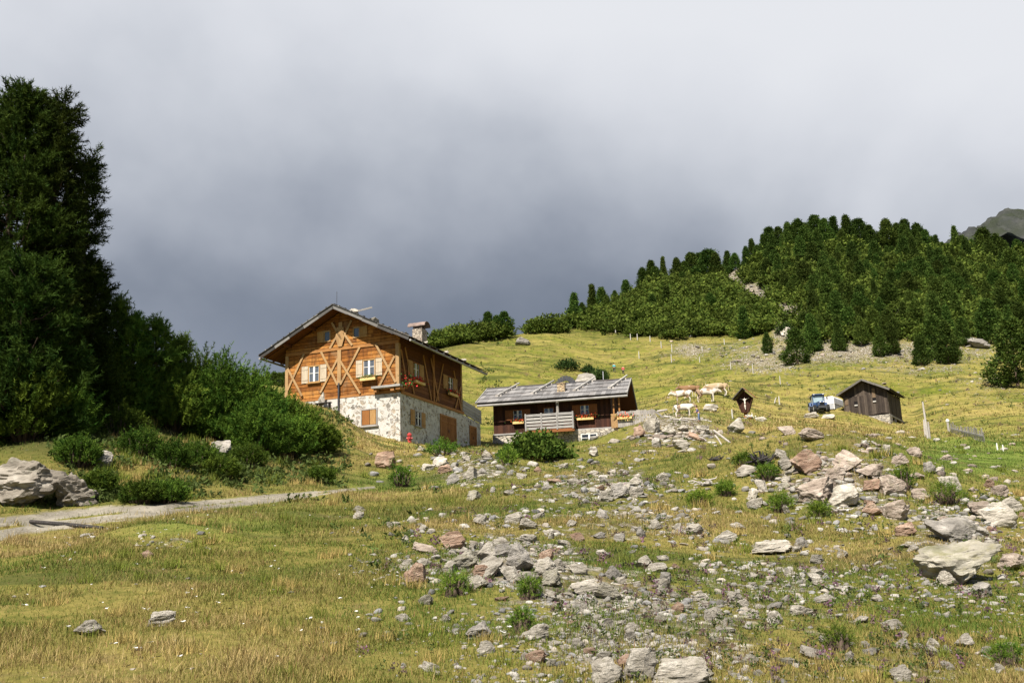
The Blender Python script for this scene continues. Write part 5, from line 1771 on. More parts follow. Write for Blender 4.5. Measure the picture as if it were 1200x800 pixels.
# --- young pines and dwarf pines on the bank
gb = 'dwarf pines on the left bank'
protoM = []
for (px, top, base, rpx, kind, lab) in [
        (133, 341, 486, 25, 'p', 'slender young pine right beside the big dark pines'),
        (151, 360, 490, 21, 'p', 'second slender young pine, slightly lower, right of the first'),
        (179, 369, 496, 27, 'p', 'bright green young pine with a pointed top above the dwarf pines'),
        (207, 391, 500, 24, 'p', 'young pine with thin spire right of the bright green pointed one'),
        (112, 395, 486, 32, 'm', 'dark dwarf pine at the foot of the big pines'),
        (28, 425, 516, 48, 'm', 'dark dwarf pine in the deep shade under the tallest pine'),
        (72, 440, 512, 42, 'm', 'dark dwarf pine in the shade right of the tallest pine trunk'),
        (229, 401, 504, 34, 'm', 'tall dwarf pine in the middle of the bank row'),
        (256, 412, 518, 36, 'm', 'dwarf pine with upright shoots right of the bank row middle'),
        (284, 424, 522, 36, 'm', 'wide dwarf pine before the left eave of the timber house'),
        (309, 440, 524, 32, 'm', 'dwarf pine below the left corner of the timber house'),
        (333, 461, 528, 30, 'm', 'dwarf pine in front of the timber house wall foot'),
        (356, 477, 530, 28, 'm', 'low dwarf pine near the right end of the bank row'),
        (377, 500, 531, 19, 'm', 'lowest dwarf pine at the right tip of the bank row'),
        (162, 422, 490, 36, 'm', 'dense dwarf pine under the young pines'),
        (206, 436, 504, 38, 'm', 'front dwarf pine hiding the foot of the young spire pine'),
        (252, 450, 517, 38, 'm', 'front dwarf pine above the dark bank rock'),
        (302, 470, 532, 38, 'm', 'front dwarf pine with ragged right side'),
        (338, 488, 534, 32, 'm', 'front dwarf pine hanging down towards the golden slope'),
        (193, 567, 589, 24, 's', 'low spreading pine shrub at the edge of the track'),
        (165, 570, 589, 20, 's', 'dark small shrub at the track beside the brown boulder'),
        (165, 505, 536, 24, 's', 'dark green shrub high on the bank under the young pines'),
        (235, 520, 548, 22, 's', 'low green shrub left of the dark bank rock'),
        (290, 522, 546, 20, 's', 'low shrub on the bank right of the dark bank rock'),
        (90, 512, 545, 24, 's', 'shaded shrub above the brown track boulder'),
        (203, 518, 549, 19, 's', 'small pine shrub in the golden bank grass'),
        (258, 538, 560, 20, 's', 'low green shrub under the dark bank rock'),
        (118, 556, 580, 16, 's', 'dark low shrub right of the brown track boulder'),
        (376, 550, 566, 14, 's', 'tiny dark shrub right of the track bend'),
        (140, 476, 512, 28, 's', 'dark shrub in the shade below the big pines'),
        (470, 543, 571, 13, 't', 'green pine sprout left of the earth mound'),
        (518, 518, 534, 17, 't', 'green pine sprout on the crest of the earth mound'),
        (595, 528, 545, 10, 't', 'small green sprig on the right of the earth mound'),
        (533, 672, 696, 15, 't', 'bright green sprig left of the central stone pile'),
        (613, 712, 740, 13, 't', 'bright green sprig below the central stone pile'),
        (620, 678, 700, 12, 't', 'small green sprig among the central stones'),
        (983, 736, 763, 17, 't', 'small dark green pine sprout in the lower right meadow'),
        (1180, 755, 778, 18, 't', 'leafy green tuft near the lower right corner'),
        (900, 545, 562, 12, 't', 'green sprig in front of the charred roots'),
        (873, 533, 547, 10, 't', 'green sprig left of the charred roots'),
        (1058, 548, 572, 14, 't', 'green shrub at the right end of the great boulder pile'),
        (1110, 566, 590, 22, 't', 'wide green shrub between the pile and the egg shaped boulder'),
        (915, 580, 598, 12, 't', 'green sprig in front of the large broken slab'),
        (960, 590, 605, 10, 't', 'green sprig below the large broken slab'),
        (850, 568, 580, 9, 't', 'green sprig on the slope left of the upright white stone'),
        (820, 578, 592, 12, 't', 'green tuft right of the round tan cairn stone')]:
    p = ground_at(px, base)
    h = (base - top) / FOC * p.y; R = rpx / FOC * p.y
    sd = int(px * 7 + top)
    if kind == 'p':
        plant_thing('young_pine', pine_near(h - .25, R * .95, sd, 1000, 28, .12, .026, .0, dark=1.5, cone=.75, shoot=.40), p, sd, lab, 'pine tree', 'young pines on the left bank')
    elif kind == 'm':
        plant_thing('dwarf_pine', mugo_near(max(h - .26, h * .6), max(R - .26, R * .65), sd, 820, 30, .105, .026, 1.0, shoot=.46), p, sd, lab, 'dwarf pine', gb, ('branches', 'foliage'))
    elif kind == 's':
        plant_thing('pine_shrub', mugo_near(h, R, sd, 520, 16, .07, .017, .9, shoot=.15), p, sd, lab, 'shrub', 'low shrubs about the track', ('branches', 'foliage'))
    else:
        s_ = p.y / 12
        plant_thing('pine_sprout', mugo_near(h, R, sd, 150, 12, .045 * s_ ** .8, .006 * s_, 1.35, shoot=.07 * s_ ** .9), p, sd, lab, 'sprout', 'green sprigs on the stony slope', ('branches', 'foliage'))

# the leafy bush before the farmhouse
p = ground_at(628, 537)
t = thing('willow_bush', p, 0, 'wide leafy green bush in front of the low farmhouse balcony', 'bush')
r_ = np.random.default_rng(8)
n_ = 420
az = r_.uniform(0, 6.283, n_); q = np.sqrt(r_.random(n_)); 
pp = np.stack([np.cos(az) * 1.9 * q, np.sin(az) * 1.3 * q, 1.75 * (1 - q ** 2.2) * r_.uniform(.35, 1.05, n_)], 1)
g_ = r_.random((n_, 1))
pp = pp * [.66, .62, .50]
V, F, T = leafcards(pp, norm(pp + [0, 0, .6]), np.full(n_, .15), 12, np.array([.030, .062, .010]) * (1 - g_) + np.array([.095, .135, .022]) * g_, r_, 2.2)
m = MB()
for k in range(9):
    a = k * .7
    m.tube([(0, 0, -.1), (math.cos(a) * .4, math.sin(a) * .25, .4), (math.cos(a) * .8, math.sin(a) * .55, .7)], [.04, .02, .008], 5)
m.build('branches', M['bark'], t)
link_mesh('foliage', np_mesh('foliage', V, F, tint=T), M['needles'], t)

# --- far trees: shared prototypes, crown of many leaf-sized faces
FT = []
for k in range(9):
    r_ = np.random.default_rng(500 + k)
    h = 1.0; R = [.21, .24, .19, .28, .26, .22, .17, .32, .25][k]
    n_ = 900
    tt = r_.uniform(.06, 1.0, n_) ** 1.1
    cone = [.55, .6, .8, .5, .6, .5, .95, .45, .7][k]
    lump = 1 + .30 * np.sin(tt * 13 + k) * np.cos(tt * 5 + 2 * k)
    az = r_.uniform(0, 6.283, n_)
    lob = 1 + .22 * np.sin(az * 3 + tt * 9 + k)
    rad = R * (1 - tt) ** cone * np.minimum(1, .35 + tt / .16) * lump * lob * r_.uniform(.45, 1.05, n_) ** .6
    pp = np.stack([np.cos(az) * rad, np.sin(az) * rad, tt], 1)
    g_ = r_.random((n_, 1))
    tn = np.array([.024, .053, .009]) * (1 - g_) + np.array([.072, .108, .020]) * g_
    V, F, T = leafcards(pp, norm(np.stack([np.cos(az), np.sin(az), np.full(n_, .9)], 1)), np.full(n_, .050), 10, tn, r_, 1.3)
    m = MB(); m.tube([(0, 0, -.1), (0, 0, .4), (0, 0, .93)], [.022, .016, .003], 6)
    tv = np.array(m.v); n0 = len(V)
    quads = np.array([f for f in m.f if len(f) == 4])
    V = np.concatenate([V, tv]); T = np.concatenate([T, np.tile([.06, .042, .03], (len(tv), 1))])
    me = np_mesh('pine_tree', V, [F, quads + n0], tint=T, matidx=np.concatenate([np.zeros(len(F)), np.ones(len(quads))]))
    me.materials.append(M['needles']); me.materials.append(M['bark'])
    FT.append(me)


def far_tree(px, top, base, k, label, group, p=None, wide=1.0):
    if p is None: p = ground_at(px, base)
    h = (base - top) / FOC * p[1] * 1.05
    o = bpy.data.objects.new('pine_tree', FT[k % 9]); C.objects.link(o)
    o.location = (p[0], p[1], p[2] - .1)
    o.scale = (h * wide, h * wide, h)
    o.rotation_euler = (0, 0, random.uniform(0, 6.28))
    tag(o, label, 'pine tree', group)
    return o


ORD = ['first', 'second', 'third', 'fourth', 'fifth', 'sixth', 'seventh', 'eighth', 'ninth', 'tenth', 'eleventh', 'twelfth', 'thirteenth', 'fourteenth', 'fifteenth', 'sixteenth', 'seventeenth', 'eighteenth', 'nineteenth', 'twentieth', 'twenty-first', 'twenty-second', 'twenty-third', 'twenty-fourth', 'twenty-fifth']
ridge = [(572, 357, 386, 1.5), (591, 356, 384, 1.5), (582, 362, 386, 1.3), (628, 369, 382, 1.5), (653, 371, 384, 1.6), (674, 343, 382, 1.25), (683, 356, 380, 1.1), (695, 334, 372, 1.1), (706, 337, 370, 1.3), (712, 346, 370, 1.4), (721, 340, 356, 1.2), (734, 327, 350, 1.25), (745, 338, 352, 1.5),
         (754, 314, 342, 1.35), (764, 304, 336, 1.5), (769, 312, 338, 1.4), (778, 297, 326, 1.0), (794, 296, 326, 1.3), (803, 300, 326, 1.5), (811, 290, 326, 1.4), (822, 288, 324, 1.4), (832, 289, 327, 1.6), (840, 296, 330, 1.3), (853, 284, 312, 1.3), (862, 296, 316, 1.5)]
for i, (px, top, base, wd) in enumerate(ridge):
    hw = 'tall' if base - top > 34 else 'small' if base - top < 22 else 'middling'
    far_tree(px, top, base, i * 2 + 1, '%s pine on the rising skyline, %s counted rightwards from the chimney of the timber house' % (hw, ORD[i]), 'pines along the left skyline', wide=wd)
lone = [(900, 390, 414, 1.0, 'smallest lone young pine on the scree at the left end of the wood'), (935, 385, 426, 1.25, 'dense rounded young pine alone on the scree right of the smallest'),
        (953, 369, 412, 1.2, 'dark open pine just above the dense rounded one'), (984, 370, 412, 1.0, 'slim pine in front of the lower edge of the wood'),
        (1033, 384, 418, 1.1, 'lone pine on the scree in the middle below the wood'), (1047, 379, 414, 1.0, 'slim pine right behind the middle lone pine'),
        (1080, 394, 428, 1.2, 'small round pine left of the dense pair near the right'), (1098, 371, 421, 1.3, 'taller pine of the dense pair on the right scree'),
        (1112, 378, 426, 1.2, 'right pine of the dense pair on the right scree'), (1162, 352, 402, 1.2, 'dark pine at the wood edge right of the grey scree rib'),
        (1193, 376, 452, 1.2, 'large pine cut by the right edge of the view'), (873, 360, 397, 1.2, 'pine at the lower right corner of the dwarf pine thicket'),
        (783, 334, 368, 1.3, 'tall pine standing in the middle of the dwarf pine thicket'), (801, 318, 341, 1.4, 'round pine above the tall thicket pine'), (834, 344, 371, 1.4, 'round pine at the right of the thicket'),
        (765, 345, 366, 1.3, 'round pine at the left of the thicket'), (1130, 372, 404, 1.2, 'pine behind the dense pair at the wood edge'), (1010, 372, 404, 1.2, 'pine of the wood edge between the slim pine and the middle lone pine')]
for i, (px, top, base, wd, lab) in enumerate(lone):
    far_tree(px, top, base, i * 4 + 3, lab, 'pines standing apart below the wood', wide=wd)
crest = [(882, 272, 300, 1.3), (903, 261, 292, 1.3), (914, 266, 292, 1.5), (925, 259, 290, 1.3), (937, 255, 288, 1.5), (947, 262, 290, 1.5), (957, 251, 286, 1.5), (968, 256, 288, 1.6), (979, 252, 286, 1.5), (994, 251, 286, 1.5), (1008, 255, 288, 1.5), (1020, 262, 290, 1.5), (1041, 257, 290, 1.7), (1053, 262, 290, 1.4), (1063, 258, 290, 1.5), (1077, 261, 292, 1.5),
         (1087, 270, 296, 1.4), (1099, 275, 300, 1.3), (1113, 284, 302, 1.4), (1128, 275, 300, 1.4), (1140, 281, 302, 1.4), (1155, 267, 302, 2.0), (1168, 280, 302, 1.5), (1179, 281, 304, 1.4), (1194, 280, 304, 1.5)]
for i, (px, top, base, wd) in enumerate(crest):
    hw = 'big round' if wd > 1.6 else 'tall' if base - top > 33 else 'low'
    far_tree(px, top, base, i * 5 + 2, '%s pine on the upper edge of the wood, %s from the left' % (hw, ORD[i]), 'pines along the crest of the wood', wide=wd * .95)
# the wood itself
r_ = np.random.default_rng(31)
poly = [(868, 320), (885, 296), (920, 288), (1000, 286), (1100, 296), (1205, 302), (1205, 390), (1160, 400), (1100, 402), (1000, 404), (945, 400), (925, 372), (905, 352), (880, 335)]


def inpoly(x, y, poly):
    c = np.zeros(len(x), bool); j = len(poly) - 1
    for i in range(len(poly)):
        xi, yi = poly[i]; xj, yj = poly[j]
        c ^= ((yi > y) != (yj > y)) & (x < (xj - xi) * (y - yi) / (yj - yi + 1e-9) + xi)
        j = i
    return c


x = r_.uniform(865, 1206, 6000); y = r_.uniform(284, 405, 6000)
k_ = inpoly(x, y, poly); x, y = x[k_], y[k_]
P, hit = ground_many(x, y, ymin=100, ymax=420); P, x, y = P[hit], x[hit], y[hit]
got = []
for i in range(len(P)):
    if len(got) >= 185: break
    if y[i] > 372 and r_.random() < .6: continue
    if any((x[i] - a) ** 2 + ((y[i] - b) * 1.7) ** 2 < 130 for a, b in got): continue
    if ell(x[i:i + 1], y[i:i + 1], [(925, 375, 26, 22, 1), (886, 352, 26, 22, 1), (858, 330, 16, 22, 1), (915, 395, 14, 14, 1)])[0] > .42: continue
    got.append((x[i], y[i]))
    hh = 15 + 25 * r_.random() ** 1.1 * (.85 + .3 * (y[i] - 284) / 120)
    part = ('lower' if y[i] > 365 else 'upper' if y[i] < 325 else 'middle') + (' left' if x[i] < 960 else ' right' if x[i] > 1090 else ' central')
    far_tree(x[i], y[i] - hh, y[i], int(r_.integers(9)), 'pine crowded inside the %s part of the dense hillside wood' % part, 'pines in the %s part of the wood' % part, p=P[i], wide=r_.uniform(.9, 1.5))

# dwarf pine thicket on the hillside: one mass
protoS = []
for k in range(6):
    r2_ = np.random.default_rng(900 + k); n_ = 60
    az = r2_.uniform(0, 6.283, n_); q = np.sqrt(r2_.random(n_))
    pp = np.stack([np.cos(az) * .62 * q, np.sin(az) * .62 * q, (1 - q ** 2 * .75) * r2_.uniform(.35, 1.0, n_)], 1)
    g_ = r2_.random((n_, 1))
    protoS.append(leafcards(pp, norm(pp * [.5, .5, .3] + [0, 0, .8]), np.full(n_, .24), 11, np.array([.032, .062, .009]) * (1 - g_) + np.array([.088, .122, .021]) * g_, r2_, 1.1))


def thicket(name, label, polys, n, hpx, seed, ymin=90):
    r = np.random.default_rng(seed); V, F, T = [], [], []; off = 0
    for poly in polys:
        a = np.array(poly); x = r.uniform(a[:, 0].min(), a[:, 0].max(), n); y = r.uniform(a[:, 1].min(), a[:, 1].max(), n)
        k_ = inpoly(x, y, poly); P, hit = ground_many(x[k_], y[k_], ymin=ymin, ymax=420); P = P[hit]; xs, ys = x[k_][hit], y[k_][hit]
        for p, qx_, qy_ in zip(P, xs, ys):
            if ell(np.array([qx_]), np.array([qy_]), [(928, 366, 24, 13, 1), (886, 345, 26, 12, 1), (856, 326, 16, 12, 1), (918, 388, 12, 12, 1)])[0] > .42: continue
            v, f, t = protoS[r.integers(6)]
            s = r.uniform(*hpx) / FOC * p[1]
            c_, s_ = math.cos(qx_ * 9), math.sin(qx_ * 9)
            w = np.stack([(v[:, 0] * c_ - v[:, 1] * s_) * s * 1.5, (v[:, 0] * s_ + v[:, 1] * c_) * s * 1.5, v[:, 2] * s - .15], 1) + p
            V.append(w); F.append(f + off); off += len(v); T.append(t * r.uniform(.75, 1.25))
    o = link_mesh(name, np_mesh(name, np.concatenate(V), np.concatenate(F), tint=np.concatenate(T)), M['needles'])
    return tag(o, label, 'dwarf pines', kind='stuff')


thicket('dwarf_pine_thicket', 'dense thicket of dwarf pines covering the hillside left of and below the wood',
        [[(648, 386), (690, 373), (735, 352), (770, 338), (845, 328), (862, 345), (900, 368), (908, 384), (890, 394), (840, 393), (790, 397), (730, 392), (690, 386)],
         [(500, 404), (535, 397), (575, 383), (610, 382), (655, 386), (660, 391), (620, 391), (560, 398), (515, 408)],
         [(868, 330), (890, 300), (1000, 292), (1200, 305), (1200, 385), (1100, 398), (1000, 400), (930, 396), (915, 372)]], 720, (7, 19), 3)
for (px, base, w_, h_, lab) in [(665, 433, 13, 11, 'round dark dwarf pine alone in the meadow behind the farmhouse'), (689, 437, 8, 8, 'small dwarf pine beside the meadow outcrop'), (703, 446, 9, 13, 'dwarf pine right behind the farmhouse ridge near the hikers'),
                                (727, 372 + 12, 8, 9, 'small dwarf pine at the thicket foot'), (921, 391, 10, 12, 'round dwarf pine at the end of the bare strip')]:
    p = ground_at(px, base); s = p.y / FOC
    V, F, T = leafcards(*(lambda a: (a, norm(a * [.3, .3, .2] + [0, 0, .8])))(np.stack([(lambda az, q: np.cos(az) * q)(np.linspace(0, 60, 130), np.sqrt(np.linspace(0, 1, 130))) * w_ * s, np.sin(np.linspace(0, 60, 130)) * np.sqrt(np.linspace(0, 1, 130)) * w_ * s * .8, (1 - np.linspace(0, 1, 130) * .8) * h_ * s * np.random.default_rng(px).uniform(.4, 1, 130)], 1)), np.full(130, .32 * h_ * s), 7, np.array([[.034, .062, .016]]) * np.ones((130, 1)), np.random.default_rng(px), 1.2)
    o = link_mesh('dwarf_pine', np_mesh('dwarf_pine', V, F, tint=T), M['needles']); o.location = p
    tag(o, lab, 'dwarf pine')
# tree line beyond the shoulder left of the house
r_ = np.random.default_rng(12)
for i, px in enumerate([299, 306, 313, 321, 327, 333]):
    p = ground_at(px, 450)
    far_tree(px, p.y and 438 + r_.uniform(-3, 3), 462, i * 3, 'distant dark pine behind the shoulder, %s left of the timber house corner' % ORD[5 - i], 'distant pines left of the timber house', p=at(px, 462, 150), wide=1.3)

# ------------------------------------------------------------------ small helpers for bodies
def skin(name, joints, bones, mat, parent=None, sub=2, root=0):
    """joints: list of (x, y, z, radius[, radius2]); one continuous surface grown along the bones"""
    me = bpy.data.meshes.new(name)
    me.from_pydata([j[:3] for j in joints], bones, [])
    o = link_mesh(name, me, mat, parent)
    md = o.modifiers.new('skin', 'SKIN'); md.use_smooth_shade = True
    for i, j in enumerate(joints):
        sv = me.skin_vertices[0].data[i]
        sv.radius = (j[3], j[4] if len(j) > 4 else j[3])
        sv.use_root = (i == root)
    if sub:
        ms = o.modifiers.new('sub', 'SUBSURF'); ms.levels = sub; ms.render_levels = sub
    return o


def mat_hide(name, base, patch, lo, hi, scale, legs=None):
    n = NT(name)
    tc = n.n('ShaderNodeTexCoord'); oi = n.n('ShaderNodeObjectInfo')
    ad = n.n('ShaderNodeVectorMath', operation='MULTIPLY_ADD'); n.t.links.new(oi.outputs['Random'], ad.inputs[0])
    ad.inputs[1].default_value = (30, 30, 30); n.t.links.new(tc.outputs['Object'], ad.inputs[2])
    z = n.noise(ad.outputs[0], scale, 2, .4)
    c = n.mix(n.rng(z, lo, hi), base, patch)
    c = n.mix(n.math('MULTIPLY', n.rng(n.noise(tc.outputs['Object'], 9, 4), .4, .7), .25), c, tuple(x * .6 for x in base))
    if legs:
        sp = n.n('ShaderNodeSeparateXYZ'); n.t.links.new(tc.outputs['Object'], sp.inputs[0])
        c = n.mix(n.rng(sp.outputs[2], .75, .55), c, legs)
    return n.done(c, .85, .15)


M['hide_white'] = mat_hide('white_hide', (.52, .48, .42), (.24, .16, .10), .54, .60, 1.5)
M['hide_brown'] = mat_hide('brown_hide', (.20, .115, .06), (.50, .44, .37), .58, .66, 1.4, (.50, .42, .33))
M['hide_tan'] = mat_hide('tan_hide', (.36, .265, .165), (.52, .46, .38), .56, .66, 1.2, (.62, .56, .48))
M['hide_dark'] = mat_plain('dark_brown_hide', (.075, .04, .025), .8, .15, .3)
M['horn'] = mat_plain('pale_horn', (.55, .48, .36), .5, .3, .15)
M['flesh'] = mat_plain('skin_tone', (.50, .30, .21), .6, .3, .1)
M['hair'] = mat_plain('dark_hair', (.03, .022, .018), .7, .3, .2)


def cow(p, yaw, size, hide, label, graze=0.0, head=None, patch_back=False):
    t = thing('cow', p, yaw, label, 'cow', 'cattle on the pasture')
    t.scale = (size,) * 3
    hz = 1.22 * (1 - graze) + .45 * graze; mz = .98 * (1 - graze) + .12 * graze
    J = [(-.62, 0, 1.02, .27, .30), (-.20, 0, 1.00, .31, .35), (.25, 0, 1.00, .32, .36), (.60, 0, 1.02, .24, .31), (.90, 0, 1.14 * (1 - graze) + .85 * graze, .15, .19), (1.12, 0, hz, .125, .15), (1.30, 0, (hz + mz) / 2, .10, .115), (1.45, 0, mz, .075, .075),
         (1.08, .17, hz + .06, .035), (1.08, -.17, hz + .06, .035),
         # hind legs: stifle, hock, fetlock, hoof
         (-.66, .19, .82, .13), (-.60, .20, .62, .085), (-.78, .20, .42, .055), (-.72, .20, .12, .045), (-.69, .20, .03, .055),
         (-.62, -.19, .82, .13), (-.50, -.20, .62, .085), (-.68, -.20, .42, .055), (-.62, -.20, .12, .045), (-.59, -.20, .03, .055),
         # front legs
         (.52, .17, .74, .10), (.52, .17, .42, .06), (.50, .17, .12, .042), (.52, .17, .03, .055),
         (.60, -.17, .74, .10), (.64, -.17, .42, .06), (.62, -.17, .12, .042), (.64, -.17, .03, .055),
         (-.88, 0, 1.16, .05), (-.98, 0, .9, .022), (-.97, 0, .55, .03)]
    Bn = [(0, 1), (1, 2), (2, 3), (3, 4), (4, 5), (5, 6), (6, 7), (5, 8), (5, 9), (0, 10), (10, 11), (11, 12), (12, 13), (13, 14), (0, 15), (15, 16), (16, 17), (17, 18), (18, 19), (3, 20), (20, 21), (21, 22), (22, 23), (3, 24), (24, 25), (25, 26), (26, 27), (0, 28), (28, 29), (29, 30)]
    skin('body', J, Bn, M[hide], t, 2, 1)
    for s in (-1, 1):
        m = MB(); m.tube([(1.09, .07 * s, hz + .12), (1.10, .17 * s, hz + .19), (1.14, .19 * s, hz + .30)], [.028, .02, .006], 6); m.build('horn', M['horn'], t)
    if head:
        skin('head_patch', [(1.10, 0, hz + .01, .137, .163), (1.30, 0, (hz + mz) / 2, .108, .123), (1.455, 0, mz, .08, .08)], [(0, 1), (1, 2)], M[head], t, 2)
    m = MB(); m.tube([(-.42, 0, .70), (-.44, 0, .58)], [.15, .07], 8); m.build('udder', M['flesh'], t)
    return t


for (px, base, face, sz, hide, lab, gz, hd) in [
        (801, 473.5, math.pi - .5, 1.12, 'hide_white', 'white cow with brown flanks, leftmost of the standing cattle, turned away', 0, None),
        (810, 467, math.pi - .15, 1.10, 'hide_brown', 'brown cow standing behind the two white cows', 0, None),
        (828, 471.5, -.12, 1.16, 'hide_white', 'largest white cow standing in profile in the middle of the herd', .15, None),
        (842, 464.5, math.pi - .2, 1.12, 'hide_tan', 'light tan cow at the right end of the herd with its rump to the right', .2, None),
        (801, 488.5, -.25, .95, 'hide_white', 'small white cow with dark brown head standing lowest, above the stone heap', .1, 'hide_dark')]:
    p = ground_at(px, base)
    cow(p, face, sz * p.y / 107 if p.y > 95 else sz * p.y / 95, hide, lab, gz, hd)


def person(p, yaw, label, shirt, trousers, h=1.72, arms='down', bend=0.0, hat=None, stride=.16):
    """standing or walking figure facing +x"""
    t = thing('person', p, yaw, label, 'person')
    s = h / 1.75; t.scale = (s, s, s)
    f = bend
    def T(x, y, z): return (x + max(0, z - .95) * f, y, z - max(0, z - .95) * f * f * .3)
    st = stride
    joints = [(0, 0, .96, .14, .11), (*T(0, 0, 1.18), .125, .10), (*T(.01, 0, 1.40), .15, .10), (*T(.02, 0, 1.50), .055), (*T(.035, 0, 1.585), .075, .088), (*T(.03, 0, 1.68), .085, .095),
              (0, .10, .88, .085), (st, .10, .50, .058), (st * .7, .10, .09, .04), (st * .7 + .16, .10, .04, .04),
              (0, -.10, .88, .085), (-st * .6, -.10, .50, .058), (-st * 1.8, -.10, .10, .04), (-st * 1.8 + .15, -.10, .04, .04)]
    bones = [(0, 1), (1, 2), (2, 3), (3, 4), (4, 5), (0, 6), (6, 7), (7, 8), (8, 9), (0, 10), (10, 11), (11, 12), (12, 13)]
    n0 = len(joints)
    joints.append((*T(.135, 0, 1.60), .016)); bones.append((4, n0))                     # nose
    sh = []
    for sd in (1, -1):
        k = len(joints)
        if arms == 'down':
            e, w, g = T(-.03, .25 * sd, 1.12), T(.12, .26 * sd, .90), T(.16, .255 * sd, .82)
        else:
            e, w, g = T(.10, .25 * sd, 1.16), T(.34, .16 * sd, 1.12), T(.42, .12 * sd, 1.12)
        joints += [(*T(.0, .19 * sd, 1.41), .06), (*e, .045), (*w, .032), (*g, .038, .02)]
        bones += [(2, k), (k, k + 1), (k + 1, k + 2), (k + 2, k + 3)]
        sh.append(k)
        dirv = Vector(g) - Vector(w); dirv.normalize()
        for q in range(5):
            off = Vector((0, 0, 1)).cross(dirv) if arms != 'down' else Vector((1, 0, 0))
            ln = (.05, .075, .082, .074, .055)[q]
            a = Vector(g) + dirv * (ln if q else .02) + off * ((q - 2.5) * .016 if q else -.06)
            joints.append((*a, .009)); bones.append((k + 3, len(joints) - 1))
    skin('body', joints, bones, M['flesh'], t, 1, 0)
    tj = [(0, 0, .98, .165, .135), (*T(0, 0, 1.18), .15, .125), (*T(.005, 0, 1.39), .172, .122)]
    tb = [(0, 1), (1, 2)]
    for k in sh:
        n = len(tj); a, b, c_ = joints[k], joints[k + 1], joints[k + 2]
        c_ = tuple((b[i] + c_[i]) / 2 for i in range(3))
        tj += [(a[0], a[1], a[2], .078), (b[0], b[1], b[2], .06), (*c_, .05)]; tb += [(2, n), (n, n + 1), (n + 1, n + 2)]
    skin('shirt', tj, tb, shirt, t, 1, 0)
    lj = [(0, 0, .99, .16, .135)] + [(j[0], j[1], j[2], j[3] * 1.22 + .012) for j in (joints[6], joints[7], joints[8], joints[10], joints[11], joints[12])]
    lj[3] = (*lj[3][:2], .14, .06); lj[6] = (*lj[6][:2], .15, .06)
    skin('trousers', lj, [(0, 1), (1, 2), (2, 3), (0, 4), (4, 5), (5, 6)], trousers, t, 1, 0)
    for i in (9, 13):
        a = joints[i]
        m = MB(); m.box(a[0] - .20, a[0] + .07, a[1] - .05, a[1] + .05, -.01, .075); m.build('shoe', M['hair'], t, .02)
    hc = joints[5]
    skin('hair', [(hc[0] - .035, 0, hc[2] + .025, .088, .09), (hc[0] + .025, 0, hc[2] + .05, .075, .06)], [(0, 1)], hat or M['hair'], t, 2)
    m = MB()
    for sd in (1, -1):
        m = MB(); e = T(.115, .034 * sd, 1.625); m.tube([e, (e[0] + .012, e[1], e[2])], .011, 6); m.build('eye', M['black'], t)
    return t


M['teal_cloth'] = mat_plain('teal_cloth', (.02, .36, .42), .8, .1, .15)
M['red_cloth'] = mat_plain('red_cloth', (.60, .05, .08), .8, .1, .15)
M['violet_cloth'] = mat_plain('violet_cloth', (.10, .095, .22), .8, .1, .2)
M['dark_cloth'] = mat_plain('dark_cloth', (.03, .032, .04), .8, .1, .2)
M['blue_cloth'] = mat_plain('blue_grey_cloth', (.12, .17, .27), .8, .1, .2)
p = ground_at(720, 436); person(p, math.pi * .55, 'hiker in a turquoise top walking up the meadow trail behind the farmhouse', M['teal_cloth'], M['dark_cloth'], 1.75 * p.y / 195)
p = ground_at(730.5, 438); person(p, math.pi * .5, 'hiker in a red top walking up the meadow trail behind the farmhouse', M['red_cloth'], M['dark_cloth'], 1.7 * p.y / 195)
p = ground_at(819.5, 494); person(p, math.pi * .95, 'dark haired person in a violet shirt bending behind the grey pole heap', M['violet_cloth'], M['blue_cloth'], 1.42 * p.y / 92, 'forward', .35, None, .05)

# ------------------------------------------------------------------ wayside shrine
p = ground_at(874.5, 490.5)
sc_ = p.y / 92
sh = thing('wayside_shrine', p, -.42, 'wooden wayside shrine with dark gabled roof and pale crucified figure', 'shrine'); sh.scale = (sc_,) * 3
m = MB(); m.box(-.17, .17, -.06, .20, -.4, .62); m.build('post', M['door'], sh)
m = MB(); m.box(-.32, .32, -.2, .34, -.2, .1); m.build('plinth', M['masonry'], sh)
m = MB(); m.prism([(-.30, .60), (.30, .60), (.74, 1.86), (.0, 2.62), (-.74, 1.86)], 'y', .16, .22); m.build('back_board', M['dark_boards'], sh)
for s in (-1, 1):
    m = MB(); m.bar((s * .31, -.06, .60), (s * .75, -.06, 1.88), .44, .05, (1, 0, 0)); m.build('side_board', M['dark_boards'], sh)
m = MB(); m.box(-.31, .31, -.27, .155, .56, .61); m.build('shelf', M['dark_boards'], sh)
for s in (-1, 1):
    m = MB()
    shingle_slope(m, (s * 1.0, -.52, 1.80), (0, 1, 0), (-s, 0, .98), 1.35, 1.40, 4, random.Random(4 + s), .05, .2, .4, .04, .03)
    m.build('roof', M['hut_boards'] if s < 0 else M['beam'], sh)
    m = MB(); m.bar((s * 1.02, -.55, 1.79), (0, -.55, 2.79), .05, .16, (0, 1, 0)); m.build('verge_board', M['shingle_dark'], sh)
m = MB(); m.box(-.035, .035, .06, .12, .75, 2.2); m.box(-.46, .46, .064, .116, 1.86, 1.93); m.build('cross', M['dark_boards'], sh)
M['ivory'] = mat_plain('painted_ivory', (.66, .60, .52), .5, .3, .1)
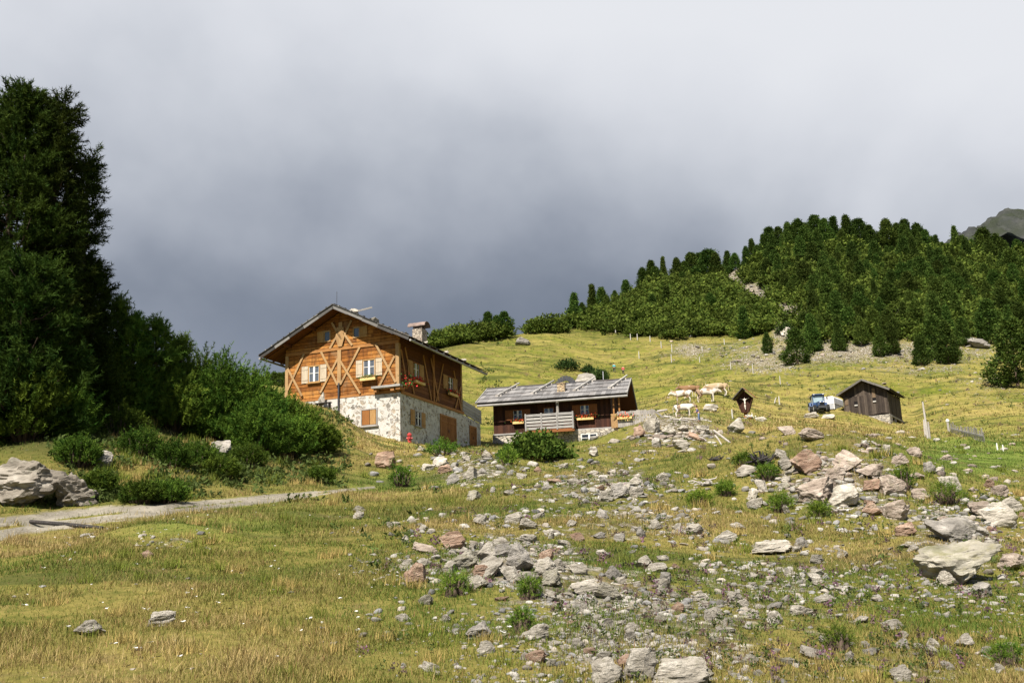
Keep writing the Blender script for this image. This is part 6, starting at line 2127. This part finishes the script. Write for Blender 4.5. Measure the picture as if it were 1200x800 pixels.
skin('figure', [(0, 0, 1.40, .065, .045), (0, 0, 1.58, .07, .05), (0, 0, 1.74, .085, .05), (0, -.02, 1.83, .03), (.01, -.04, 1.92, .048, .055), (.17, .02, 1.80, .03), (.43, .04, 1.90, .018), (-.17, .02, 1.80, .03), (-.43, .04, 1.90, .018), (.04, -.05, 1.16, .042), (.02, .01, .90, .025), (-.04, -.05, 1.16, .042), (-.02, .01, .90, .025), (.0, -.05, .84, .02)],
     [(0, 1), (1, 2), (2, 3), (3, 4), (2, 5), (5, 6), (2, 7), (7, 8), (0, 9), (9, 10), (0, 11), (11, 12), (10, 13)], M['ivory'], sh, 2, 0)
fl = thing('flower_pot', (p.x + .25, p.y - .45, H(p.x + .25, p.y - .45)), 0, 'small pot of white flowers at the foot of the wayside shrine', 'flower pot')
m = MB(); m.tube([(0, 0, -.05), (0, 0, .2)], [.10, .15], 10); m.build('pot', M['door'], fl)
o = link_mesh('blossoms', flowers('blossoms', None, .06, None, 90, 61, (.3, .3, .3)), M['white_paint'], fl); o.location = (0, 0, .2)

# ------------------------------------------------------------------ tractor and trailer
p = ground_at(961, 484.5)
ts = p.y / 112
tr = thing('tractor', p, -.10, 'dark blue tractor with glazed cab facing the viewer beside the hay hut', 'tractor'); tr.scale = (ts * .9,) * 3
def wheel(parent, x, y, r, w, name='wheel'):
    m = MB(); m.tube([(x - w / 2, y, r), (x - w / 2 + .04, y, r), (x + w / 2 - .04, y, r), (x + w / 2, y, r)], [r * .93, r, r, r * .93], 20)
    for k in range(14):
        a = k * 2 * math.pi / 14
        m.bar((x - w / 2 + .02, y + math.cos(a) * r, r + math.sin(a) * r), (x + w / 2 - .02, y + math.cos(a + .2) * r, r + math.sin(a + .2) * r), .07, .05, (0, math.cos(a), math.sin(a)))
    o = m.build(name, M['tyre'], parent)
    sgn = 1 if x > 0 else -1
    m = MB(); m.tube([(x - (w / 2 + .012), y, r), (x + (w / 2 + .012), y, r)], r * .52, 14); m.build('rim', M['rim_grey'], o)
    return o
for s in (-1, 1):
    wheel(tr, s * .88, 1.0, .70, .42); wheel(tr, s * .78, -1.15, .46, .32)
m = MB(); m.box(-.30, .30, -1.75, .5, .55, .80); m.box(-.62, .62, -1.22, -1.08, .40, .52); m.box(-.8, .8, .92, 1.08, .62, .78); m.build('chassis', M['dark_metal'], tr)
m = MB(); m.prism([(-1.9, .80), (-1.9, 1.18), (-1.78, 1.30), (.0, 1.42), (.0, .80)], 'x', -.36, .36); hood = m.build('hood', M['blue_paint'], tr, .03)
m = MB(); m.box(-.27, .27, -1.925, -1.905, .86, 1.12); m.build('grille', M['black'], hood)
for s in (-1, 1):
    m = MB(); m.box(s * .2 - .09, s * .2 + .09, -1.94, -1.906, 1.13, 1.22); m.build('headlight', M['lamp_glass'], hood)
cabm = MB()
for sx in (-.70, .70):
    cabm.bar((sx, .02, .85), (sx * .93, .12, 2.32), .09, .09); cabm.bar((sx, 1.42, .95), (sx * .93, 1.36, 2.32), .09, .09)
cabm.box(-.66, .66, .0, .08, .80, 1.40); cabm.box(-.66, .66, .06, .14, 2.24, 2.32)
cabm.box(-.70, -.64, .1, 1.4, .75, 1.15); cabm.box(.64, .70, .1, 1.4, .75, 1.15)
cab = cabm.build('cab', M['blue_paint'], tr)
m = MB(); m.bar((0, .045, 1.40), (0, .115, 2.24), 1.24, .02, (0, 1, 0)); m.build('windscreen', M['cab_glass'], cab)
for s in (-1, 1):
    m = MB(); m.box(s * .672 - .01, s * .672 + .01, .16, 1.34, 1.16, 2.24); m.build('side_window', M['cab_glass'], cab)
m = MB(); m.box(-.74, .74, -.16, 1.52, 2.325, 2.46); m.build('roof', M['blue_paint'], tr, .04)
for s in (-1, 1):
    m = MB(); m.box(s * .55 - .08, s * .55 + .08, -.19, -.162, 2.36, 2.43); m.build('work_lamp', M['lamp_glass'], tr)
    m = MB(); m.prism([(.35, 1.0), (.5, 1.38), (.9, 1.52), (1.35, 1.45), (1.6, 1.2), (1.52, 1.2), (1.3, 1.38), (.9, 1.45), (.55, 1.32), (.42, 1.0)], 'x', s * .88 - .22, s * .88 + .22); m.build('mudguard', M['blue_paint'], tr)
    m = MB(); m.bar((s * .70, .05, 1.9), (s * 1.0, -.08, 1.95), .025, .025); m.box(s * 1.0 - .07, s * 1.0 + .07, -.12, -.08, 1.72, 2.08); m.build('mirror', M['black'], tr)
m = MB(); m.tube([(.42, -.5, 1.3), (.42, -.5, 2.2)], .04, 8); m.build('exhaust_pipe', M['dark_metal'], tr)
m = MB(); m.box(-.5, .5, -2.05, -1.9, .42, .72); m.build('front_weight', M['dark_metal'], tr)
p2 = Vector((p.x + 1.9 * ts, p.y + 3.2 * ts, 0)); p2.z = p.z + .15 + max(0, H(p2.x, p2.y) - p.z) * .4
tl = thing('trailer', p2, -.62, 'white covered livestock trailer parked behind the tractor', 'trailer'); tl.scale = (ts * .8,) * 3
m = MB(); m.box(-1.0, 1.0, 0, 4.0, .55, 1.25); m.build('body', M['rim_grey'], tl)
m = MB(); m.prism([(-1.02, 1.254), (1.02, 1.254), (1.02, 2.15), (.85, 2.38), (-.85, 2.38), (-1.02, 2.15)], 'y', -.02, 4.02); m.build('cover', M['tarp'], tl, .04)
for s in (-1, 1):
    m = MB(); m.box(s * .98 - .05, s * .98 + .05, -.07, -.025, .5, 2.2); m.build('corner_post', M['white_paint'], tl)
m = MB(); m.bar((0, 0, .5), (0, -1.5, .5), .12, .12); m.build('drawbar', M['dark_metal'], tl)
for s in (-1, 1):
    for y in (1.6, 2.4): wheel(tl, s * .98, y, .36, .24)

# ------------------------------------------------------------------ fences, stakes, poles
def stake(px, base, top, wpx, lab, name='fence_post', lean=0.0, mat='post', grp=None, cat='post'):
    p = ground_at(px, base); s = p.y / FOC
    m = MB(); w = wpx * s
    h = (base - top) * s
    m.tube([(0, 0, -.25), (lean * h * .5, 0, h * .55), (lean * h, .0, h)], [w * .5, w * .48, w * .36], 7)
    o = m.build(name, M[mat], None); o.location = p
    return tag(o, lab, cat, grp)


fp = [(721.5, 391, 385), (739, 398, 391), (747, 398, 391), (762, 401, 393), (775, 408, 400), (787.5, 412, 402), (787, 424, 414), (820, 424, 414), (749, 420, 411), (823, 412, 405), (856.5, 432, 422), (882.5, 437, 426), (914.5, 450, 440), (849, 404, 397), (895, 412, 405)]
for i, (px, b, t_) in enumerate(fp):
    stake(px, b, t_, 1.1, 'thin pale fence post in the upper meadow, %s counted from the left' % ORD[i], grp='thin pale posts of the meadow fence')
stake(913.5, 474, 464, 1.6, 'pale post right of the leaning post between shrine and tractor', grp='posts near the shrine')
stake(907, 472, 465, 1.4, 'short leaning post right of the wayside shrine', lean=.5, grp='posts near the shrine')
stake(858.5, 491, 479, 1.8, 'thin pale stick standing left of the wayside shrine', grp='posts near the shrine')
stake(1087.5, 514, 470, 2.6, 'tall thin weathered stake on the slope right of the hay hut', 'stake', -.02, 'dead_wood')
stake(1085, 512, 491, 3.4, 'short thick weathered stake beside the tall thin one', 'stake', .02, 'dead_wood')
stake(1089.5, 514, 494, 2.6, 'short split stake at the right of the tall thin one', 'stake', .03, 'grey_vwood')
stake(1169, 527, 519, 1.8, 'left one of two white marker stubs near the right edge', 'marker_post', 0, 'white_paint')
stake(1176, 529, 521, 1.8, 'right one of two white marker stubs near the right edge', 'marker_post', 0, 'white_paint')
pp = ground_at(1112, 506); s = pp.y / FOC
t = thing('capped_post', pp, 0, 'grey post with white cap left of the broken board fence', 'post')
m = MB(); m.tube([(0, 0, -.2), (0, 0, 12 * s)], 1.4 * s, 7); m.build('post', M['grey_vwood'], t)
m = MB(); m.tube([(0, 0, 12 * s), (0, 0, 13.5 * s), (0, 0, 15.5 * s)], [2.0 * s, 2.2 * s, 1.0 * s], 8); m.build('cap', M['white_paint'], t)
stake(993, 474 + 12, 474, 1.2, 'thin post at the left wall of the hay hut', mat='dead_wood') if False else None
a, b = ground_at(1115, 507), ground_at(1154, 518.5)
t = thing('board_fence', a, 0, 'short broken fence of grey upright boards on the right slope', 'fence')
rgf = random.Random(8)
n_ = 19
for i in range(n_):
    q = a.lerp(b, i / (n_ - 1)); q.z = H(q.x, q.y)
    l = q - a; hgt = (12 + 3 * (i > 13)) * q.y / FOC * rgf.uniform(.82, 1.12)
    w_ = (b - a).length / n_ * .36
    d = (b - a).normalized(); m = MB()
    m.add([tuple(l + d * x + Vector((0, y, z)) + Vector((1, 0, 0)) * (z * lean_)) for lean_ in (rgf.uniform(-.06, .08),) for x, y, z in ((-w_, 0, -.2), (w_, 0, -.2), (w_, .03, -.2), (-w_, .03, -.2), (-w_, 0, hgt), (w_, 0, hgt * rgf.uniform(.93, 1)), (w_, .03, hgt * .97), (-w_, .03, hgt))],
          [(0, 3, 2, 1), (4, 5, 6, 7), (0, 1, 5, 4), (1, 2, 6, 5), (2, 3, 7, 6), (3, 0, 4, 7)])
    m.build('board', M['dead_wood'], t)
m = MB(); m.bar((0, .06, .35), tuple(b - a + Vector((0, .06, .45))), .05, .12); m.build('rail', M['grey_wood'], t)

# grey poles and dead wood
rgp = random.Random(12)
for i, (x0, y0, x1, y1, w_, lab) in enumerate([
        (791, 493, 824, 490, 3.2, 'longest grey pole on top of the pole heap behind the stone heap'), (794, 497, 830, 492, 2.6, 'grey pole lying in front of the longest pole on the heap'), (800, 490, 818, 496, 2.4, 'short pole lying askew across the grey pole heap'),
        (808, 498, 834, 494, 2.8, 'grey pole at the right front of the pole heap'), (785, 492, 806, 494, 2.4, 'thin pole at the left end of the pole heap'), (797, 503, 799, 489, 2.0, 'pole leaning upright against the grey pole heap'),
        (836, 504, 856, 519, 3.0, 'long pale log lying down the slope right of the stone heap'), (838, 510, 846, 522, 2.2, 'short pale branch beside the long pale log'), (820, 512, 828, 520, 2.0, 'short bleached branch among the crest stones'),
        (778, 488, 792, 490, 3.4, 'grey beam between the terrace stair and the pole heap'), (770, 482, 782, 480, 3.0, 'pale beam end right of the terrace railing')]):
    A, B_ = ground_at(x0, max(y0, 486)), ground_at(x1, max(y1, 486))
    Y = (A.y + B_.y) / 2
    if abs(A.y - B_.y) > 6: B_ = ground_at(x1, max(y1, 486)); 
    A = Vector(at(x0, y0, Y)); B_ = Vector(at(x1, y1, Y + rgp.uniform(-.4, .4)))
    A.z = max(A.z, H(A.x, A.y) + .05); B_.z = max(B_.z, H(B_.x, B_.y) + .05)
    m = MB(); d = B_ - A; s = Y / FOC * w_ * .5
    m.tube([(0, 0, 0), tuple(d * .5 + Vector((0, 0, rgp.uniform(-.03, .05)))), tuple(d)], [s, s * .95, s * .7], 7)
    o = m.build('pole', M['dead_wood'], None); o.location = A
    tag(o, lab, 'pole', 'grey poles and logs on the crest')


def tangle(name, px, py, wpx, hpx, mat, lab, n, seed, thick=1.0):
    p = ground_at(px, py); s = p.y / FOC; r = random.Random(seed)
    m = MB(); W_, H_ = wpx * s / 2, hpx * s
    for i in range(n):
        a = Vector((r.uniform(-W_, W_) * .5, r.uniform(-.3, .3) * W_, r.uniform(0, H_ * .35)))
        d = Vector((r.uniform(-1, 1) * W_, r.uniform(-.5, .5) * W_, r.uniform(-.1, .9) * H_))
        k = Vector((r.uniform(-.2, .2) * W_, 0, r.uniform(-.1, .3) * H_))
        t0 = W_ * r.uniform(.06, .13) * thick
        m.tube([a, a + d * .4 + k, a + d * .75 - k * .4, a + d], [t0, t0 * .8, t0 * .5, t0 * .15], 6)
    m.tube([(-W_ * .5, 0, H_ * .12), (0, 0, H_ * .3), (W_ * .5, 0, H_ * .2)], [H_ * .16 * thick, H_ * .26 * thick, H_ * .14 * thick], 8)
    o = m.build(name, M[mat], None); o.location = p
    return tag(o, lab, 'dead wood')


tangle('root_stump', 894, 545, 36, 17, 'char_wood', 'black charred root stump with twisted arms on the left of the great boulder pile', 22, 3)
tangle('dead_root', 828, 569, 28, 10, 'dead_wood', 'bleached dead root with dark gaps low on the slope left of the pale flat rock', 12, 5, .9)
tangle('dead_root', 838, 540, 26, 9, 'char_wood', 'dark broken root on the slope under the crest heap', 10, 9, .7)
tangle('dead_root', 985, 600, 30, 8, 'dead_wood', 'grey root lying at the lower edge of the great boulder pile', 8, 13, .8)
# timber water bar across the track
A, B_ = ground_at(36, 613), ground_at(121, 621)
m = MB(); d = B_ - A
m.tube([(0, 0, .03), tuple(d * .5 + Vector((0, 0, .035))), tuple(d + Vector((0, 0, .03)))], [.035, .035, .03], 7)
o = m.build('water_bar', M['char_wood'], None); o.location = A
tag(o, 'thin dark wooden water bar lying across the gravel track', 'water bar')
# pale upright stone and bench board before the front wall
q = house.matrix_basis @ Vector((-6.35, -.55, 0)); q.z = H(q.x, q.y)
o = put_rock('standing_stone', 11, q, .5, .4, 1.15, .2, 'rock', (0, 0), .05)
tag(o, 'whitish mottled standing stone in front of the timber house wall', 'stone')
q = house.matrix_basis @ Vector((-6.1, -.8, 0)); q.z = H(q.x, q.y)
bn = thing('bench', q, -H1_YAW, 'low dark bench beside the whitish standing stone at the house wall', 'bench')
m = MB(); m.box(-.6, .75, -.16, .16, .30, .36); m.build('seat', M['char_wood'], bn)
for x in (-.5, .6):
    m = MB(); m.box(x - .05, x + .05, -.14, .14, -.3, .30); m.build('leg', M['char_wood'], bn)
# stones and a pole weighing down the shingle roof
for i, (x, y, w, h, lab) in enumerate([(-3.5, -.75, .75, .42, 'largest pale stone on the chalet roof near the ridge'), (-1.65, -.8, .7, .36, 'pale stone on the chalet roof half way down the front verge'), (.75, -.2, .6, .25, 'flat stone on the front right corner of the chalet roof'),
                                       (1.0, 2.6, .55, .22, 'flat stone on the chalet eave before the chimney'), (1.1, 6.2, .6, .24, 'flat stone on the chalet eave below the chimney'), (1.15, 9.6, .6, .24, 'flat stone on the chalet eave towards the rear')]):
    q = house.matrix_basis @ Vector((x, y, B1 + AZ - SL * (x - AX) + .06))
    o = put_rock('roof_stone', i * 3 + 1, q, w, w * .8, h, i, 'rock', (0, .4), .05)
    tag(o, lab, 'stone', 'stones on the chalet roof')
q = house.matrix_basis @ Vector((AX + .5, 1.0, B1 + AZ + .1))
m = MB(); m.bar((0, 0, -.15), (1.3, .9, .42), .12, .12); o = m.build('roof_spar', M['dead_wood'], None); o.location = q
tag(o, 'grey spar sticking up from the ridge of the chalet roof', 'spar')

# ------------------------------------------------------------------ grass
def grass(name, label, n, r0, r1, seed, lmin, lmax, wfun, segs, taper=True, th=.66):
    r = np.random.default_rng(seed)
    t = r.uniform(-th, th, n); d = np.exp(r.uniform(math.log(r0), math.log(r1), n))
    x, y = d * np.sin(t), d * np.cos(t)
    z = height(x, y)
    m = masks(x, y, z)
    tuft = fbm(x * 1.3, y * 1.3, 41, 3)
    patch = fbm(x * .45, y * .45, 43, 3)
    dens = (1 - m['scree'] * .72) * (1 - .96 * sstep(.30, .52, m['road'] + (tuft - .5) * .5)) * np.clip(.5 + (tuft - .35) * 2.0, .3, 1)
    dens = dens * (1 - .6 * np.clip(m['wood'], 0, 1))
    k = r.random(n) < dens
    x, y, z, d, tuft, patch = [a[k] for a in (x, y, z, d, tuft, patch)]
    dry = m['dry'][k]; lush = m['lush'][k]; n = len(x)
    dry = np.clip(dry - .10 + (patch - .5) * 2.4 + (tuft - .5) * .8 + r.normal(size=n) * .22 - lush * .55 - m['scree'][k] * .2, 0, 1)
    tall = sstep(.50, .66, fbm(x * .8 + 9, y * .8, 55, 3))
    ln = (lmin + (lmax - lmin) * r.random(n) ** 1.7) * (.5 + .85 * tuft + .8 * tall * dry)
    w = wfun(d) * r.uniform(.7, 1.3, n)
    a = r.uniform(0, 6.283, n); lean = r.uniform(.15, .95, n)
    dx, dy = np.cos(a) * lean, np.sin(a) * lean
    sa = a + 1.571 + r.normal(size=n) * .5
    sx, sy = np.cos(sa) * w / 2, np.sin(sa) * w / 2
    base = np.stack([x, y, z - .01], 1); S = np.stack([sx, sy, np.zeros(n)], 1)
    tip = base + np.stack([dx * ln, dy * ln, ln * np.sqrt(np.maximum(.12, 1 - lean ** 2 * .8))], 1)
    g1, g2 = np.array([.048, .084, .012]), np.array([.120, .162, .026])
    o1, o2 = np.array([.215, .158, .052]), np.array([.42, .32, .15])
    br = np.array([.21, .125, .055])
    u = r.random((n, 1)); D = dry[:, None]
    c = np.where(D < .5, (g1 * (1 - u) + g2 * u) * (1 - D * 2) + (o1 * .55 + g2 * .45) * D * 2, ((o1 * .55 + g2 * .45) * (2 - 2 * D) + (o1 * (1 - u) + o2 * u) * (2 * D - 1)))
    c = np.where((r.random((n, 1)) < .04 + .03 * D), br, c)
    c = np.where(lush[:, None] > .55, c * .5 + np.array([.085, .145, .024]) * .5, c)
    c = c * r.uniform(.8, 1.2, (n, 1))
    if segs == 2:
        mid = base + (tip - base) * .5; mid[:, 2] += ln * .10
        V = np.stack([base - S, base + S, mid + S * .8, mid - S * .8, tip], 1).reshape(-1, 3)
        i = np.arange(n)[:, None] * 5
        F = [np.concatenate([i, i + 1, i + 2, i + 3], 1), np.concatenate([i + 3, i + 2, i + 4], 1)]
        T = np.repeat(c, 5, 0)
    else:
        V = np.stack([base - S, base + S, tip], 1).reshape(-1, 3); F = np.arange(n * 3).reshape(-1, 3); T = np.repeat(c, 3, 0)
    o = link_mesh(name, np_mesh(name, V, F, tint=T), M['grass'])
    return tag(o, label, 'grass', kind='stuff')


grass('grass', 'short green and straw coloured grass of the near slope', 660000, 4.6, 17, 1, .022, .080, lambda d: np.maximum(.0042, d * .00050), 2)
grass('grass', 'short grass of the middle slope', 480000, 16, 62, 2, .045, .13, lambda d: np.maximum(.009, d * .00062), 1)
grass('grass', 'yellow green pasture grass of the far meadow', 240000, 60, 270, 3, .10, .34, lambda d: np.maximum(.045, d * .0008), 1)

# dry tussocks: countless small fountains of straw
r_ = np.random.default_rng(44)
qx = np.concatenate([r_.uniform(0, 1200, 150), r_.uniform(90, 430, 110), [200, 215, 400, 385, 95, 60, 500, 730, 775, 860, 840, 300, 330]]); qy = np.concatenate([r_.uniform(520, 800, 150), r_.uniform(495, 570, 110), [665, 700, 745, 740, 600, 596, 745, 600, 597, 640, 645, 720, 735]])
P, hit = ground_many(qx, qy, ymax=90)
mm = masks(P[:, 0], P[:, 1], P[:, 2])
k_ = hit & (mm['scree'] < .35) & (mm['road'] < .2); P = P[k_]
VV, TT = [], []
for p in P:
    s = p[1] / 14; n_ = int(r_.integers(50, 110)); a = r_.uniform(0, 6.283, n_); e = r_.uniform(.1, .8, n_); l = r_.uniform(.08, .20, n_) * min(s, 2.2) ** .6
    b = np.stack([r_.normal(size=n_) * .07, r_.normal(size=n_) * .07, np.zeros(n_) - .01], 1) * min(s, 2) ** .5 + p
    tp = b + np.stack([np.cos(a) * e * l, np.sin(a) * e * l, np.sqrt(1 - e * e * .8) * l], 1)
    S = np.stack([np.sin(a), -np.cos(a), a * 0], 1) * max(.0028, p[1] * .00034)
    VV.append(np.stack([b - S, b + S, tp], 1).reshape(-1, 3))
    base_c = np.array([.36, .27, .095]) if r_.random() < .55 else np.array([.14, .17, .025])
    TT.append(np.repeat(base_c * r_.uniform(.7, 1.25, (n_, 1)), 3, 0))
V = np.concatenate(VV)
tag(link_mesh('tussock_grass', np_mesh('tussock_grass', V, np.arange(len(V)).reshape(-1, 3), tint=np.concatenate(TT)), M['grass']), 'straw coloured tussocks dotted over the near slope', 'grass', kind='stuff')

# heather and low brown herbs between the stones
r_ = np.random.default_rng(48)
qx = np.concatenate([r_.uniform(380, 1210, 5200), r_.uniform(60, 410, 1700), r_.uniform(560, 1210, 900)]); qy = np.concatenate([r_.uniform(505, 800, 5200), r_.uniform(480, 590, 1700), r_.uniform(398, 505, 900)])
k_ = (np.arange(7800) >= 5200) | (r_.random(7800) < np.clip(ell(qx, qy, SCREE) * 1.2 * (1 - .6 * ell(qx, qy, SCREE)), 0, 1))
P, hit = ground_many(qx[k_], qy[k_], ymax=260); P = P[hit]
k_ = fbm(P[:, 0] * .8, P[:, 1] * .8, 91, 3) > .47; P = P[k_]
n_ = len(P); g_ = r_.random((n_, 1)); kk = r_.random((n_, 1))
mr = masks(P[:, 0], P[:, 1], P[:, 2])['road']; P = P[mr < .2]; n_ = len(P); g_ = g_[:n_]; kk = kk[:n_]
kk = np.where((P[:, 0] < -1.5)[:, None] | ((P[:, 1] > 90)[:, None] & (kk > .2)), .5, kk)
tn = np.where(kk < .3, np.array([.11, .075, .065]), np.where(kk < .42, np.array([.16, .085, .12]), np.array([.060, .085, .020]))) * (.8 + .5 * g_)
V, F, T = leafcards(P + [0, 0, .03], norm(r_.normal(size=(n_, 3)) * .5 + [0, 0, 1]), .045 * (P[:, 1] / 12) ** .75 * np.where(P[:, 0] < -1.5, 1.8, 1.0), 16, tn, r_, 1.3)
tag(link_mesh('heather', np_mesh('heather', V, F, tint=T), M['grass']), 'low heather and herbs growing between the loose stones', 'heather', kind='stuff')

# white yarrow heads in the near grass
r_ = np.random.default_rng(52)
qx = np.concatenate([r_.uniform(0, 420, 60), r_.uniform(40, 260, 40), r_.uniform(300, 760, 25)]); qy = np.concatenate([r_.uniform(600, 790, 60), r_.uniform(600, 660, 40), r_.uniform(590, 790, 25)])
P, hit = ground_many(qx, qy, ymax=40)
mm = masks(P[:, 0], P[:, 1], P[:, 2]); P = P[hit & (mm['road'] < .15)]
VV = []
for p in P:
    h = r_.uniform(.08, .18); s = r_.uniform(.008, .017)
    for j in range(6):
        a = r_.uniform(0, 6.28); q = p + np.array([math.cos(a) * s * 1.1, math.sin(a) * s * 1.1, h + r_.uniform(-.006, .006)])
        u = np.array([math.cos(a), math.sin(a), .25]) * s * .8; w = np.array([-math.sin(a), math.cos(a), .2]) * s * .8
        VV.append(np.stack([q - u, q - w, q + u, q + w]))
V = np.concatenate(VV)
tag(link_mesh('yarrow_flowers', np_mesh('yarrow_flowers', V, np.arange(len(V)).reshape(-1, 4)), M['white_paint']), 'tiny white yarrow heads scattered in the near grass', 'flowers', kind='stuff')
